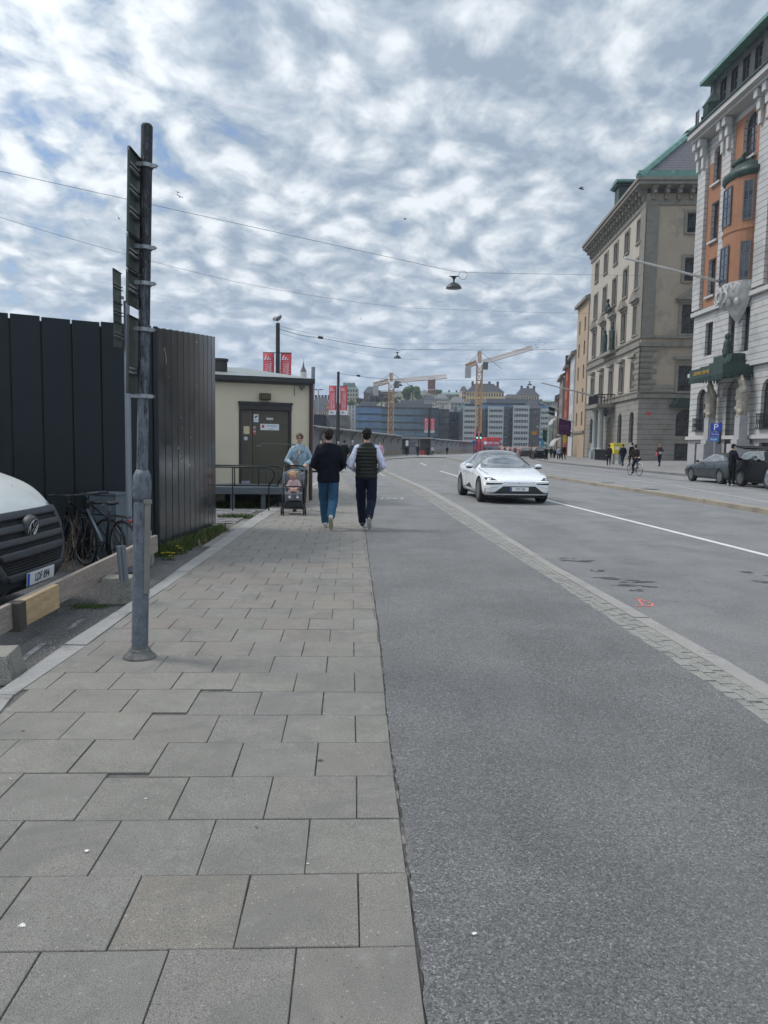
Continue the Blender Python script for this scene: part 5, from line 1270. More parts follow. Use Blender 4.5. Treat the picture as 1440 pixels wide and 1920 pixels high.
# woman
Jw = pose_walk(.20, .0, 1, .04, .1, .10)
for s_ in (1, -1):
    Jw['el', s_] = Vector((s_*.285, .06, 1.16)); Jw['wr', s_] = Vector((s_*.155, .29, 1.085)); Jw['hd', s_] = Vector((-s_*.25, .85, -.25)); Jw['sh', s_] = Vector((s_*.17, 0, 1.43))
Jw['hup'] = Vector((0, .25, 1)); Jw['curl'] = .85
pw = Vector((st.location.x-.03, st.location.y, 0))+Vector((.06, 1, 0))*.86
wm = person('person', (pw.x-.0, pw.y, 0), R(183), 'woman in light denim jacket and sunglasses pushing the stroller towards the camera', Jw, 1.77, top=('pale_denim', (.25, .35, .41), {'patch': (9, .52), 'col2': (.38, .47, .52), 'bump': .4, 'bs': 40}), legs=('brown_trousers', (.035, .030, .027)), shoes=((.05, .035, .03), (.1, .08, .07)), hair=(.10, .060, .035), vox=.010, hem=.95, bulk=1.0, hairlong=False)
hd = Jw['head']
b = MB()
for s_ in (1, -1): b.ell(hd+Vector((s_*.032, .088, .006)), (.027, .008, .018), 12)
b.tube([tuple(hd+Vector((-.010, .094, .012))), tuple(hd+Vector((.010, .094, .012)))], .004, 6)
for s_ in (1, -1): b.tube([tuple(hd+Vector((s_*.055, .080, .012))), tuple(hd+Vector((s_*.082, .0, .010)))], .003, 5)
b.build('sunglasses', mat('sunglass', (.006, .006, .008), .1, spec=.8), wm, smooth=True)
MB().ell(hd+Vector((0, .088, -.054)), (.020, .006, .007), 10).build('mouth', MATS['lip'], wm, smooth=True)
b = MB(); b.poly([(-.055, .118, 1.475), (.055, .118, 1.475), (.02, .142, 1.30), (-.02, .142, 1.30)]); o = b.build('shirt', cloth('white_top', (.5, .48, .45)), wm); md = o.modifiers.new('s', 'SOLIDIFY'); md.thickness = .012
b = MB(); b.tube([(-.13, .06, 1.49), (-.06, .13, 1.40), (.04, .15, 1.25), (.12, .145, 1.14)], .012, 6); b.box((.12, .155, 1.07), (.18, .05, .20), 0, (0, .2, 0)); bg_ = b.build('crossbody_bag', cloth('taupe_bag', (.22, .20, .19)), wm, bevel=.012)
b = MB(); b.poly([(-.09, .10, 1.50), (-.02, .14, 1.42), (-.07, .15, 1.36), (-.13, .11, 1.44)]); b.poly([(.09, .10, 1.50), (.02, .14, 1.42), (.07, .15, 1.36), (.13, .11, 1.44)]); o = b.build('collar', MATS['pale_denim'], wm); md = o.modifiers.new('s', 'SOLIDIFY'); md.thickness = .012

# background walkers: (px, feet py, head py, rz deg, ground z, label, top, legs, hair, extra)
BG = [
 (1141, 873, 833, -8, .30, 'pedestrian in dark purple-grey coat walking left of the yellow postbox', (.030, .024, .032), (.008, .008, .010), (.012, .010, .010), {}),
 (1167, 874, 832, 8, .30, 'pedestrian in navy coat just right of the yellow postbox', (.010, .013, .030), (.012, .024, .035), (.03, .02, .018), {'bulk': 1.15}),
 (1184, 874, 830, 8, .30, 'pedestrian in dark cap and coat half hidden behind the cyclist', (.010, .010, .013), (.008, .012, .022), (.02, .02, .02), {'hat': ('dark_cap', (.01, .01, .012))}),
 (1236, 874, 831, 20, .34, 'woman in brown jacket with a pale bag on her back, near the barred basement window', (.070, .040, .030), (.012, .016, .045), (.24, .15, .09), {'bag': True}),
 (1024, 865, 837, 0, .15, 'walker in black, leftmost of the strolling group beyond the dark car', (.010, .010, .011), (.010, .010, .012), (.02, .015, .01), {}),
 (1015, 862, 838, 5, .15, 'walker in dark brown behind the leftmost black-clad walker', (.022, .018, .016), (.012, .012, .014), (.03, .02, .015), {}),
 (1033, 861, 837, -5, .15, 'distant walker in dark green-grey between two black-clad walkers', (.014, .018, .016), (.01, .01, .012), (.02, .015, .01), {}),
 (1039, 865, 840, 15, .15, 'short walker in black stepping ahead of the one in pale blue', (.008, .008, .009), (.008, .008, .010), (.018, .012, .01), {}),
 (1047, 864, 837, -5, .15, 'walker in pale blue shirt and dark trousers on the far pavement', (.34, .38, .46), (.014, .020, .035), (.10, .06, .04), {}),
 (1051, 863, 838, 0, .15, 'walker in dark trousers close behind the pale blue shirt', (.016, .016, .02), (.016, .020, .032), (.02, .015, .01), {}),
 (1057, 862, 833, 4, .15, 'tall walker in long dark coat, rightmost of the strolling group', (.016, .012, .012), (.02, .015, .015), (.03, .02, .02), {}),
 (783, 856, 833, 0, 0, 'blond pedestrian in dark jacket standing before the grey kiosk under the banner', (.020, .025, .045), (.014, .016, .025), (.35, .26, .14), {}),
 (811, 855, 836, 10, 0, 'person in white top and dark trousers by the bicycles near the hoarding', (.46, .45, .44), (.05, .035, .035), (.05, .03, .02), {}),
 (802, 855, 835, 0, 0, 'person in black beside the banner post foot', (.010, .012, .011), (.01, .01, .012), (.02, .015, .01), {}),
 (838, 854, 837, 0, 0, 'lone dark figure walking along the far hoarding left of the white car', (.010, .010, .018), (.010, .010, .014), (.02, .015, .01), {}),
 (762, 856, 836, 0, 0, 'person in black with a white stripe bag beside the kiosk opening', (.012, .012, .012), (.010, .010, .012), (.02, .015, .01), {}),
 (712, 872, 823, 180, 0, 'person in pink-white top seen past the quilted vest, facing the camera', (.55, .30, .36), (.20, .15, .12), (.06, .03, .02), {}),
 (645, 880, 823, 5, 0, 'person in black jacket between the two walking men, farther off', (.010, .011, .010), (.012, .012, .014), (.015, .012, .01), {}),
 (661, 876, 825, -4, 0, 'grey-haired person in dark teal jacket partly behind the vested man', (.028, .048, .055), (.02, .02, .025), (.30, .30, .30), {}),
 (634, 878, 827, 5, 0, 'grey-haired person in dark clothes just right of the navy-jacketed man', (.03, .03, .03), (.02, .02, .025), (.30, .29, .27), {}),
 (602, 884, 820, 176, 0, 'person in dark top half hidden behind the navy-jacketed man', (.02, .015, .02), (.015, .015, .02), (.03, .02, .015), {}),
]
for k, (px, fy, hy_, rz, gz, lab, tp, lg, hr, ex) in enumerate(BG):
    # distance from the apparent height of a 1.72 m figure
    ppm = (fy-hy_)/1.74; Y = FP/ppm; q = D(px, fy, Y)
    Jb = pose_walk(.26 if k % 3 else .12, .08, 1 if k % 2 else -1, .02, .1, .10)
    kw = {k_: v for k_, v in ex.items() if k_ != 'bag'}
    o = person('person', (q.x, q.y, min(q.z, gz+.35) if gz else q.z*.0+max(-.10, min(.1, q.z))), R(rz), lab, Jb, 1.72, top=('coat_%d' % k, tp), legs=('legs_%d' % k, lg), shoes=((.03, .03, .03), (.05, .05, .05)), hair=hr, vox=.026, hem=.78 if 'coat' in lab else .88, group=None, **kw)
    if 'bag' in ex:
        MB().box((0, -.16, 1.05), (.34, .10, .20)).build('bag', cloth('pale_bag', (.34, .33, .35)), o, bevel=.03); MB().box((-.30, -.02, .95), (.12, .16, .32)).build('handbag', cloth('pink_handbag', (.40, .10, .12)), o, bevel=.03)
# cyclist
q = G(1190, 891, .012); YC = 43.5; q = D(1190, 891, YC)
def bicycle(loc, rz, label, frame_col, name='bicycle', fork_col=None, basket=False, group=None, fender=None, w=.70, drop=False, loz=.34):
    """side view: front wheel towards +x, z up"""
    r_ = w/2; o = empty(name, loc, rz, label, 'bicycle', group); mf = mat('bike_%02d%02d%02d' % tuple(int(c*99) for c in frame_col), frame_col, .4, .3); mk = mat('bike_%02d%02d%02d' % tuple(int(c*99) for c in (fork_col or frame_col)), fork_col or frame_col, .4, .3)
    fx, rx = .52, -.52; bb_ = (-.06, 0, .27); hd_ = (.36, 0, .78); sd_ = (-.22, 0, .84)
    b = MB(); b.tube([hd_, bb_], .020, 10); b.build('down_tube', mk, o, smooth=True)
    b = MB(); b.tube([(.37, 0, .72), bb_], .001, 4); b = MB()
    b.tube([(.33, 0, .86), (-.185, 0, .70)], .016, 8); b.tube([bb_, sd_], .015, 8); b.tube([(.39, 0, .70), (.33, 0, .90)], .020, 10)
    for s_ in (1, -1): b.tube([bb_, (rx, s_*.05, r_)], .010, 6); b.tube([(-.18, 0, .70), (rx, s_*.05, r_)], .009, 6)
    b.build('frame', mf, o, smooth=True)
    b = MB(); b.tube([(.39, 0, .70), (.40, .045, .62), (fx, .045, r_)], .011, 6); b.tube([(.39, 0, .70), (.40, -.045, .62), (fx, -.045, r_)], .011, 6); b.build('fork', mf, o, smooth=True)
    for x in (fx, rx):
        t_ = MB().tube([(r_*math.cos(a)*.97, 0, r_*math.sin(a)*.97) for a in [k*math.pi/20 for k in range(40)]], .017, 8, closed=True).build('wheel', M_TYRE, o, smooth=True); t_.location = (x, 0, r_)
        b = MB(); b.tube([(r_*.90*math.cos(a), 0, r_*.90*math.sin(a)) for a in [k*math.pi/16 for k in range(32)]], .008, 6, closed=True)
        for k in range(18):
            a = 2*math.pi*k/18; b.tube([(.015*math.cos(a+1.2), .02*(-1)**k, .015*math.sin(a+1.2)), (r_*.9*math.cos(a), 0, r_*.9*math.sin(a))], .0014, 4)
        b.lathe([(0, -.035), (.018, -.035), (.018, .035), (0, .035)], (0, 0, 0), 8, axis='y'); b.build('rim', M_STEEL, t_, smooth=True)
    sa = MB(); sa.ell((-.25, 0, .90), (.13, .055, .028), 12); sa.ell((-.31, 0, .905), (.07, .085, .03), 12); remesh(sa.build('saddle', M_PLASTIC, o), .010, 2)
    MB().tube([(-.215, 0, .80), (-.235, 0, .90)], .013, 8).build('seat_post', M_STEEL, o)
    b = MB(); b.tube([(.33, 0, .90), (.36, 0, .96), (.40, 0, .97)], .013, 8); b.tube([(.36, -.29, .98), (.40, -.20, .97), (.40, .20, .97), (.36, .29, .98)], .012, 8)
    for s_ in (1, -1): b.tube([(.36, s_*.18, .98), (.34, s_*.30, .98)], .017, 8); b.tube([(.42, s_*.16, .96), (.45, s_*.25, .93)], .006, 5)
    b.build('handlebar', M_PLASTIC, o, smooth=True)
    b = MB(); b.lathe([(0, -.004), (.09, -.004), (.09, .004), (0, .004)], (bb_[0], -.05, bb_[2]), 20, axis='y'); b.tube([(bb_[0], -.07, bb_[2]), (bb_[0]+.10, -.07, bb_[2]-.13)], .009, 6); b.tube([(bb_[0], .07, bb_[2]), (bb_[0]-.10, .07, bb_[2]+.13)], .009, 6)
    b.box((bb_[0]+.10, -.11, bb_[2]-.135), (.09, .07, .018)); b.box((bb_[0]-.10, .11, bb_[2]+.135), (.09, .07, .018)); b.build('crankset', M_PLASTIC, o)
    b = MB(); b.tube([(rx+.02, .05, r_+.01), (-.60, .05, .74)], .006, 5); b.tube([(rx+.02, -.05, r_+.01), (-.60, -.05, .74)], .006, 5)
    for s_ in (-.05, 0, .05): b.tube([(-.22, s_, .74), (-.70, s_, .745)], .006, 5)
    b.build('rear_rack', MATS.get('rack_white') if fender else M_PLASTIC, o)
    if fender:
        for x in (fx, rx):
            b = MB(); P = [((r_+.035)*math.cos(a), (r_+.035)*math.sin(a)) for a in [R(20+k*10) for k in range(16)]]
            for (a0, c0_), (a1, c1_) in zip(P, P[1:]): b.poly([(a0, -.03, c0_), (a0, .03, c0_), (a1, .03, c1_), (a1, -.03, c1_)])
            ob = b.build('mudguard', fender, o, smooth=True); ob.location = (x, 0, r_); md = ob.modifiers.new('s', 'SOLIDIFY'); md.thickness = .004
    return o
MR = mat('rack_white', (.50, .50, .48), .4)
bk = bicycle((q.x, q.y, .012), R(100), 'city bicycle with white mudguards and rack ridden on the far carriageway', (.30, .30, .29), fender=MR)
Jc = pose_walk(.1, 0, 1)
for s_ in (1, -1):
    Jc['hip', s_] = Vector((s_*.10, -.26, .99)); Jc['sh', s_] = Vector((s_*.19, -.02, 1.44)); Jc['el', s_] = Vector((s_*.27, .12, 1.18)); Jc['wr', s_] = Vector((s_*.26, .36, 1.04))
    Jc['hd', s_] = Vector((0, 1, -.2)); Jc['hup'] = Vector((0, .2, 1))
Jc['knee', 1] = Vector((.13, .08, .80)); Jc['ankle', 1] = Vector((.11, -.10, .46)); Jc['toe', 1] = Vector((.11, .04, .40)); Jc['heel', 1] = Vector((.11, -.15, .42))
Jc['knee', -1] = Vector((-.12, .02, .60)); Jc['ankle', -1] = Vector((-.11, .0, .22)); Jc['toe', -1] = Vector((-.11, .14, .15)); Jc['heel', -1] = Vector((-.11, -.05, .16))
Jc['neck'] = Vector((0, .0, 1.50)); Jc['head'] = Vector((0, .05, 1.68))
def cyclist_person():
    """seated rider; torso pushed back so that the seat is on the saddle"""
    return person('person', (q.x, q.y, .012), R(100-90), 'cyclist in brown jacket and dark trousers riding away on the white-guarded bicycle', Jc, 1.80, top=('brown_jacket', (.030, .022, .020)), legs=('cyclist_trousers', (.008, .010, .018)), shoes=((.01, .01, .01), (.02, .02, .02)), hair=(.02, .014, .01), vox=.02, bulk=1.1, hem=.95)
rider = cyclist_person()
# man beside the black car
q3 = D(1371, 909, 31.9)
Jm = pose_walk(.04, 0, 1, .02, .18, .0)
for s_ in (1, -1): Jm['el', s_] = Vector((s_*.26, .05, 1.17)); Jm['wr', s_] = Vector((s_*.20, .30, 1.15))
person('person', (q3.x, q3.y, .012), R(-80), 'man in black standing at the open tailgate between the parked cars', Jm, 1.82, top=('black_coat', (.006, .007, .012)), legs=('black_trousers', (.007, .007, .008)), shoes=((.40, .40, .40), (.45, .45, .44)), hair=(.012, .010, .009), vox=.02, hem=.82)
# parked bicycles between van and cladding
b1_ = bicycle((-3.36, 8.93, -.055), R(139), 'dark bicycle with a grey-blue down tube leaning by the grey cabinet, saddle to the right', (.018, .019, .021), fork_col=(.16, .20, .24), group='bicycles parked behind the timber barrier')
b2_ = bicycle((-3.72, 9.22, -.055), R(147), 'second black bicycle pressed between the blue-tubed one and the dark cladding', (.012, .012, .014), group='bicycles parked behind the timber barrier')
b1_.scale = (.93,)*3; b2_.scale = (.90,)*3; b1_.rotation_euler.x = R(-3)
MB().ell((-.70, 0, .70), (.02, .03, .025), 8).build('tail_reflector', M_TAIL, b1_)

# ------------------------------------------------------------------ big buildings on the right
def groove(step, w=.06, dark=.45, vert=0.0, axis=2, uax=None):
    """rusticated joints: darker thin grooves at every course (real joints are also bumped)"""
    def f(t, co, c):
        sp_ = t.n('ShaderNodeSeparateXYZ', {0: co}); z = sp_.outputs[2]
        fr = t.math('FRACT', t.math('DIVIDE', z, step)); g = t.math('LESS_THAN', fr, w)
        if vert:
            row = t.math('FLOOR', t.math('DIVIDE', z, step)); ofs = t.math('MULTIPLY', t.math('FRACT', t.math('MULTIPLY', row, .5)), vert)
            u = t.math('ADD', sp_.outputs[0], sp_.outputs[1]); fu = t.math('FRACT', t.math('DIVIDE', t.math('ADD', u, ofs), vert)); g = t.math('MAXIMUM', g, t.math('LESS_THAN', fu, w*.5))
            cell = t.n('ShaderNodeCombineXYZ', {0: t.math('FLOOR', t.math('DIVIDE', t.math('ADD', u, ofs), vert)), 1: row, 2: 0.0}).outputs[0]
            wn = t.n('ShaderNodeTexWhiteNoise', {0: cell}).outputs[0]; c = t.mix(.5, c, t.ramp(wn, [(0, .40), (1, .60)]), 'OVERLAY')
        k = tuple([dark]*3)
        return t.mix(g, c, t.mix(1.0, c, k, 'MULTIPLY'))
    return f
M_BST = mat('beige_plaster_sunlit', (.41, .365, .30), .9, var=.07, vs=.7, col2=(.36, .32, .265), patch=(.5, .55))  # street front: sunlit brightness put into the plaster colour
M_BSTS = mat('beige_plaster_shaded', (.365, .30, .225), .9, var=.06, vs=.6, col2=(.27, .23, .185), patch=(.4, .55))  # side wall: same plaster, its shade put into a darker tone
M_STONE = mat('grey_sandstone', (.215, .200, .165), .9, var=.15, vs=1.5, col2=(.165, .15, .125), patch=(.8, .52), custom=groove(.53, .10, .5, 0))
M_STONEB = mat('sandstone_base', (.255, .238, .205), .9, var=.12, vs=1.2, col2=(.20, .185, .155), patch=(.6, .52), custom=groove(.5, .11, .5, 0))
M_TRIM = mat('sandstone_trim', (.215, .195, .160), .85, var=.15, vs=2, col2=(.16, .145, .12), patch=(1.5, .55))
M_FRAME = mat('window_frame_brown', (.055, .040, .032), .6)
M_FRAMEG = mat('window_frame_grey', (.10, .105, .105), .6)
M_COPPER = mat('green_copper', (.115, .225, .185), .6, .0, var=.2, vs=1.5, col2=(.18, .33, .28), patch=(1.2, .55))
M_COPD = mat('dark_copper', (.022, .045, .036), .55, .1, var=.25, vs=2, col2=(.05, .10, .08), patch=(2.0, .6))
M_TILE = mat('dark_roof_tiles', (.060, .055, .060), .6, var=.2, vs=3, custom=groove(.32, .25, 1.9, .0))
M_WST = mat('white_stone', (.45, .44, .415), .8, var=.06, vs=.8, col2=(.36, .352, .33), patch=(.6, .52), custom=groove(.42, .14, .45, 0))
M_WPL = mat('white_smooth_stone', (.44, .43, .405), .8, var=.06, vs=1)
M_WGR = mat('pink_granite_base', (.34, .33, .33), .7, var=.10, vs=2, speck=.5, ss=60)
M_ORG = mat('orange_plaster', (.30, .142, .078), .9, var=.10, vs=1.2, wear=(1.3, .70, (.50, .38, .28)))
WCACHE = {}
def window_src(w, h, arched, nx, nz, mf, depth=.06, bar=.05):
    key = (round(w, 2), round(h, 2), arched, nx, nz, mf.name)
    if key in WCACHE: return WCACHE[key], False
    b = MB(); fw_ = .07
    hz_ = h-(w/2 if arched else 0)
    b.bb(0, 0, 0, fw_, depth, hz_); b.bb(w-fw_, 0, 0, w, depth, hz_); b.bb(fw_, 0, 0, w-fw_, depth, fw_)
    if arched:
        for k in range(12):
            a0, a1 = math.pi*k/12, math.pi*(k+1)/12; P = []
            for rr_, a in ((w/2, a0), (w/2, a1), (w/2-fw_, a1), (w/2-fw_, a0)): P.append((w/2+rr_*math.cos(a), hz_+rr_*math.sin(a)))
            b.prism(P, 0, depth, axis='y')
        b.bb(fw_, 0, hz_-.035, w-fw_, depth, hz_+.035)
    else: b.bb(fw_, 0, h-fw_, w-fw_, depth, h)
    for i in range(1, nx): x = w*i/nx; b.bb(x-bar/2, .006, fw_, x+bar/2, depth-.01, hz_-fw_*.2 if not arched else h-.12)
    for j in range(1, nz): z = hz_*j/nz; b.bb(fw_, .010, z-bar*.4, w-fw_, depth-.014, z+bar*.4)
    o = b.build('window', mf)
    g = MB()
    if arched: g.poly([(0.02, .04, .02), (w-.02, .04, .02)]+[(w/2+(w/2-.02)*math.cos(a), .04, hz_+(w/2-.02)*math.sin(a)) for a in [math.pi*k/12 for k in range(13)]])
    else: g.poly([(.02, .04, .02), (w-.02, .04, .02), (w-.02, .04, h-.02), (.02, .04, h-.02)])
    pn = g.build('pane', M_GLASS2, o)
    cu = MB()                                                        # pale curtains inside, seen through nothing: kept just behind the frame line
    WCACHE[key] = o
    return o, True
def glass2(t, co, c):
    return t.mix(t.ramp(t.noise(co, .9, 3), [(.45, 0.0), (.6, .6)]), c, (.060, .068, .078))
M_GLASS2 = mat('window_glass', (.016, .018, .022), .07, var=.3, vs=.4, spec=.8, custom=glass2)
M_GLASSB = mat('blue_reflecting_glass', (.02, .035, .07), .05, var=.3, vs=.5, spec=1.0)
def put_window(root, M, x0, z0, w, h, arched=False, nx=2, nz=3, mf=None, rec=.22, pane=None):
    src, new = window_src(w, h, arched, nx, nz, mf or M_FRAME)
    o = src if new else inst(src, 'window', root)
    if new: o.parent = root
    o.matrix_local = M @ T(x0, rec, z0)
    if pane:
        for c in o.children:
            c.data = c.data.copy(); c.data.materials.clear(); c.data.materials.append(pane)
    return o
def facade(root, M, W, H0, H1, holes, m, name='wall', rec=.30, mats=None):
    """wall panel in its own frame: x along, y into the building, z up, with real openings and reveals"""
    xs = sorted({0, W} | {h[0] for h in holes} | {h[2] for h in holes}); zs = sorted({H0, H1} | {h[1] for h in holes} | {h[3] for h in holes})
    xs = [x for x in xs if 0 <= x <= W]; zs = [z for z in zs if H0 <= z <= H1]
    b = MB(); b.M = M
    def inside(x, z): return any(h[0] < x < h[2] and h[1] < z < h[3] for h in holes)
    for i in range(len(xs)-1):
        j = 0
        while j < len(zs)-1:
            xm = (xs[i]+xs[i+1])/2
            if inside(xm, (zs[j]+zs[j+1])/2): j += 1; continue
            k = j
            while k < len(zs)-1 and not inside(xm, (zs[k]+zs[k+1])/2): k += 1
            b.poly([(xs[i], 0, zs[j]), (xs[i+1], 0, zs[j]), (xs[i+1], 0, zs[k]), (xs[i], 0, zs[k])]); j = k
    for h in holes:
        x0, z0, x1, z1 = h[:4]
        if h[1] >= H1 or h[3] <= H0: continue
        ar = len(h) > 4 and h[4]
        zt_ = z1-(x1-x0)/2 if ar else z1
        b.poly([(x0, 0, z0), (x0, rec, z0), (x0, rec, zt_), (x0, 0, zt_)]); b.poly([(x1, 0, z0), (x1, rec, z0), (x1, rec, zt_), (x1, 0, zt_)]); b.poly([(x0, 0, z0), (x1, 0, z0), (x1, rec, z0), (x0, rec, z0)])
        if ar:
            r_ = (x1-x0)/2; A = [(x0+r_-r_*math.cos(math.pi*k/14), zt_+r_*math.sin(math.pi*k/14)) for k in range(15)]
            for p, q in zip(A, A[1:]):
                b.poly([(p[0], 0, p[1]), (q[0], 0, q[1]), (q[0], rec, q[1]), (p[0], rec, p[1])]); b.poly([(p[0], 0, p[1]), (q[0], 0, q[1]), (q[0], 0, z1), (p[0], 0, z1)])
        else: b.poly([(x0, 0, z1), (x1, 0, z1), (x1, rec, z1), (x0, rec, z1)])
    o = b.build(name, m, root, merge=False); return o
def trimbox(root, M, x0, z0, x1, z1, out, name='trim', m=None, y1=.0, bevel=0):
    b = MB(); b.M = M; b.bb(x0, -out, z0, x1, y1-.002 if y1 == 0 else y1, z1); return b.build(name, m or M_TRIM, root, bevel=bevel)
def pediment(root, M, xc, z, w, h, out=.45):
    b = MB(); b.M = M; b.bb(xc-w/2, -out, z, xc+w/2, -.003, z+.16); b.prism([(xc-w/2, z+.16), (xc+w/2, z+.16), (xc, z+.16+h)], -out, -.003, axis='y'); b.bb(xc-w/2+.1, -out*.5, z-.25, xc+w/2-.1, -.003, z); return b.build('pediment', M_TRIM, root)

# ---- beige palace with copper roof
def P2(px, Y): return Vector(((px-720)/FP*Y, Y, 0))
c1 = Vector((24.8, 74.0, 0)); c0_ = Vector((25.87, 97.2, 0)); L = (c1-c0_).length; dv = (c1-c0_).normalized()
bp = empty('palace', (c0_.x, c0_.y, 0), math.atan2(dv.y, dv.x), 'five-storey beige and grey sandstone palace with green copper roof trim and columned entrance balcony', 'building')
I4 = Matrix.Identity(4)
zb_ = .3; cols = [L-2.15-4.45*k for k in range(5)][::-1]
holes = []; wins = []
rows_ = [(22.0, 24.2, 1.5, 0), (17.5, 20.4, 1.6, 0), (12.95, 15.8, 1.6, 0), (7.6, 10.25, 1.6, 0), (2.2, 5.35, 1.6, 1)]
for ci, x in enumerate(cols):
    for ri, (a, c, w_, ar) in enumerate(rows_):
        if ci == 2 and ri == 4: continue
        holes.append((x-w_/2, a, x+w_/2, c, ar)); wins.append((x-w_/2, a, w_, c-a, ar))
holes.append((cols[2]-1.2, .5, cols[2]+1.2, 5.2, 1))
facade(bp, I4, L, 6.6, 26.0, [h for h in holes if h[1] > 6.6], M_BST)
facade(bp, I4, L, zb_-.4, 6.6, [h for h in holes if h[1] < 6.6], M_STONEB, 'base_wall')
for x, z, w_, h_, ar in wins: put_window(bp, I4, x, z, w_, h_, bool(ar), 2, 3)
for x, z, w_, h_, ar in wins:
    if ar: continue
    trimbox(bp, I4, x-.2, z-.16, x+w_+.2, z, .16, 'sill')
    b = MB(); b.bb(x-.22, -.09, z, x, -.003, z+h_+.22); b.bb(x+w_, -.09, z, x+w_+.22, -.003, z+h_+.22); b.bb(x, -.09, z+h_, x+w_, -.003, z+h_+.22); b.build('surround', M_TRIM, bp)
for x in cols: pediment(bp, I4, x, 16.25, 2.3, .75, .5); trimbox(bp, I4, x-1.05, 10.7, x+1.05, 10.95, .4, 'window_hood')
M_S = T(L, 0, 0) @ RZ(90)     # side wall facing the camera
SW_ = 12.5; scol = [4.6, 9.8]
sh = []; swn = []
for x in scol:
    for ri, (a, c, w_) in enumerate(((22.35, 24.2, 1.5), (17.8, 20.0, 1.6), (12.8, 15.6, 1.7), (7.25, 9.75, 1.8))): sh.append((x-w_/2, a, x+w_/2, c, 0)); swn.append((x-w_/2, a, w_, c-a, 0))
sh += [(3.7, 2.9, 5.5, 5.5, 1), (3.7, .35, 5.5, 2.2, 0)]; swn += [(3.7, 2.9, 1.8, 2.6, 1), (3.7, .35, 1.8, 1.85, 0)]
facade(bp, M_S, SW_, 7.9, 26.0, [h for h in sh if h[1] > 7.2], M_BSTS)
facade(bp, M_S, SW_, zb_-.4, 7.9, [h for h in sh if h[1] < 7.9 and h[3] < 7.9] + [(x-.9, 7.25, x+.9, 7.9, 0) for x in scol], M_STONEB, 'base_wall')
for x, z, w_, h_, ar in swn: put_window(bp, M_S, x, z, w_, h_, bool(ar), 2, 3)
for x, z, w_, h_, ar in swn:
    if ar or z < 2: continue
    trimbox(bp, M_S, x-.25, z-.18, x+w_+.25, z, .16, 'sill'); b = MB(); b.M = M_S; b.bb(x-.3, -.10, z, x, -.003, z+h_+.28); b.bb(x+w_, -.10, z, x+w_+.3, -.003, z+h_+.28); b.bb(x, -.10, z+h_, x+w_, -.003, z+h_+.28); b.build('surround', M_TRIM, bp)
for x in scol: pediment(bp, M_S, x, 16.0, 3.0, 1.1, .5); trimbox(bp, M_S, x-1.4, 10.3, x+1.4, 10.6, .4, 'window_hood')
for MM, W_2 in ((I4, L), (M_S, SW_)):
    e = .35 if MM is I4 else .0
    for z0, z1, o_ in ((11.55, 11.95, .28), (12.35, 12.6, .20), (6.6, 6.95, .22), (7.15, 7.3, .14)): trimbox(bp, MM, 0, z0, W_2+o_*(1 if MM is I4 else 0), z1, o_, 'string_course')
    # cornice: frieze, brackets, cap
    trimbox(bp, MM, 0, 24.9, W_2+(.14 if MM is I4 else 0), 25.35, .14, 'architrave')
    trimbox(bp, MM, 0, 26.5, W_2+(1.2 if MM is I4 else 0), 26.8, 1.2, 'cornice'); trimbox(bp, MM, 0, 26.82, W_2+(1.35 if MM is I4 else 0), 27.1, 1.35, 'gutter', M_TRIM)
    x = .5
    br = None
    while x < W_2:
        b = MB(); b.bb(-.2, -1.0, 1.05, .2, -.005, 1.3); b.bb(-.17, -.75, .65, .17, -.005, 1.05); b.bb(-.15, -.4, .15, .15, -.005, .65)
        if br is None: br = b.build('cornice_bracket', M_TRIM, bp); o = br
        else: o = inst(br, 'cornice_bracket', bp)
        o.matrix_local = MM @ T(x, 0, 25.2); x += 1.18
# corner quoins
b = MB(); b.bb(L-1.7, -.10, 12.6, L+.10, -.003, 24.9); b.bb(L+.003, -.10, 12.6, L+.10, 1.15, 24.9); b.build('corner_pilaster', mat('pilaster_stone', (.20, .187, .155), .9, var=.15, vs=1.5, custom=groove(.6, .05, .75, 0)), bp)
b = MB()
for k in range(8):
    z = 7.35+k*.53; wq = 1.9 if k % 2 else 1.5; b.bb(L-wq, -.14, z, L+.14, -.004, z+.46); b.bb(L+.004, -.14, z, L+.14, wq-.35, z+.46)
b.build('quoins', M_STONE, bp)
# entrance: columns, balcony, statues
xc = cols[2]
for dx in (-1.35, 1.35):
    for dy in (-1.25,):
        MB().lathe([(.42, .35), (.42, .6), (.34, .7), (.31, .9), (.27, 4.7), (.36, 4.85), (.40, 5.0), (.40, 5.2)], (xc+dx, dy, .9), 20).bb(xc+dx-.5, dy-.5, .1, xc+dx+.5, dy+.5, 1.25).build('column', mat('pale_column', (.30, .31, .29), .7, var=.12, vs=3), bp, smooth=True, angle=35)
MB().bb(xc-2.3, -2.0, 6.1, xc+2.3, -.01, 6.5).bb(xc-2.1, -1.8, 5.95, xc+2.1, -.01, 6.09).build('balcony', M_TRIM, bp)
b = MB()
for k in range(15): x = xc-2.15+k*4.3/14; b.bb(x-.03, -1.93, 6.5, x+.03, -1.87, 7.5)
for k in range(6):
    for s_ in (-1, 1): y = -1.9+k*.36; b.bb(xc+s_*2.15-.03, y-.03, 6.5, xc+s_*2.15+.03, y+.03, 7.5)
b.bb(xc-2.2, -1.96, 7.45, xc+2.2, -1.84, 7.56); b.bb(xc-2.2, -1.9, 7.44, xc-2.1, 0, 7.55); b.bb(xc+2.1, -1.9, 7.44, xc+2.2, 0, 7.55); b.build('balcony_railing', M_BLACK, bp)
trimbox(bp, I4, xc-2.6, 11.95, xc+2.6, 12.3, .9, 'ledge')
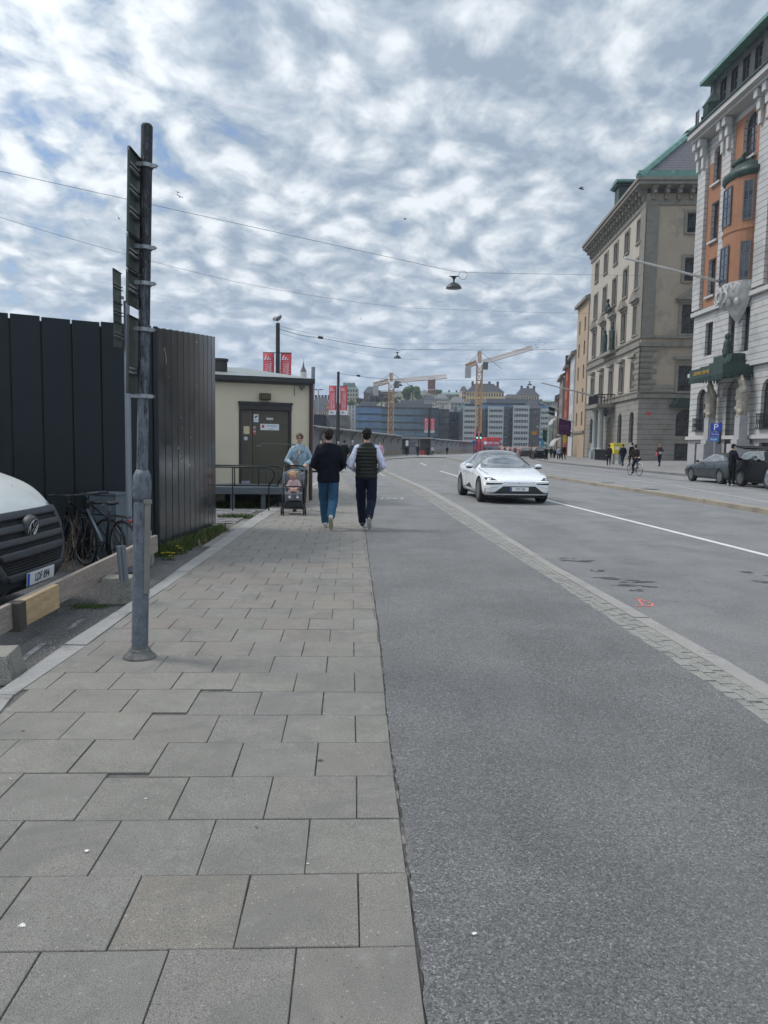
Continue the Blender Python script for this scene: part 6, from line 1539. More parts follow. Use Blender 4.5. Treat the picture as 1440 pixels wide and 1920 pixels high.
for dx in (-1.55, 1.55):
    b = MB(); b.cap((xc+dx, -.5, 12.4), (xc+dx, -.5, 13.6), .32, .26); b.cap((xc+dx, -.5, 13.6), (xc+dx, -.5, 14.4), .30, .28); b.ell((xc+dx, -.5, 14.85), (.17, .19, .23)); b.cap((xc+dx, -.5, 14.3), (xc+dx-.35, -.65, 13.7), .12, .09); b.cap((xc+dx-.35, -.65, 13.7), (xc+dx-.2, -.75, 14.6), .09, .06); b.cap((xc+dx+.2, -.5, 14.2), (xc+dx+.4, -.5, 13.5), .12, .08)
    remesh(b.build('statue', M_COPD, bp), .06, 2, .06, fold)
b = MB(); b.ell((xc, -.7, 17.3), (.35, .3, .45)); b.ell((xc, -.7, 18.0), (.2, .2, .25)); b.cap((xc-.7, -.6, 16.95), (xc+.7, -.6, 16.95), .25, .25); remesh(b.build('crest', M_COPD, bp), .07, 2, .08, fold)
for x in (xc+2.2,):
    b = MB(); b.tube([(x, 0, 6.2), (x, -.9, 6.2), (x, -1.0, 5.9)], .03, 6); b.lathe([(.12, 5.1), (.26, 5.65), (.30, 5.7), (.05, 6.0)], (x, -1.0, 0), 8); b.build('wall_lantern', M_BLACK, bp)
# basement area railings
b = MB()
for k in range(40): x = xc-1.8+k*.16-2; b.bb(x-.02, -2.02, .2, x+.02, -1.98, 1.35)
b.build('area_railing_left', M_BLACK, bp) if False else None
ra = empty('area_railing', tuple(bp.matrix_basis @ Vector((xc+2.3, -2.0, 0))), bp.rotation_euler.z, 'black spiked basement railing along the foot of the beige palace', 'railing')
b = MB()
for k in range(30): b.bb(k*.2-.025, -.02, .2, k*.2+.025, .02, 1.5)
b.bb(-.1, -.04, 1.42, 5.9, .04, 1.5); b.bb(-.1, -.03, .4, 5.9, .03, .46); b.build('bars', M_BLACK, ra)
MB().bb(-.2, -.15, -.1, 6.0, .15, .25).build('plinth', M_TRIM, ra)
# roof: hip with copper ridge and tiles
b = MB(); b.M = I4
e0, e1 = -1.2, SW_; zr0, zr1 = 27.12, 33.0
E = [(-.5, -1.2, zr0), (L+1.2, -1.2, zr0), (L+1.2, SW_, zr0), (-.5, SW_, zr0)]
Rg = [(3.5, 5.0, zr1), (L-4.2, 5.0, zr1), (L-4.2, SW_, zr1), (3.5, SW_, zr1)]
b.poly([E[0], E[1], Rg[1], Rg[0]]); b.poly([E[1], E[2], Rg[2], Rg[1]]); b.poly([E[0], Rg[0], Rg[3], E[3]]); b.poly(Rg)
rf = b.build('roof', M_TILE, bp)
b = MB()
def beam(p, q, r_): b.tube([p, q], r_, 6)
b.tube([E[1], Rg[1]], .38, 6); b.tube([Rg[0], Rg[1]], .3, 6); b.tube([Rg[1], Rg[2]], .5, 6)
b.bb(L+.9, -1.3, zr0-.02, L+1.32, SW_, zr0+.55)
b.poly([(3.2, 4.6, zr1+.3), (L-3.8, 4.6, zr1+.3), (L-5.2, 6.8, zr1+2.0), (4.5, 6.8, zr1+2.0)]); b.poly([(L-3.8, 4.6, zr1+.3), (L-3.8, SW_, zr1+.3), (L-5.2, SW_, zr1+2.0), (L-5.2, 6.8, zr1+2.0)])
b.build('copper_ridge', M_COPPER, rf)
b = MB(); xd = L-9.5; b.bb(xd-.9, -.6, zr0+.3, xd+.9, 1.8, zr0+2.6); b.prism([(xd-1.15, zr0+2.6), (xd+1.15, zr0+2.6), (xd+.7, zr0+3.2), (xd-.7, zr0+3.2)], -.9, 2.2, axis='y'); b.bb(xd-1.1, -.85, zr0+2.45, xd+1.1, 2.0, zr0+2.7); dm = b.build('dormer', M_COPD, rf)
b = MB(); b.bb(xd-1.5, -1.0, zr0+2.72, xd+1.5, 2.2, zr0+2.95); b.build('dormer_roof', M_COPPER, dm)
# green canopy + arched door on the side wall
b = MB(); b.M = M_S; b.prism([(3.1, 5.95), (6.1, 5.95), (5.7, 6.5), (3.5, 6.5)], -1.3, -.01, axis='y'); b.bb(3.0, -1.4, 5.7, 6.2, -.01, 5.96); b.build('side_canopy', M_COPD, bp)
b = MB(); b.M = M_S; b.bb(3.2, -.35, 5.2, 3.5, -.01, 5.5) if False else None
MB_ = MB(); MB_.M = M_S; MB_.bb(.8, -.02, 4.95, 1.3, -.006, 5.2); MB_.build('house_number', M_RED, bp)

# ---- white and orange palace with oriel
fa = Vector((24.05, 59.6, 0)); fb = Vector((24.70, 44.0, 0)); dv = (fb-fa).normalized(); LW = (fb-fa).length
wp = empty('palace', (fa.x, fa.y, 0), math.atan2(dv.y, dv.x), 'ornate white stone palace with orange plaster bays, bowed oriel and green entrance canopy', 'building')
cx0 = 7.1
colL = 2.6; colR = 11.6; ZD = -.9
W1 = 1.15
specs = []
for cx_ in (colL, colR):
    specs += [(cx_-W1/2, 21.2, W1, 2.6, 1), (cx_-W1/2, 17.05, W1, 2.8, 0), (cx_-W1/2, 13.05, W1, 2.7, 0), (cx_-W1/2, 8.65, W1, 2.45, 0)]
gL, gR = 2.0, 11.2
for cx_ in (gL, gR): specs += [(cx_-.8, 3.0, 1.6, 3.2, 1), (cx_-.75, .5, 1.5, 1.6, 0)]
specs += [(cx0-.85, 21.3, 1.7, 3.0, 1)]
for dx in (-1.6, .35): specs.append((cx0+dx, 8.3, .95, 3.0, 0))
H_ = [(x, z, x+w_, z+h_, ar) for x, z, w_, h_, ar in specs]
door = (cx0-1.25, .35, cx0+1.25, 6.6, 1)
oz = [(colL-1.3, 12.3, colL+1.2, 22.9), (colR-1.3, 12.3, colR+1.2, 22.9)]
facade(wp, I4, LW, 2.5, 25.1, [h for h in H_ if h[3] > 2.5] + [(door[0], 2.5, door[2], door[3], 1)], M_WST)
facade(wp, I4, LW, -.1, 2.5, [h for h in H_ if h[3] <= 2.5] + [(door[0], .35, door[2], 2.5, 0)], M_WGR, 'base_wall')
for x, z, w_, h_, ar in specs: put_window(wp, I4, x, z, w_, h_, bool(ar), 2, 4 if h_ > 2.6 else 3)
# orange plaster fields proud of the stone, cut round the windows
for (x0, z0, x1, z1) in oz + [(cx0-2.0, 12.3, cx0+1.7, 24.4)]:
    hh = [h for h in H_ if h[0] >= x0-.01 and h[2] <= x1+.01 and h[1] >= z0]
    facade(wp, T(x0, -.02, 0), x1-x0, z0, z1, [(h[0]-x0, h[1], h[2]-x0, h[3], h[4]) for h in hh], M_ORG, 'orange_plaster', rec=.02)
for x, z, w_, h_, ar in specs:
    if z > 12: trimbox(wp, I4, x-.15, z-.16, x+w_+.15, z, .22, 'sill', M_WPL)
# giant pilasters
for (x0, x1) in ((.0, colL-1.3), (colL+1.2, cx0-2.0), (cx0+1.7, colR-1.3), (colR+1.2, 14.2)):
    trimbox(wp, I4, x0+.05, 12.3, x1, 22.7, .28, 'pilaster', M_WST)
    for k in (0, 1):
        xx = x0+.25+(x1-x0-.5)*k; b = MB()
        b.bb(xx-.24, -.85, 24.3, xx+.24, -.29, 24.85); b.bb(xx-.21, -.62, 23.6, xx+.21, -.29, 24.3); b.bb(xx-.18, -.5, 22.7, xx+.18, -.28, 23.6)
        b.build('bracket', M_WPL, wp, bevel=.06)
trimbox(wp, I4, 0, 25.1, LW, 25.45, 1.25, 'cornice', M_WPL); trimbox(wp, I4, 0, 24.88, LW, 25.09, .9, 'cornice_bed', M_WPL); trimbox(wp, I4, 0, 25.46, LW, 25.6, 1.35, 'gutter', M_COPD)
for z0, z1, o_ in ((11.85, 12.15, .3), (7.2, 7.5, .3), (2.35, 2.6, .25)): trimbox(wp, I4, 0, z0, LW, z1, o_, 'string_course', M_WPL)
# side wall towards the palace gap (far end) and depth
b = MB(); b.poly([(0, 0, -.1), (0, 12, -.1), (0, 12, 25.05), (0, 0, 25.05)]); b.poly([(LW, 0, -.1), (LW, 12, -.1), (LW, 12, 25.05), (LW, 0, 25.05)]); b.poly([(0, 12, -.1), (LW, 12, -.1), (LW, 12, 25.05), (0, 12, 25.05)]); b.build('side_wall', M_WPL, wp)
b = MB(); b.poly([(0, -.9, 25.56), (LW, -.9, 25.56), (LW, 12, 25.56), (0, 12, 25.56)]); b.build('roof_deck', M_COPD, wp)
# attic storey with windows, copper eaves
ah = [(x, 26.45, x+1.0, 28.75, 0) for x in [1.6+k*1.62 for k in range(9)]]
facade(wp, T(0, .35, 0), LW, 25.55, 29.35, ah, mat('dark_attic', (.035, .037, .036), .7, var=.25, vs=1.5, col2=(.07, .075, .07), patch=(2, .55)), 'attic_wall')
for h in ah: put_window(wp, T(0, .35, 0), h[0], h[1], 1.0, h[3]-h[1], False, 2, 3, M_FRAMEG)
b = MB(); b.bb(-.4, -.35, 29.35, LW, 1.0, 29.60); b.poly([(-.3, -.3, 29.61), (LW, -.3, 29.61), (LW, 5, 31.95), (2.5, 5, 31.95)]); b.poly([(-.3, -.3, 29.61), (2.5, 5, 31.95), (-.3, 12, 29.61)]); b.poly([(.0, .36, 25.55), (0, 12, 25.55), (0, 12, 29.35), (0, .36, 29.35)]); b.build('attic_roof', M_COPPER, wp)
b = MB(); b.lathe([(.8, 25.55), (.75, 27.35), (.85, 27.5), (.3, 28.3), (.15, 28.6), (.10, 29.0), (.02, 29.4)], (.75, .35, 0), 6); b.build('corner_turret', M_COPD, wp, smooth=True, angle=40)
for k in range(3): put_window(wp, T(.5, .2, 0) @ RZ(-90+k*45) @ T(0, -1.0, 0), -.25, 25.95, .5, 1.2, False, 1, 2, M_FRAMEG, rec=-.01)
MB().tube([(3.0, 4.0, 31.45), (3.0, 4.0, 36.95)], .06, 6).build('roof_mast', M_BLACK, wp)
carve = bpy.data.textures.new('carving', 'CLOUDS'); carve.noise_scale = .35; carve.noise_depth = 2
# oriel: bowed bay, two window storeys
ro = 1.75; n_ = 12; pts_ = [(cx0-ro*math.cos(math.pi*k/n_), -1.15*math.sin(math.pi*k/n_)-.1) for k in range(n_+1)]
b = MB(); b.prism([(p[0], p[1]) for p in pts_], 12.85, 19.70); ob_ = b.build('oriel', M_ORG, wp)
b = MB()
prof = [(1.05, 19.70), (1.18, 19.90), (1.18, 20.15), (.95, 20.40), (.62, 20.80), (.3, 21.15), (.05, 21.30)]
def bow(b, prof, cy=-.1, k0=1.75, k1=1.15):
    for (s0, z0), (s1, z1) in zip(prof, prof[1:]):
        for k in range(n_):
            a0, a1 = math.pi*k/n_, math.pi*(k+1)/n_
            b.poly([(cx0-k0*s0*math.cos(a0), cy-k1*s0*math.sin(a0), z0), (cx0-k0*s0*math.cos(a1), cy-k1*s0*math.sin(a1), z0), (cx0-k0*s1*math.cos(a1), cy-k1*s1*math.sin(a1), z1), (cx0-k0*s1*math.cos(a0), cy-k1*s1*math.sin(a0), z1)])
bow(b, prof); b.build('oriel_roof', M_COPD, ob_, smooth=True)
b = MB(); b.cap((cx0-.5, -.7, 21.0), (cx0+.5, -.7, 21.0), .26, .22); b.cap((cx0+.5, -.7, 21.05), (cx0+.7, -.7, 21.3), .18, .14); remesh(b.build('roof_figure', M_COPD, ob_), .07, 2, .06, fold)
b = MB(); bow(b, [(.02, 10.35), (.30, 10.65), (.70, 11.45), (.98, 12.35), (1.03, 12.80), (1.03, 12.90)]); o = b.build('oriel_corbel', M_WPL, ob_, smooth=True); md = o.modifiers.new('u', 'SUBSURF'); md.levels = md.render_levels = 3; md = o.modifiers.new('d', 'DISPLACE'); md.texture = carve; md.strength = .16; md.texture_coords = 'LOCAL'
b = MB()
for dx, dz_ in ((-.5, 11.95), (.5, 11.95), (0, 12)): b.tube([(cx0+dx+.35*math.cos(a), -1.45-.1+.25*abs(dx), dz_+.35*math.sin(a)) for a in [k*math.pi/6 for k in range(12)]], .08, 6, closed=True)

for k in range(7): a = math.pi*(k+.5)/7; b.tube([(cx0-1.72*math.cos(a), -.1-1.14*math.sin(a), 12.75), (cx0-1.5*math.cos(a+.12), -.1-1.05*math.sin(a+.12), 12.25), (cx0-1.72*math.cos(a+.3), -.1-1.14*math.sin(a+.3), 12.7)], .09, 6)
for k in range(5): a = math.pi*(k+.7)/6; b.ell((cx0-1.25*math.cos(a), -.1-1.1*math.sin(a), 11.6), (.22, .2, .3), 8)
b.build('cartouche', M_WPL, ob_, smooth=True)
for zf_, hf in ((16.80, 2.55), (12.95, 2.5)):
    for ang in (-60, -6, 60):
        a = R(90+ang); w_ = .65 if abs(ang) > 30 else 1.25
        px_, py_ = cx0-ro*math.cos(a), -.1-1.15*math.sin(a); nx_, ny_ = -math.cos(a)/ro, -math.sin(a)/1.15
        th = math.degrees(math.atan2(nx_, -ny_))
        put_window(ob_, T(px_, py_, 0) @ RZ(th), -w_/2, zf_, w_, hf, False, 2, 4, M_FRAMEG, rec=-.05, pane=M_GLASSB if abs(ang) < 30 else None)
b = MB(); bow(b, [(.99, 16.20), (1.05, 16.25), (1.05, 16.40), (.99, 16.45)]); b.build('oriel_band', M_ORG, ob_)
# entrance: arch surround, door, caryatids, canopy
b = MB(); b.bb(door[0]+.1, 1.6, .3, door[2]-.1, 1.7, 6.6); b.build('entrance_door', mat('entrance_dark', (.015, .014, .013), .5), wp)
b = MB(); r1 = 1.25
for k in range(14):
    a0, a1 = math.pi*k/14, math.pi*(k+1)/14
    q_ = [(cx0-r_*math.cos(a), 5.35+r_*math.sin(a)) for r_, a in ((r1+.02, a0), (r1+.02, a1), (r1+.75, a1), (r1+.75, a0))]; b.prism(q_, -.35, -.003, axis='y')
    b.poly([(cx0-r1*math.cos(a0), 0, 5.35+r1*math.sin(a0)), (cx0-r1*math.cos(a1), 0, 5.35+r1*math.sin(a1)), (cx0-r1*math.cos(a1), 1.6, 5.35+r1*math.sin(a1)), (cx0-r1*math.cos(a0), 1.6, 5.35+r1*math.sin(a0))])
for s_ in (-1, 1): x_ = cx0+s_*r1; b.poly([(x_, 0, .3), (x_, 1.6, .3), (x_, 1.6, 5.35), (x_, 0, 5.35)])
b.build('entrance_arch', M_WST, wp)
for s_ in (-1, 1):
    x_ = cx0+s_*2.2
    b = MB(); b.bb(x_-.55, -1.3, .2, x_+.55, -.01, 2.0); b.bb(x_-.4, -1.1, 2.0, x_+.4, -.2, 2.3); b.prism([(x_-.33, -.95), (x_+.33, -.95), (x_+.33, -.35), (x_-.33, -.35)], 2.3, 3.9); b.build('caryatid_pedestal', M_WGR, wp, bevel=.03)
    b = MB(); zc_ = 0
    b.cap((x_, -.65, 3.9), (x_, -.65, 4.8), .36, .40); b.cap((x_, -.65, 4.9), (x_, -.70, 5.5), .38, .42); b.ell((x_, -.78, 6.1), (.22, .25, .3)); b.cap((x_, -.7, 5.5), (x_, -.75, 6.0), .2, .17)
    b.cap((x_-.40, -.7, 5.55), (x_-.5, -.8, 5.0), .16, .12); b.cap((x_-.5, -.8, 5.0), (x_-.1, -1.0, 5.1), .12, .09); b.cap((x_+.40, -.7, 5.55), (x_+.3, -.85, 6.2), .16, .11); b.cap((x_+.3, -.85, 6.2), (x_, -.8, 6.5), .11, .1)
    b.cap((x_-.3, -.9, 4.4), (x_+.3, -.9, 4.1), .14, .16); remesh(b.build('caryatid', mat('statue_sandstone', (.30, .27, .22), .85, var=.15, vs=4), wp), .05, 2, .07, fold)
b = MB(); x0, x1 = cx0-2.75, cx0+2.15
b.bb(x0, -2.1, 6.6, x1, -.02, 7.2); b.prism([(x0, -2.1), (x1, -2.1), (x1, -.02), (x0, -.02)], 7.2, 7.3)
for (g_, z0, z1) in ((.5, 7.3, 7.5), (.95, 7.5, 7.7), (1.15, 7.7, 8.15)): b.bb(x0+g_, -2.1+g_, z0, x1-g_, -.02, z1)
cn = b.build('canopy', M_COPD, wp)
b = MB(); k = 0; x = x0
while x < x1: b.bb(x, -2.14, 6.3, x+.12, -2.11, 6.66); x += .2
y = -2.1
while y < -.1: b.bb(x0-.04, y, 6.42, x0-.01, y+.12, 6.76); b.bb(x1+.01, y, 6.42, x1+.04, y+.12, 6.76); y += .2
b.build('fringe', M_COPD, cn)
text_mesh('lettering', 'GRAND ENTRÉ', .36, mat('gold_letters', (.55, .36, .08), .4, .5), cn, T(x0+1.9, -2.13, 6.95) @ RX(90), .02)
b = MB(); b.cap((cx0, -.8, 8.2), (cx0, -.8, 8.95), .3, .26); b.ell((cx0, -.8, 9.4), (.19, .2, .24)); b.cap((cx0-.22, -.8, 8.9), (cx0-.4, -.9, 8.4), .1, .08); remesh(b.build('canopy_figure', M_COPD, cn), .06, 2, .08, fold)
for cx_ in (gL, gR):
    b = MB()
    for k in range(9): b.bb(cx_-.8+k*.2-.02, -.25, 3.0, cx_-.8+k*.2+.02, -.21, 3.95)
    for k in range(4): b.tube([(cx_-.6+k*.4+.14*math.cos(a), -.23, 3.45+.14*math.sin(a)) for a in [j*math.pi/5 for j in range(10)]], .02, 5, closed=True)
    b.bb(cx_-.85, -.28, 3.9, cx_+.85, -.18, 3.98); b.bb(cx_-.85, -.28, 3.0, cx_+.85, -.02, 3.06); b.build('window_guard', M_BLACK, wp)

# ---- flagpoles, flags, parking sign, postbox
def pole3(name, p, q, r0_, r1_, m, label, cat, grp=None):
    p, q = Vector(p), Vector(q); o = MB().tube([(0, 0, 0), tuple(q-p)], [r0_, r1_], 10).build(name, m, smooth=True, angle=40); o.location = p; 
    k = MB().ell(tuple(q-p), (r1_*1.8,)*3, 8).build('finial', m, o, smooth=True); return tag(o, label, cat, grp)
M_WPOLE = mat('white_pole', (.50, .49, .45), .5)
pole3('flagpole', D(1357, 530, 53.5), D(1173, 484, 48.0), .10, .06, M_WPOLE, 'long bare white flagpole slanting out from the white palace above its corbel', 'flagpole', 'slanting flagpoles on the facades')
pole3('flagpole', D(1112, 742, 84.5), D(1016, 718, 80.0), .10, .05, M_WPOLE, 'bare flagpole slanting out from the beige palace balcony', 'flagpole', 'slanting flagpoles on the facades')
def flag(px, py, Y, pole_px, pole_py, col, w, h, label, fly=(0, 0), txt=None, tc=(.6, .6, .6), swing=0.0):
    a = D(px, py, Y); e = D(pole_px, pole_py, Y-3)
    pl_ = pole3('flagpole', D(px+6, py+1.5, Y+.5), D(pole_px, pole_py, Y-3), .07, .05, M_WPOLE, 'slanting white pole carrying the '+label.split(' hanging')[0], 'flagpole', 'slanting flagpoles on the facades')
    d = (e-a).normalized(); b = MB(); n = 14; ln_ = w
    top_ = [a.lerp(e, .0)+d*ln_*k/n for k in range(n+1)]
    wav = lambda k, s_: Vector((.0, .16*math.sin(k*.9+s_*2.2)*s_, 0))
    rows__ = []
    for j in range(9):
        s_ = j/8; rows__.append([top_[k]+Vector((0, 0, -h*s_*(1-.0*k/n)))+wav(k, s_)+Vector((-swing*s_, 0, 0)) for k in range(n+1)])
    for j in range(8):
        for k in range(n): b.poly([rows__[j][k]-a, rows__[j][k+1]-a, rows__[j+1][k+1]-a, rows__[j+1][k]-a])
    o = b.build('flag', cloth('flag_%02d%02d%02d' % tuple(int(c*99) for c in col), col, rough=.8), smooth=True); md = o.modifiers.new('s', 'SOLIDIFY'); md.thickness = .01
    o.location = a; tag(o, label, 'flag')
    if txt:
        dirx = Vector((-d.x, -d.y, -d.z)); ang = math.atan2(-d.y, -d.x)
        mid = d*ln_*.5+Vector((0, -.22, -h*.5))
        text_mesh('lettering', txt, h*.42, cloth('flagtext_%02d' % int(tc[0]*99), tc), o, T(*mid) @ Matrix.Rotation(ang, 4, 'Z') @ RX(90), .004)
    return o
flag(1071, 790, 96, 1030, 778, (.085, .012, .085), 2.6, 2.0, 'purple flag hanging from a slanting pole on the far facades', txt='HOTELL', tc=(.22, .10, .22))
flag(1041, 766, 112, 1015, 756, (.010, .010, .014), 1.9, 1.2, 'black flag hanging from a pole above the green one', txt='Restaurang', tc=(.5, .5, .5))
flag(1026, 808, 120, 1007, 800, (.010, .13, .055), 1.7, 1.8, 'green flag hanging at the end of the row of houses', txt='CAFE', tc=(.10, .30, .35))
flag(1038, 783, 104, 1033, 781, (.012, .018, .05), .35, 3.0, 'narrow dark blue flag hanging left of the purple one')
# yellow and orange hanging signs
def hang_sign(px, py, Y, w, h, col, label, txt=None):
    p = D(px, py, Y); o = MB().box((0, 0, 0), (w, .12, h)).build('shop_sign', mat('sign_%02d%02d' % (int(col[0]*99), int(col[1]*99)), col, .5), bevel=.03); o.location = p; MB().tube([(w/2, 0, h*.3), (w/2+.8, 0, h*.3)], .03, 6).build('bracket', M_BLACK, o)
    if txt: text_mesh('lettering', txt, min(w, h)*.55, M_INK, o, T(0, -.065, 0) @ RX(90), .004)
    return tag(o, label, 'sign')
hang_sign(1059, 822, 95, .38, .9, (.58, .42, .01), 'narrow yellow vertical sign on the facade under the purple flag', 'T')
hang_sign(1002, 812, 130, .85, .5, (.60, .25, .02), 'small orange sign left of the green flag')
hang_sign(1017, 832, 110, .45, .9, (.04, .22, .40), 'light blue vertical banner sign under the green flag')
hang_sign(1011, 824, 125, .5, .5, (.02, .09, .34), 'small blue square sign beneath the green flag')
# parking sign
ps = D(1337, 880, 42.6); ps.z = .15
pk = empty('parking_sign', tuple(ps), R(-22), 'blue parking sign with white P and two smaller blue plates on a grey pole', 'sign')
MB().tube([(0, .03, 0), (0, .03, 3.05)], .035, 10).build('pole', M_STEEL, pk, smooth=True, angle=40)
z0 = D(1340, 801.5, 42.6).z-.15
s_ = MB().bb(-.24, -.02, z0-.22, .30, .0, z0+.23).build('sign_plate', mat('sign_blue', (.012, .040, .30), .4), pk, bevel=.008)
MB().bb(-.21, -.026, z0-.19, .27, -.0205, z0+.20).build('border', mat('sign_blue2', (.014, .045, .33), .4), s_); text_mesh('letter', 'P', .50, M_PLATE, s_, T(.03, -.028, z0) @ RX(90), .001)
s2 = MB().bb(-.26, -.02, z0-.50, .24, .0, z0-.27).build('sign_plate', MATS['sign_blue'], pk, bevel=.008); text_mesh('lettering', '30 min', .15, M_PLATE, s2, T(0, -.024, z0-.385) @ RX(90), .001)
s3 = MB().bb(-.32, -.02, z0-.78, .22, .0, z0-.55).build('sign_plate', mat('sign_light_blue', (.03, .14, .38), .4), pk, bevel=.008); text_mesh('lettering', 'Avgift', .15, M_PLATE, s3, T(-.05, -.024, z0-.665) @ RX(90), .001)
b = MB(); b.bb(.20, .06, z0-.9, .34, .08, z0+.28); b.build('back_plate', M_BLACK, pk)
# yellow postbox on two legs, facing the street
pb_ = D(1156, 872, 64); po = empty('postbox', (pb_.x, pb_.y, .28), R(12), 'bright yellow postbox on a grey stand in front of the beige palace', 'postbox')
MB().bb(-.48, -.3, .85, .48, .3, 1.72).build('box', mat('post_yellow', (.62, .50, .03), .45), po, bevel=.05); MB().bb(-.52, -.34, 1.60, .52, .34, 1.75).build('lid', MATS['post_yellow'], po, bevel=.03)
MB().bb(-.36, -.315, 1.2, .0, -.302, 1.5).build('notice', M_PLATE, po)
for s_ in (-.36, .30): MB().bb(s_-.09, -.12, -.05, s_+.09, .12, .86).build('leg', mat('stand_grey', (.22, .23, .24), .6), po)

# ---- the rest of the row beyond the beige palace
def row_house(px0, px1, Y0, Y1, X0, X1, h, m, label, mroof, nwin=3, nrow=4, roofh=2.0):
    a = Vector((X1, Y1, 0)); e = Vector((X0, Y0, 0)); dv = (e-a).normalized(); Lh = (e-a).length
    o = empty('town_house', tuple(a), math.atan2(dv.y, dv.x), label, 'building', 'houses beyond the beige palace')
    hs = []; step = Lh/nwin
    for i in range(nwin):
        for j in range(nrow): x = step*(i+.5); z = 4.6+j*(h-5.2)/nrow; hs.append((x-.5, z, x+.5, z+(h-5.2)/nrow*.58, 0))
    facade(o, I4, Lh, -.1, h, hs, m)
    for hh in hs: put_window(o, I4, hh[0], hh[1], 1.0, hh[3]-hh[1], False, 2, 2)
    b = MB(); b.poly([(Lh, 0, -.1), (Lh, 9, -.1), (Lh, 9, h), (Lh, 0, h)]); b.build('gable_wall', m, o)
    b = MB(); b.bb(0, -.5, h, Lh+.3, .1, h+.4); b.build('cornice', M_TRIM, o)
    b = MB(); b.poly([(0, -.4, h+.41), (Lh+.2, -.4, h+.41), (Lh-.5, 3.5, h+roofh), (.5, 3.5, h+roofh)]); b.poly([(Lh+.2, -.4, h+.41), (Lh+.2, 9, h+.41), (Lh-.5, 3.5, h+roofh)]); b.build('roof', mroof, o)
    for j, z in enumerate((3.6,)): trimbox(o, I4, 0, z, Lh, z+.3, .2, 'string_course')
    return o
def pl3(nm, c): return mat(nm, c, .9, var=.08, vs=.6)
row_house(0, 0, 97.4, 105.2, 25.75, 26.35, 20.6, pl3('tan_plaster', (.37, .275, .185)), 'tall narrow tan plastered house adjoining the beige palace', M_COPD, 2, 5, 2.2)
row_house(0, 0, 105.4, 113, 26.2, 27.5, 14.6, pl3('pale_plaster', (.46, .46, .45)), 'whitish plastered house beyond the tan one', M_BLACK, 2, 3)
row_house(0, 0, 113.2, 118, 27.2, 28.0, 13.6, pl3('brick_red_plaster', (.36, .085, .052)), 'brick-red house between the whitish and the grey one', M_BLACK, 2, 3, 2.6)
gh = row_house(0, 0, 118.2, 127, 27.7, 29.2, 12.6, pl3('grey_ornate_plaster', (.20, .175, .145)), 'brown-grey ornate house with tall dark chimney in the far row', M_BLACK, 3, 3, 2.5)
MB().bb(3, .6, 12, 4.0, 1.6, 16.6).build('chimney', mat('dark_brick', (.05, .032, .028), .9), gh)
row_house(0, 0, 127.2, 138, 29.0, 31.4, 10.0, pl3('brown_plaster', (.17, .10, .07)), 'last dark brown house at the end of the visible row', M_BLACK, 3, 2, 2.0)
# white blinds / awnings in the row
for k, (px, py, Y) in enumerate(((1050, 838, 104), (1046, 798, 116))):
    p = D(px, py, Y); b = MB()
    n = 8
    for j in range(n): a0, a1 = R(90*j/n), R(90*(j+1)/n); b.poly([(0-1.2*math.sin(a1), -1.5, 1.2*math.cos(a1)), (0-1.2*math.sin(a0), -1.5, 1.2*math.cos(a0)), (0-1.2*math.sin(a0), 1.5, 1.2*math.cos(a0)), (0-1.2*math.sin(a1), 1.5, 1.2*math.cos(a1))])
    o = b.build('awning', mat('awning_cream', (.42, .40, .36), .8), smooth=True); o.location = p; md = o.modifiers.new('s', 'SOLIDIFY'); md.thickness = .03
    tag(o, ('lower' if k == 0 else 'upper, more distant')+' rounded cream awning on the far row of houses', 'awning', 'awnings on the far houses')
# ------------------------------------------------------------------ lamps on span wires, banner posts
M_WIRE = mat('wire', (.03, .03, .032), .6)
def wire(pts, r_, label, sag=0.0):
    P = []
    for a, c in zip(pts, pts[1:]):
        a, c = Vector(a), Vector(c)
        for k in range(12): f = k/12; P.append(a.lerp(c, f)-Vector((0, 0, sag*4*f*(1-f))))
    P.append(Vector(pts[-1])); o0 = P[0].copy()
    o = MB().tube([p-o0 for p in P], r_, 5).build('span_wire', M_WIRE, smooth=True); o.location = o0; return tag(o, label, 'wire', 'overhead wires')
def street_lamp(px, py, Y, label, s=1.0):
    p = D(px, py, Y); o = empty('hanging_lamp', tuple(p), 0, label, 'street lamp', 'lamps hung on span wires', s)
    MB().lathe([(.30, -.27), (.29, -.235), (.24, -.16), (.15, -.085), (.06, -.045), (.03, -.03)], (0, 0, 0), 28).build('shade', mat('lamp_green_black', (.035, .042, .042), .5, .2), o, smooth=True, angle=50)
    MB().lathe([(0, -.30), (.16, -.295), (.27, -.27), (.27, -.26), (0, -.25)], (0, 0, 0), 24).build('diffuser', mat('lamp_diffuser', (.10, .10, .105), .3), o, smooth=True)
    b = MB(); b.lathe([(.028, -.03), (.035, .05), (.07, .12), (.12, .17), (.04, .175)], (0, 0, 0), 16); b.box((0, 0, .175), (.34, .05, .03)); b.build('hanger', M_BLACK, o, smooth=True, angle=40); return o
street_lamp(851, 527, 29.0, 'nearest hanging street lamp, largest, over the middle of the road')
street_lamp(745, 665, 62.0, 'second hanging lamp, high above the two walking men', 1.05)
street_lamp(750, 719, 92.0, 'small hanging lamp seen against the left tower crane', 1.1)
street_lamp(993, 718, 118.0, 'small distant hanging lamp right of the tall tower crane', 1.25)
up_ = Vector((0, 0, .19))
wire([D(-40, 312, 22), D(846, 508, 29), D(870, 511, 29), D(1260, 518, 58)], .007, 'upper span wire from top left carrying the nearest lamp')
wire([D(-40, 395, 24), D(440, 528, 32), D(760, 577, 42), D(1200, 588, 72)], .006, 'lower thin wire crossing from left to the beige palace', .1)
wire([D(525, 617, 46), D(600, 633, 50), D(741, 655, 61.8), D(752, 655, 62), D(1080, 654, 98)], .016, 'span wire from the first banner post through the second lamp', .1)
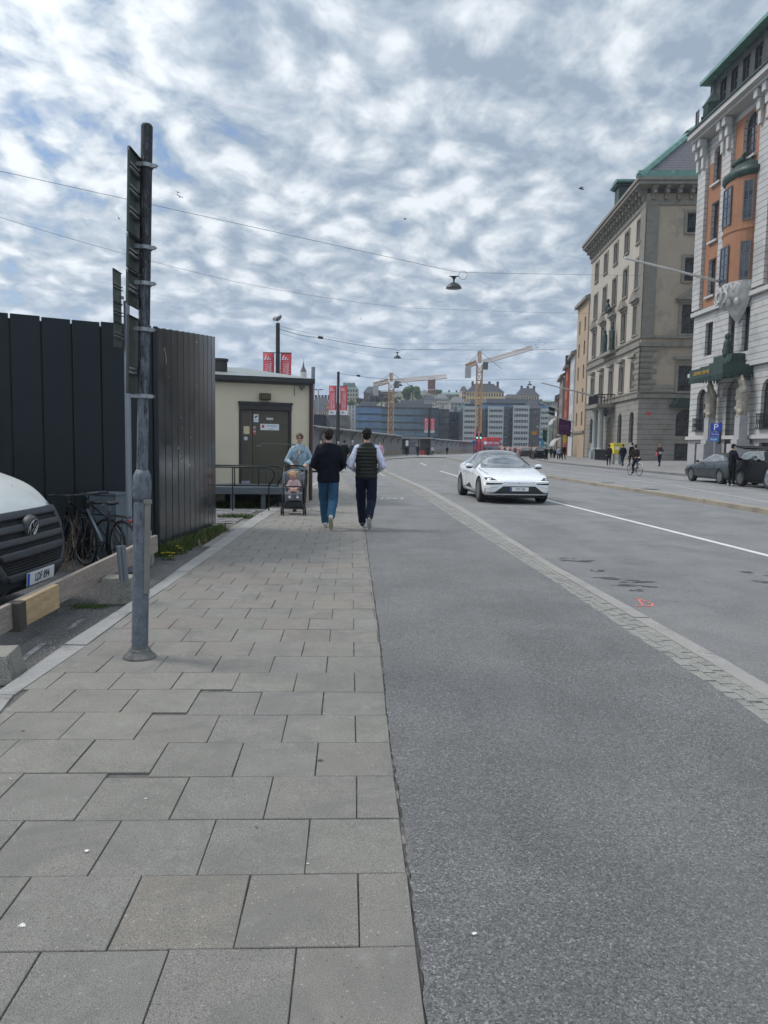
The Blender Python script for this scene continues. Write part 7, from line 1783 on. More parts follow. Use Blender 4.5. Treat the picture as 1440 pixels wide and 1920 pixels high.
wire([D(525, 612, 46), D(700, 645, 62), D(1080, 640, 100)], .008, 'thin upper wire beside the second lamp wire', .1)
wire([D(525, 625, 46), D(740, 672, 70), D(1080, 680, 110)], .008, 'thin lower wire beneath the second lamp wire', .2)
wire([D(636, 700, 76), D(745, 712, 92), D(990, 711, 118), D(1045, 708, 125)], .020, 'span wire from the second banner post through the two distant lamps', .1)
def wbox(px, py, Y, s, label):
    o = MB().box((0, 0, 0), (.55*s, .2*s, .28*s), 0, (0, .12, 0)).build('wire_box', M_BLACK, bevel=.02); o.location = D(px, py, Y); tag(o, label, 'junction box', 'junction boxes on the wires')
wbox(601, 633, 50, .6, 'black junction box on the wire right of the first banner post'); wbox(672, 704.5, 80, .7, 'black junction box on the wire right of the second banner post')
MB().tube([(.16*math.cos(a), 0, .16*math.sin(a)) for a in [k*math.pi/9 for k in range(18)]], .008, 5, closed=True).build('wire_loop', M_WIRE)
wl_ = bpy.data.objects['wire_loop']; wl_.location = D(868, 516, 29); tag(wl_, 'coil of spare cable hanging right beside the nearest lamp', 'cable coil')
M_POST = mat('post_black', (.020, .021, .022), .5, .3)
M_BAN = mat('banner_red', (.60, .085, .095), .75, var=.05); M_BANW = mat('banner_white', (.68, .66, .70), .75, var=.03); M_BANK = mat('banner_black', (.015, .015, .02), .7)
def banner_post(px, pytop, pybase_z, Y, bx, by, label, lab2, r0_=.13, has_white=True, zg=0.0, bw=None, wave=.0):
    t = D(px, pytop, Y); o = empty('banner_post', (t.x, Y, zg), 0, label, 'post', 'posts with pairs of red banners'); h = t.z-zg
    MB().tube([(0, 0, 0), (0, 0, h*.55), (0, 0, h*.56), (0, 0, h)], [r0_*1.2, r0_*1.15, r0_*.85, r0_*.75], 14).build('pole', M_POST, o, smooth=True, angle=30)
    zt_ = D(px, by[0], Y).z-zg; zb2 = D(px, by[1], Y).z-zg
    for i, (a, c) in enumerate(bx):
        xa, xb = D(a, by[0], Y).x-t.x, D(c, by[0], Y).x-t.x; w_ = xb-xa; hh = zt_-zb2
        bo = empty('banner', (t.x, Y, zg), 0, ('left' if i == 0 else 'right')+' red banner '+lab2, 'banner', 'red event banners')
        b = MB(); n = 10
        for k in range(n):
            z0, z1 = zt_-hh*k/n, zt_-hh*(k+1)/n; s0, s1 = wave*math.sin(k*.7+i*2), wave*math.sin((k+1)*.7+i*2)
            b.poly([(xa+s0*.3, s0, z0), (xb+s0*.3, s0, z0), (xb+s1*.3, s1, z1), (xa+s1*.3, s1, z1)])
        cl_ = b.build('cloth', M_BAN, bo, smooth=True); md = cl_.modifiers.new('s', 'SOLIDIFY'); md.thickness = .02; md.offset = 0
        MB().tube([(xa, 0, zt_+.02), (xb, 0, zt_+.02)], .02, 6).build('rod', M_BLACK, bo)
        xm = (xa+xb)/2; y_ = -.016-wave
        def logo(z, s, m):
            b = MB()
            for q, (dx, h0, w0) in enumerate(((-.20, .42, .16), (.04, .28, .14), (.24, .12, .12))):
                b.prism([(xm+s*(dx-.22), z), (xm+s*(dx-.22+w0), z), (xm+s*(dx-.02+w0*.6), z+s*h0), (xm+s*(dx-.06), z+s*h0)], y_-.006, y_, axis='y')
            return b.build('emblem', m, bo)
        logo(zt_-w_*.62, w_*.95, M_BANW)
        MB().bb(xm-w_*.33, y_-.004, zt_-w_*.80, xm+w_*.33, y_, zt_-w_*.78).build('rule', M_BANW, bo)
        for dx, tx_ in ((-.14, 'MARATHON'), (.16, 'STOCKHOLM')):
            sz = w_*.36
            text_mesh('lettering', tx_, sz, M_BANW, bo, T(xm-w_*dx, y_, zt_-w_*.98-hh*.24) @ RY(90) @ RX(90), .003, sx=hh*.50/(sz*.68*len(tx_)))
        if has_white:
            for dx, tx_ in ((-.14, 'ROUTE'), (.16, 'EVENT')): text_mesh('lettering', tx_, w_*.3, M_BANW, bo, T(xm-w_*dx, y_, zb2+hh*.24) @ RY(90) @ RX(90), .003, sx=.8)
            MB().bb(xa-.01, y_-.006, zb2-.02, xb+.01, y_+.03, zb2+hh*.15).build('white_foot', M_BANW, bo)
            y2 = y_; y_ = y_-.010; logo(zb2+hh*.04, w_*.75, M_BANK)
    MB().tube([(D(bx[0][0], by[0], Y).x-t.x, 0, zt_+.02), (D(bx[1][1], by[0], Y).x-t.x, 0, zt_+.02)], .025, 6).build('crossbar', M_BLACK, o)
    return o
banner_post(521, 606, 0, 45.0, ((493, 514), (526, 546.5)), (662, 751), 'tall dark post rising behind the cream building, a gull on its top', 'on the tall post behind the cream building', .16, wave=.03)
banner_post(634.5, 697, 0, 75.0, ((617, 631), (638, 651.5)), (724, 777.5), 'dark post with banner pair between the two walking men', 'on the post seen between the two walking men', .17)
banner_post(805.5, 765, 0, 145.0, ((796.5, 804), (807.5, 815)), (784, 811), 'distant dark post with small banner pair near the grey kiosk', 'on the distant post near the grey kiosk', .22)
banner_post(894.5, 800, 0, 215.0, ((889, 893), (896, 900)), (808, 824), 'farthest banner post beside the green traffic lights', 'on the farthest post by the traffic lights', .15, has_white=False)
# gull on the first post
gp_ = D(521, 604, 45.0); g_ = empty('gull', tuple(gp_), R(60), 'grey gull perched on top of the tall banner post', 'gull')
b = MB(); b.ell((0, 0, .22), (.30, .14, .14), 14, M=Matrix.Rotation(-.45, 3, 'Y')); b.ell((.24, 0, .40), (.10, .08, .09), 10); b.cap((.15, 0, .28), (.23, 0, .38), .10, .07); b.cap((-.2, 0, .14), (-.42, 0, .02), .07, .03); remesh(b.build('body', mat('gull_grey', (.28, .28, .29), .8, var=.3, vs=6), g_), .02, 2)
MB().cap((.32, 0, .40), (.43, 0, .37), .025, .012).build('beak', mat('beak_yellow', (.5, .33, .05), .5), g_); MB().tube([(0, .03, .12), (0, .03, 0)], .010, 5).build('leg', MATS['beak_yellow'], g_); MB().tube([(.02, -.03, .12), (.02, -.03, 0)], .010, 5).build('leg', MATS['beak_yellow'], g_)
b = MB(); b.ell((-.06, .12, .22), (.30, .03, .10), 12, M=Matrix.Rotation(-.4, 3, 'Y')); b.ell((-.06, -.12, .22), (.30, .03, .10), 12, M=Matrix.Rotation(-.4, 3, 'Y')); b.build('wings', mat('wing_grey', (.12, .12, .13), .8), g_, smooth=True)
# flying birds
BIR = [(1090, 354, 70, 1.3, 'leftward gliding bird above the beige palace, largest of the flying birds'), (759, 411, 90, .9, 'small bird high over the nearest lamp, left of it'), (333, 361, 60, .5, 'upper of two tiny birds right of the sign post'), (337, 369, 60, .6, 'lower of two tiny birds right of the sign post'), (223, 410, 60, .4, 'tiny bird just left of the sign plates'),
       (676, 598, 120, .8, 'tiny bird above the second lamp'), (987, 599, 120, .8, 'tiny bird left above the beige palace eaves')]
flock = [(998, 641), (1004, 646), (1010, 639), (1018, 647), (1007, 652), (1023, 645), (990, 650), (984, 646), (975, 643), (995, 661), (1012, 663), (1026, 661), (1035, 657), (1048, 660), (1055, 658), (957, 652), (905, 655), (827, 672), (877, 674)]
M_BIRD = mat('bird_dark', (.05, .05, .055), .8)
def bird_mesh(parent):
    b = MB(); b.ell((0, 0, 0), (.06, .26, .06), 8)
    for s_ in (1, -1): b.poly([(0, .08, .02), (s_*.35, .10, .16), (s_*.62, -.06, .05), (s_*.34, -.04, .13), (0, -.08, .02)])
    return b.build('flying_bird', M_BIRD, parent)
bsrc = None
for k, (px, py, Y, s_, lab) in enumerate(BIR):
    o = bird_mesh(None) if bsrc is None else bsrc.copy()
    if bsrc is None: bsrc = o
    else: COL.objects.link(o)
    o.location = D(px, py, Y); o.rotation_euler = (R(20), R(-18), R(60+k*50)); o.scale = (s_*.85,)*3; tag(o, lab, 'bird', 'birds in the sky')
for k, (px, py) in enumerate(flock):
    o = bsrc.copy(); COL.objects.link(o); o.location = D(px, py, 150+k*2); o.rotation_euler = (R(20), R(-10), R(k*47)); o.scale = (.62,)*3; tag(o, 'tiny dark bird of the loose flock circling round the tip of the tall crane jib', 'bird', 'flock round the crane jib')

# ------------------------------------------------------------------ hoarding along the quay, kiosk, small street things
M_HOAR = mat('hoarding_grey', (.23, .235, .235), .75, var=.10, vs=.5, custom=lambda t, co, c: t.mix(t.math('LESS_THAN', t.math('FRACT', t.math('MULTIPLY', t.n('ShaderNodeSeparateXYZ', {0: co}).outputs[0], 1.1)), .07), c, (.10, .105, .11)), stretch=(1, 1, .15))
M_HBASE = mat('hoarding_base', (.235, .205, .165), .85, var=.15, vs=.6)
def hoarding(px0, pt0, Y0, px1, pt1, Y1, label, gz=0.0):
    a = D(px0, pt0, Y0); e = D(px1, pt1, Y1); d = Vector((e.x-a.x, e.y-a.y, 0)); L_ = d.length; o = empty('hoarding', (a.x, a.y, gz), math.atan2(d.y, d.x), label, 'hoarding')
    h0, h1 = a.z-gz, e.z-gz
    def band(z0, z1, hh0, hh1, y0, y1, m, nm):
        b = MB(); P = [(0, y0, z0), (L_, y0, z0), (L_, y1, z0), (0, y1, z0), (0, y0, hh0), (L_, y0, hh1), (L_, y1, hh1), (0, y1, hh0)]
        for q_ in ((0, 1, 5, 4), (1, 2, 6, 5), (2, 3, 7, 6), (3, 0, 4, 7), (4, 5, 6, 7)): b.poly([P[i] for i in q_])
        return b.build(nm, m, o, merge=False)
    band(0, 0, h0-.15, h1-.15, 0, .2, M_HOAR, 'panel'); band(-.05, -.05, .9, .9, -.3, -.003, M_HBASE, 'base'); b = MB()
    P = [(0, -.7, h0-.16), (L_, -.7, h1-.16), (L_, .25, h1), (0, .25, h0), (0, -.7, h0-.30), (L_, -.7, h1-.30)]
    b.poly(P[:4]); b.poly([P[0], P[1], P[5], P[4]]); b.poly([P[4], P[5], (L_, .0, h1-.3), (0, .0, h0-.3)]); b.build('eave', mat('eave_grey', (.22, .22, .21), .7), o)
    n = max(2, int(L_/7)); 
    for k in range(n):
        x = L_*(k+.5)/n; hh = h0+(h1-h0)*(k+.5)/n; MB().tube([(x, -.1, hh-1.5), (x, -.15, hh-.9), (x+.1, -.65, hh-.35)], .06, 6).build('brace', M_DTRIM, o)
    return o
hoarding(580, 796, 72, 752, 816, 133, 'nearer long grey corrugated hoarding with sloping eave behind the walkers')
hoarding(811, 821.5, 150, 900, 829, 235, 'farther lower stretch of grey hoarding left of the traffic lights', .0)
k0 = D(752, 820, 136); kk = empty('kiosk', (k0.x, 136, 0), 0, 'grey kiosk with dark open bays and a white notice between two hoardings', 'kiosk')
kw_ = D(811, 820, 136).x-k0.x; kh = D(780, 818, 136).z
b = MB(); b.bb(0, .6, 0, kw_, 3, kh-.4); b.build('back_wall', mat('kiosk_dark', (.045, .045, .047), .8), kk)
MB().bb(-.1, -.3, kh-.45, kw_+.1, 3, kh-.15).build('roof', mat('kiosk_roof', (.27, .27, .26), .7), kk)
for x0, x1, m_ in ((0.0, .2, 0), (1.55, 3.1, 1), (3.3, 3.5, 0), (kw_-.3, kw_, 0)): MB().bb(x0, 0, 0, x1, .58, kh-.46).build('wall', mat('kiosk_grey', (.19, .19, .185), .8), kk)
MB().bb(1.7, -.04, 1.4, 2.6, -.005, 2.3).build('window', M_GLASS2, kk)
MB().bb(.85, -.1, 1.55, 1.35, -.06, 2.55).build('notice', M_PLATE, kk); MB().bb(0, -.02, 0, .8, .3, 1.2).build('counter', M_DTRIM, kk)
MB().bb(3.5, -.1, 0, 4.3, .5, .8).build('red_crate', mat('crate_red', (.42, .05, .03), .6), kk)
# black container, poles left of the glass building
cbx = D(586, 800, 95); z0_ = D(586, 797, 95).z; z1_ = D(586, 777, 95).z
MB().bb(0, 0, z0_-4.5, D(607, 797, 95).x-cbx.x, 3, z1_).build('dark_container', mat('container_navy', (.008, .012, .022), .5)); o = bpy.data.objects['dark_container']; o.location = (cbx.x, 95, 0); tag(o, 'dark navy site container showing above the nearer hoarding', 'container')
a = D(606, 797, 98); MB().bb(0, 0, 0, D(652, 797, 98).x-a.x, 6, D(630, 778, 98).z).build('grey_shed', mat('shed_grey', (.12, .125, .12), .8, col2=(.2, .2, .2), patch=(.6, .5))); o = bpy.data.objects['grey_shed']; o.location = (a.x, 98, 0); tag(o, 'grey steel shed beyond the hoarding, behind the second banner post', 'shed')
for k, (px, pt) in enumerate(((653, 760), (659.5, 760), (665, 760))):
    t = D(px, pt, 105); o = MB().tube([(0, 0, 0), (0, 0, t.z)], .14, 8).build('white_mast', mat('mast_white', (.45, .47, .48), .5), smooth=True, angle=40); o.location = (t.x, 105, 0); tag(o, '%s of three pale vertical masts left of the glass building' % ('leftmost', 'middle', 'rightmost')[k], 'mast', 'pale masts by the glass building')
t = D(588, 688, 22.5); o = MB().tube([(0, 0, 0), (.0, 0, t.z)], .058, 12).build('steel_post', mat('worn_post_paint', (.20, .235, .27), .55, .3, var=.15, vs=8, wear=(16, .6, (.30, .31, .30))), smooth=True, angle=40); b2 = D(581, 905, 22.5); o.location = (b2.x, 22.5, 0); o.rotation_euler = (0, math.atan2(t.x-b2.x, t.z)*.9, 0); tag(o, 'tall leaning grey steel post right behind the cream building corner', 'post')
t = D(597, 731, 120); o = empty('double_lamp', (t.x, 120, 0), 0, 'slim twin-armed street light above the nearer hoarding, left of the banners', 'street lamp'); MB().tube([(0, 0, 0), (0, 0, t.z)], .09, 8).build('pole', M_STEEL, o); MB().bb(-.75, -.1, t.z-.02, -.1, .1, t.z+.10).build('lamp_head', M_POST, o); MB().bb(.1, -.1, t.z-.02, .75, .1, t.z+.10).build('lamp_head', M_POST, o)
t = D(641.5, 750, 60)
# traffic lights, direction signs
for k, px in enumerate((894.5, 901)):
    t = D(px, 818, 130); o = empty('traffic_light', (t.x, 130, 0), 0, '%s of two traffic lights glowing green before the red bus' % ('left', 'right')[k], 'traffic light', 'green traffic lights')
    MB().tube([(0, .1, 0), (0, .1, t.z+.5)], .07, 8).build('pole', M_POST, o); hd_ = MB().bb(-.18, -.15, t.z-.45, .18, .05, t.z+.55).build('housing', M_POST, o, bevel=.03)
    MB().lathe([(0, -.18), (.12, -.18), (.12, -.155), (0, -.155)], (0, 0, t.z-.25), 14, axis='y').build('green_light', mat('green_light', (.1, .8, .5), .4, emit=((.12, 1.0, .62), 2.2)), hd_)
t = D(889, 829.5, 128); o = MB().lathe([(0, -.02), (.33, -.02), (.33, .02), (0, .02)], (0, 0, 0), 20, axis='y').build('round_sign', mat('round_sign_blue', (.02, .07, .26), .4)); o.location = t; MB().tube([(0, .04, .3), (0, .04, -t.z)], .04, 6).build('pole', M_POST, o); tag(o, 'round blue mandatory direction sign left of the traffic lights', 'sign')
# bicycles and bins near kiosk
gg = D(823, 853, 140)
bicycle((gg.x, 140, 0), R(10), 'distant parked bicycle beside the far hoarding', (.03, .03, .03))

# ------------------------------------------------------------------ the city across the water
tag(MB().poly([(-400, 0, 0), (400, 0, 0), (400, 20, 0), (-400, 20, 0)]).build('quay_edge', M_PAVE), kind='structure'); bpy.data.objects['quay_edge'].location = (0, 238, -.05)
rnd = random.Random(44)
# wooded hill
def hill():
    b = MB(); nx, ny = 60, 10
    def z(i, j):
        x = -130+i*6; f = min(1, j/3.5); return (24+5*math.sin(x*.03+1)+3*math.sin(x*.11))*f*(1 if x > -95 else .8)-.2
    for i in range(nx):
        for j in range(ny): b.poly([(-130+i*6, 352+j*14, z(i, j)), (-130+(i+1)*6, 352+j*14, z(i+1, j)), (-130+(i+1)*6, 352+(j+1)*14, z(i+1, j+1)), (-130+i*6, 352+(j+1)*14, z(i, j+1))])
    return tag(b.build('hill', mat('hill_rock_green', (.10, .11, .065), .95, var=.3, vs=.06, col2=(.17, .16, .14), patch=(.05, .55)), smooth=True), kind='structure')
hill()
BCNT = {}
def fb(px0, px1, pyt, Y, label, wall, roofm=None, roof=0, nx=4, nz=3, zbase=None, pybase=None, win=(.5, .55), depth=12, gm=None, name='city_building', grp='buildings across the water', hip=True, rz=0.0, chim=0):
    a = D(px0, pyt, Y); e = D(px1, pyt, Y); z0 = zbase if zbase is not None else D(px0, pybase, Y).z
    zt_ = (a.z+e.z)/2; W_ = e.x-a.x; o = empty(name, (a.x, Y, z0), rz, label, 'building', grp); h = zt_-z0
    MB().bb(0, 0, -3, W_, depth, h).build('wall', wall, o)
    ww, wh = W_/nx*win[0], h/nz*win[1]; src = None
    if nx*nz <= 100:
        for i in range(nx):
            for j in range(nz):
                if src is None: src = MB().bb(0, -.12, 0, ww, -.01, wh).build('window', gm or M_GLASS2, o); w_ = src
                else: w_ = inst(src, 'window', o)
                w_.matrix_local = T(W_*(i+.5)/nx-ww/2, 0, h*(j+.5)/nz-wh/2)
    if roof:
        b = MB(); i_ = min(W_*.25, depth*.4) if hip else 0.0
        b.poly([(-.3, -.4, h), (W_+.3, -.4, h), (W_-i_, depth*.4, h+roof), (i_, depth*.4, h+roof)]); b.poly([(W_+.3, -.4, h), (W_+.3, depth, h), (W_-i_, depth*.6, h+roof), (W_-i_, depth*.4, h+roof)]); b.poly([(-.3, -.4, h), (i_, depth*.4, h+roof), (i_, depth*.6, h+roof), (-.3, depth, h)]); b.poly([(i_, depth*.4, h+roof), (W_-i_, depth*.4, h+roof), (W_-i_, depth*.6, h+roof), (i_, depth*.6, h+roof)])
        rf_ = b.build('roof', roofm, o)
        for c in range(chim):
            x = W_*(c+.7)/(chim+.4); MB().bb(x, depth*.4, h+roof*.6, x+1.0, depth*.4+1.0, h+roof+1.1).build('chimney', M_DTRIM, rf_)
    return o
W_YEL = pl3('city_yellow', (.50, .36, .16)); W_PEA = pl3('city_peach', (.47, .34, .23)); W_WHI = pl3('city_white', (.50, .48, .42)); W_GRE = pl3('city_grey', (.27, .27, .24)); W_BRN = pl3('city_brown', (.10, .065, .05)); W_BRK = pl3('city_brick', (.17, .055, .040)); R_DK = mat('city_roof_dark', (.045, .045, .05), .8); R_GR = mat('city_roof_green', (.16, .22, .19), .8); R_GY = mat('city_roof_grey', (.14, .14, .14), .8)
# left group
fb(584, 617, 757, 330, 'yellow apartment house left of the banners on the hill', W_YEL, R_DK, 3, 9, 3, pybase=778, chim=5)
fb(584, 612, 771, 300, 'peach apartment house with dark gabled roof below the yellow one', W_PEA, R_DK, 3.5, 8, 3, pybase=803, hip=True)
fb(598, 655, 766, 345, 'row of ochre houses with dark roofs behind the red banners', W_YEL, R_DK, 2.5, 12, 3, pybase=800)
tb = fb(640, 671, 729, 360, 'tall cream tower block with green terraced roof on the hill', pl3('tower_cream', (.37, .35, .27)), R_GR, 3, 6, 8, pybase=790)
for k in range(3): 
    a_ = D(643+k*8, 724-(k % 2)*3, 360); MB().bb(a_.x-tb.location.x, 1, 0, a_.x-tb.location.x+1.6, 4, 3).build('roof_house', R_GR, tb).location.z = D(650, 729, 360).z-tb.location.z
fb(682, 712, 736, 400, 'brown tenement with dark mansard roof left of the left crane', W_BRN, R_DK, 3.5, 7, 3, pybase=765)
fb(704, 757, 735, 420, 'long dark brick building with flat pale roof behind the left crane', W_BRK, R_GY, 1.2, 12, 3, pybase=768, hip=False)
fb(738, 760, 750, 395, 'small pale house below the long brick building', W_WHI, R_GY, 1.5, 5, 2, pybase=768)
fb(792, 802, 735, 430, 'narrow pale house left of the brick tower', W_PEA, R_GY, 1.5, 2, 3, pybase=757)
# brick tower
a = D(803, 711, 410); e = D(816.5, 711, 410); zb3 = D(810, 746, 410).z; tw = empty('brick_tower', (a.x, 410, zb3-3), 0, 'square red brick tower with white-topped battlements on the skyline', 'tower', None)
wt_ = e.x-a.x; ht_ = a.z-zb3+3; MB().bb(0, 0, 0, wt_, wt_, ht_).build('shaft', W_BRK, tw); MB().bb(-.12, -.12, ht_-5.8, wt_+.12, wt_, ht_-5.4).build('stone_band', W_WHI, tw)
for k in range(4): mr = MB().bb(wt_*k/3.6, -.1, ht_, wt_*k/3.6+.62, .6, ht_+.9).build('battlement', W_BRK, tw); MB().bb(wt_*k/3.6-.03, -.13, ht_+.9, wt_*k/3.6+.65, .6, ht_+1.3).build('coping', W_WHI, mr)
for k in range(3): MB().bb(wt_*(k+.6)/3.4-.15, -.05, ht_-4.5, wt_*(k+.6)/3.4+.15, -.01, ht_-2.5).build('window', M_GLASS2, tw)
fb(789, 818, 751, 370, 'pale house with dark hipped roof under the brick tower', W_WHI, R_DK, 3, 8, 2, pybase=762)
fb(817, 840, 747, 380, 'white villa with grey hipped roof right of the brick tower', pl3('villa_white', (.50, .48, .43)), R_GY, 2.6, 6, 2, pybase=760)
fb(817, 866, 739, 440, 'long building with grey-green roof on the ridge', W_GRE, R_GR, 1.5, 14, 1, pybase=752, hip=False, chim=3)
fb(845, 872, 755, 340, 'grey stone house with hipped roof left of the yellow palace', W_GRE, R_GY, 3, 4, 3, pybase=775)
fb(866, 876, 733, 352, 'side wing of the big yellow palace on the hill', W_PEA, R_DK, 2.5, 3, 3, pybase=758)
fb(875, 945, 735, 350, 'big yellow palace with dark hipped roof on the hill top', pl3('palace_yellow', (.52, .39, .18)), R_DK, 4.2, 14, 2, pybase=756, chim=4)
fb(948, 975, 744, 360, 'peach house right of the big yellow palace', W_PEA, R_DK, 1.5, 7, 2, pybase=757)
fb(971, 1011, 742, 365, 'pale tenement with dark dormered mansard roof at the right of the ridge', W_PEA, R_DK, 4.0, 8, 2, pybase=757, chim=3)
fb(1000, 1045, 753, 380, 'low dark green-roofed building at the right end of the ridge', W_GRE, R_GR, 1, 10, 1, pybase=760)
# glass office block in facets
M_GOFF = mat('office_glass', (.03, .075, .10), .12, .1, var=.5, vs=.10, spec=1.0, col2=(.06, .13, .17), patch=(.06, .5)); M_GOFD = mat('office_band', (.012, .015, .018), .5); M_GOFB = mat('office_glass_blue', (.015, .08, .17), .12, .1, var=.4, vs=.2, spec=1.0)
M_MUL = mat('office_mullion', (.07, .08, .085), .5)
def office(px0, px1, pyt, Y, label, floors, gm, rz=0.0, depth=25, mull=2.4):
    a = D(px0, pyt, Y); e = D(px1, pyt, Y); W_ = e.x-a.x; h = a.z; o = empty('office_building', (a.x, Y, 0), rz, label, 'building', 'glass office blocks'); W_ /= math.cos(rz)
    MB().bb(0, 0, 0, W_, depth, h).build('glass_wall', gm, o)
    for k in range(1, floors+1): z = h*k/floors; MB().bb(-.1, -.30, z-.55, W_+.1, -.01, z-.05).build('floor_band', M_GOFD, o)
    b = MB(); x = 0
    while x < W_: b.bb(x-.07, -.14, 0, x+.07, -.012, h-.6); x += mull
    b.build('mullions', M_MUL, o)
    MB().bb(2, 2, h, W_-2, depth-2, h+1.6).build('roof_plant', R_GY, o); return o
office(664, 716, 760.5, 262, 'blue glass office block at the left behind the left crane', 6, M_GOFB, 0)
office(711, 822, 763, 268, 'long dark teal glass office block across the middle distance', 6, M_GOFF, 0)
office(741, 806, 757.5, 285, 'set-back upper glass storey on top of the long office block', 7, M_GOFF, 0)
office(822, 842, 767, 266, 'glass corner bay with rounded end right of the long office block', 6, mat('office_dark', (.012, .020, .024), .1, spec=1.0), 0, mull=1.2)
office(842, 868, 772, 276, 'dark stepped office wing left of the grey banded hotel', 5, mat('office_black', (.010, .013, .016), .2), 0)
# reflections seen in the glass front are pale columns of the old town: advertising pillars inside the lobby
# banded hotel
M_BANDL = mat('hotel_concrete', (.36, .37, .355), .8, var=.05); M_HOTG = mat('hotel_glass', (.045, .055, .062), .2, spec=.8, var=.4, vs=.3)
def hotel(px0, px1, pyt, Y, label, floors, kind, pyb=832):
    a = D(px0, pyt, Y); e = D(px1, pyt, Y); W_ = e.x-a.x; h = a.z; o = empty('hotel_building', (a.x, Y, 0), 0, label, 'building', 'bays of the banded hotel')
    MB().bb(0, 0, 0, W_, 14, h).build('wall', M_HOTG if kind else mat('hotel_dark', (.105, .115, .11), .7), o)
    if kind:
        for k in range(floors+1): z = h*k/floors; MB().bb(-.02, -.45, z-.62, W_+.02, -.01, z+.35).build('parapet_band', M_BANDL, o)
        for x in (0, W_-.35): MB().bb(x, -.40, 0, x+.35, -.012, h).build('edge_fin', M_BANDL, o)
        n = 6
        for k in range(1, n): MB().bb(W_*k/n-.06, -.2, 0, W_*k/n+.06, -.011, h).build('mullion', M_BANDL, o)
    else:
        src = None; nx = max(2, int(W_/2.1))
        for i in range(nx):
            for j in range(floors):
                if src is None: src = MB().bb(0, -.1, 0, .75, -.01, .95).build('window', M_GLASS2, o); w_ = src
                else: w_ = inst(src, 'window', o)
                w_.matrix_local = T(W_*(i+.5)/nx-.37, 0, h*(j+.45)/floors)
    return o
hotel(869, 896, 764, 245, 'leftmost banded bay of the grey hotel, behind the tall crane', 8, 1)
hotel(896, 916, 766, 248, 'dark recessed bay of the grey hotel right of the tall crane mast', 8, 0)
hotel(915.5, 944.5, 764, 245, 'second banded bay of the grey hotel', 8, 1)
hotel(944.5, 963.5, 763, 249, 'flush grey bay between two banded hotel bays', 8, 0)
hotel(962.5, 992.5, 762, 245, 'third banded bay of the grey hotel', 8, 1)
fb(992, 1013, 766, 246, 'dark brown stone house right of the banded hotel', pl3('dark_stone', (.085, .075, .065)), R_DK, 3, 4, 6, zbase=0)
hotel(1012, 1030, 768, 247, 'narrow banded bay right of the dark stone house', 8, 1)
office(903, 1030, 755, 262, 'continuous blue glass top storey above the banded hotel', 8, mat('sky_glass', (.05, .16, .28), .15, .1, var=.3, vs=.2, spec=.9), 0, mull=1.8)
office(872, 903, 757, 262, 'short stretch of blue glass top storey left of the tall crane', 8, MATS['sky_glass'], 0, mull=1.8)
# church spire
t = D(569, 682, 380); sp_ = empty('church_tower', (t.x, 380, 0), 0, 'slim black church spire on a white lantern above the cream building roof', 'church'); zt_ = t.z; zl = D(569, 694, 380).z; z0_ = D(569, 710, 380).z
MB().lathe([(1.6, z0_-20), (1.6, zl-1), (1.0, zl-.9)], (0, 0, 0), 8).build('tower', W_WHI, sp_); MB().lathe([(1.6, zl-1), (1.3, zl), (.7, zl+1.2), (.5, zl+2), (.12, zt_+1)], (0, 0, 0), 8).build('spire', R_DK, sp_)
MB().tube([(0, 0, zt_), (0, 0, zt_+2.4)], .10, 5).build('weather_vane', R_DK, sp_)

# ------------------------------------------------------------------ tower cranes
M_CR = mat('crane_yellow', (.40, .225, .095), .6, var=.15, vs=.4); M_CRP = mat('crane_pale', (.50, .42, .36), .6)
def lattice(b, p, q, w, n, r_=.10, tri=False):
    p, q = Vector(p), Vector(q); d = (q-p); L_ = d.length; d.normalize(); e1 = d.cross(Vector((0, 1, 0))).normalized() if abs(d.y) < .9 else Vector((1, 0, 0)); e2 = d.cross(e1)
    C = [e1*w/2+e2*w/2, -e1*w/2+e2*w/2, -e1*w/2-e2*w/2, e1*w/2-e2*w/2] if not tri else [e2*w/2-e1*w*.4, -e2*w/2-e1*w*.4, e1*w*.5]
    for c in C: b.tube([p+c, q+c], r_, 4)
    for k in range(n):
        a, c_ = p+d*L_*k/n, p+d*L_*(k+1)/n
        for i in range(len(C)): b.tube([a+C[i], c_+C[(i+1) % len(C)]], r_*.6, 4, cap=False); b.tube([a+C[i], a+C[(i+1) % len(C)]], r_*.6, 4, cap=False)
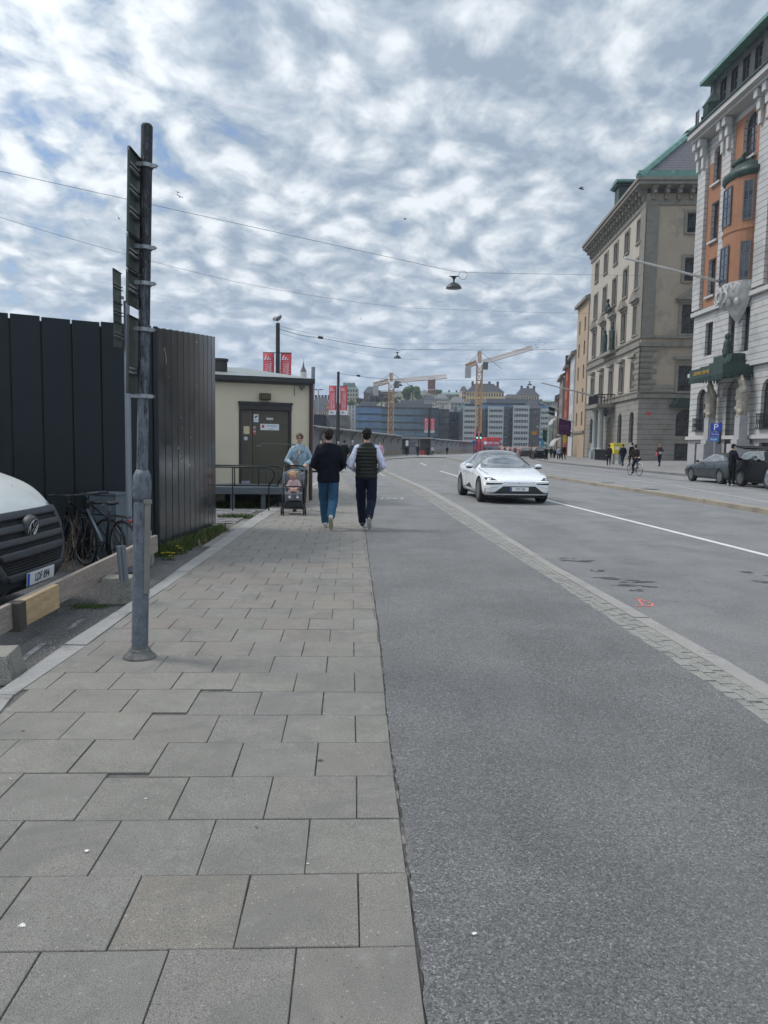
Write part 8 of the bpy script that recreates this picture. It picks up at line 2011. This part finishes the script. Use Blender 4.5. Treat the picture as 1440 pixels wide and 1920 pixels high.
def crane(Y, base, top, slew, jib_tip, cj_tip, label, w=1.9):
    B = D(*base, Y); S_ = D(*slew, Y); Tp = D(*top, Y); J_ = D(*jib_tip, Y); Cc = D(*cj_tip, Y); o = empty('tower_crane', (S_.x, Y, 0), 0, label, 'crane'); off = Vector((S_.x, Y, 0))
    S_ = S_-off; Tp = Tp-off; J_ = J_-off+Vector((0, -12, 0))*0; Cc = Cc-off
    b = MB(); lattice(b, (0, 0, 0), (0, 0, S_.z), w, int(S_.z/2.2), .16); b.build('mast', M_CR, o)
    b = MB(); lattice(b, (0, 0, S_.z+.5), (Tp.x, 0, Tp.z), w*.6, 5, .12, True); b.build('tower_head', M_CR, o)
    b = MB(); lattice(b, (1.0, 0, S_.z+.6), tuple(J_), 1.3, 26, .11, True); b.build('jib', M_CRP, o)
    b = MB(); lattice(b, (-1.0, 0, S_.z+.5), tuple(Cc), 1.2, 7, .12); b.build('counter_jib', M_CR, o)
    MB().bb(Cc.x-.1, -.8, Cc.z-3.2, Cc.x+1.6, .8, Cc.z-.2).build('counterweight', mat('ballast', (.30, .30, .29), .8), o)
    MB().bb(.9, -1.6, S_.z-1.6, 2.3, -.3, S_.z+.5).build('cab', mat('crane_cab', (.05, .06, .06), .4), o)
    b = MB(); m_ = (S_+J_)*.42+Vector((0, 0, .8)); b.tube([tuple(Tp), tuple(m_)], .06, 4); b.tube([tuple(Tp), tuple(Cc)], .06, 4); b.tube([tuple(Tp+Vector((0, 0, -.4))), tuple(S_.lerp(Cc, .7))], .06, 4); b.build('tie_bars', M_DTRIM, o)
crane(225, (896, 830), (899.5, 658), (899.5, 683), (999, 652), (873, 687.5), 'tall yellow tower crane with long jib rising to the right, in front of the hotel', 1.6)
crane(232, (733, 830), (734, 699), (734, 718), (838, 706), (700, 722), 'shorter yellow tower crane at the left with jib behind the brick tower', 1.6)

# ------------------------------------------------------------------ trees
M_LEAF = mat('leaf_green', (.075, .145, .035), .7, var=.4, vs=.6, spec=.3); M_LEAFD = mat('leaf_dull', (.065, .070, .038), .8, var=.35, vs=.6); M_BARK = mat('bark', (.06, .05, .04), .9)
def tree(px, pyt, pyb, wpx, Y, label, m=None, sparse=False, seed=0):
    t = D(px, pyt, Y); bz = D(px, pyb, Y).z; h = t.z-bz; w = wpx/FP*Y; o = empty('tree', (t.x, Y, bz-1), 0, label, 'tree', 'trees on the hill across the water'); r_ = random.Random(seed+int(px))
    b = MB(); b.tube([(0, 0, 0), (.1, 0, h*.5), (0, .1, h*.8)], [.35, .22, .08], 6)
    for k in range(7): a = r_.uniform(0, 6.28); b.tube([(0, 0, h*r_.uniform(.35, .6)), (math.cos(a)*w*.3, math.sin(a)*w*.3, h*r_.uniform(.6, .95))], [.12, .04], 5)
    b.build('trunk', M_BARK, o); b = MB(); n = 10 if not sparse else 9
    cl = [(Vector((r_.uniform(-.36, .36)*w, r_.uniform(-.36, .36)*w, 1+h*r_.uniform(.42, .88))), r_.uniform(.14, .26)*w) for _ in range(n)]
    for c, rad in cl:
        for _ in range(170 if not sparse else 90):
            d = Vector((r_.gauss(0, 1), r_.gauss(0, 1), r_.gauss(0, 1))).normalized()*rad*r_.uniform(.6, 1.05); p = c+Vector((d.x, d.y, d.z*.8)); s_ = r_.uniform(.3, .65)*(1 if not sparse else .7)
            a1 = Vector((r_.gauss(0, 1), r_.gauss(0, 1), r_.gauss(0, 1))).normalized()*s_; a2 = a1.cross(d).normalized()*s_*.7 if a1.cross(d).length > 1e-4 else Vector((0, 0, s_))
            b.poly([p-a1, p+a2, p+a1, p-a2])
    b.build('crown', m or M_LEAF, o, merge=False); return o
tree(774, 724, 758, 34, 375, 'large rounded bright green tree between the left crane and the brick tower', seed=1)
tree(762, 733, 757, 16, 378, 'smaller green tree touching the left side of the large rounded one', seed=2)
for k, (px, pt, w_, lab) in enumerate(((700, 734, 20, 'leftmost of the brown budding trees behind the left crane'), (716, 731, 22, 'second brown budding tree, left of the crane mast'), (726, 735, 18, 'brown budding tree partly behind the crane mast'), (744, 742, 16, 'low brown tree right of the crane mast'))): tree(px, pt, 764, w_, 372, lab, M_LEAFD, True, seed=5)
tree(676, 742, 768, 16, 350, 'dark green tree right of the cream tower block', seed=9, m=M_LEAFD); tree(659, 750, 772, 12, 340, 'small dark green tree in front of the cream tower block', seed=11)
tree(683, 752, 768, 14, 348, 'low shrubby tree left of the brown tenement', seed=12, m=M_LEAFD); tree(860, 742, 756, 16, 400, 'green tree beside the side wing of the yellow palace', seed=13); tree(797, 731, 745, 9, 440, 'small green tree left behind the brick tower', seed=14); tree(822, 731, 742, 12, 440, 'pale green tree right behind the brick tower', seed=15)
tree(851, 744, 756, 14, 398, 'green tree standing left of the one by the yellow palace', seed=16)
# distant crowd at the end of the street
crowd = MB(); rnd = random.Random(17)
for k in range(90):
    Yc = rnd.uniform(150, 185); px = rnd.uniform(935, 1008); p = D(px, 846, Yc); hh = rnd.uniform(1.5, 1.85)
    mi = rnd.randrange(5); crowd.lathe([(.10, 0), (.16, .8), (.22, 1.35*hh/1.75), (.10, 1.5*hh/1.75)], (p.x, Yc, .0), 7, mi=mi); crowd.ell((p.x, Yc, 1.62*hh/1.75), (.11, .12, .14), 7, 3)
tag(crowd.build('crowd', [cloth('crowd_dark', (.02, .02, .025)), cloth('crowd_white', (.45, .43, .44)), cloth('crowd_blue', (.05, .07, .14)), SKIN, cloth('crowd_red', (.28, .08, .07))]), kind='stuff')
# ------------------------------------------------------------------ thin haze over the water and the far hill
hz_o = MB().bb(-560, -12, -1.2, 560, 560, 62).build('haze', [], None)
hm = bpy.data.materials.new('haze_air'); hm.use_nodes = True; hm.node_tree.nodes.clear(); ht = NT(hm.node_tree)
pv = ht.n('ShaderNodeVolumePrincipled', {'Color': (.80, .88, 1.0, 1), 'Density': .00036, 'Anisotropy': .2})
ht.n('ShaderNodeOutputMaterial', {'Volume': pv.outputs[0]})
hz_o.data.materials.append(hm); tag(hz_o, kind='stuff')
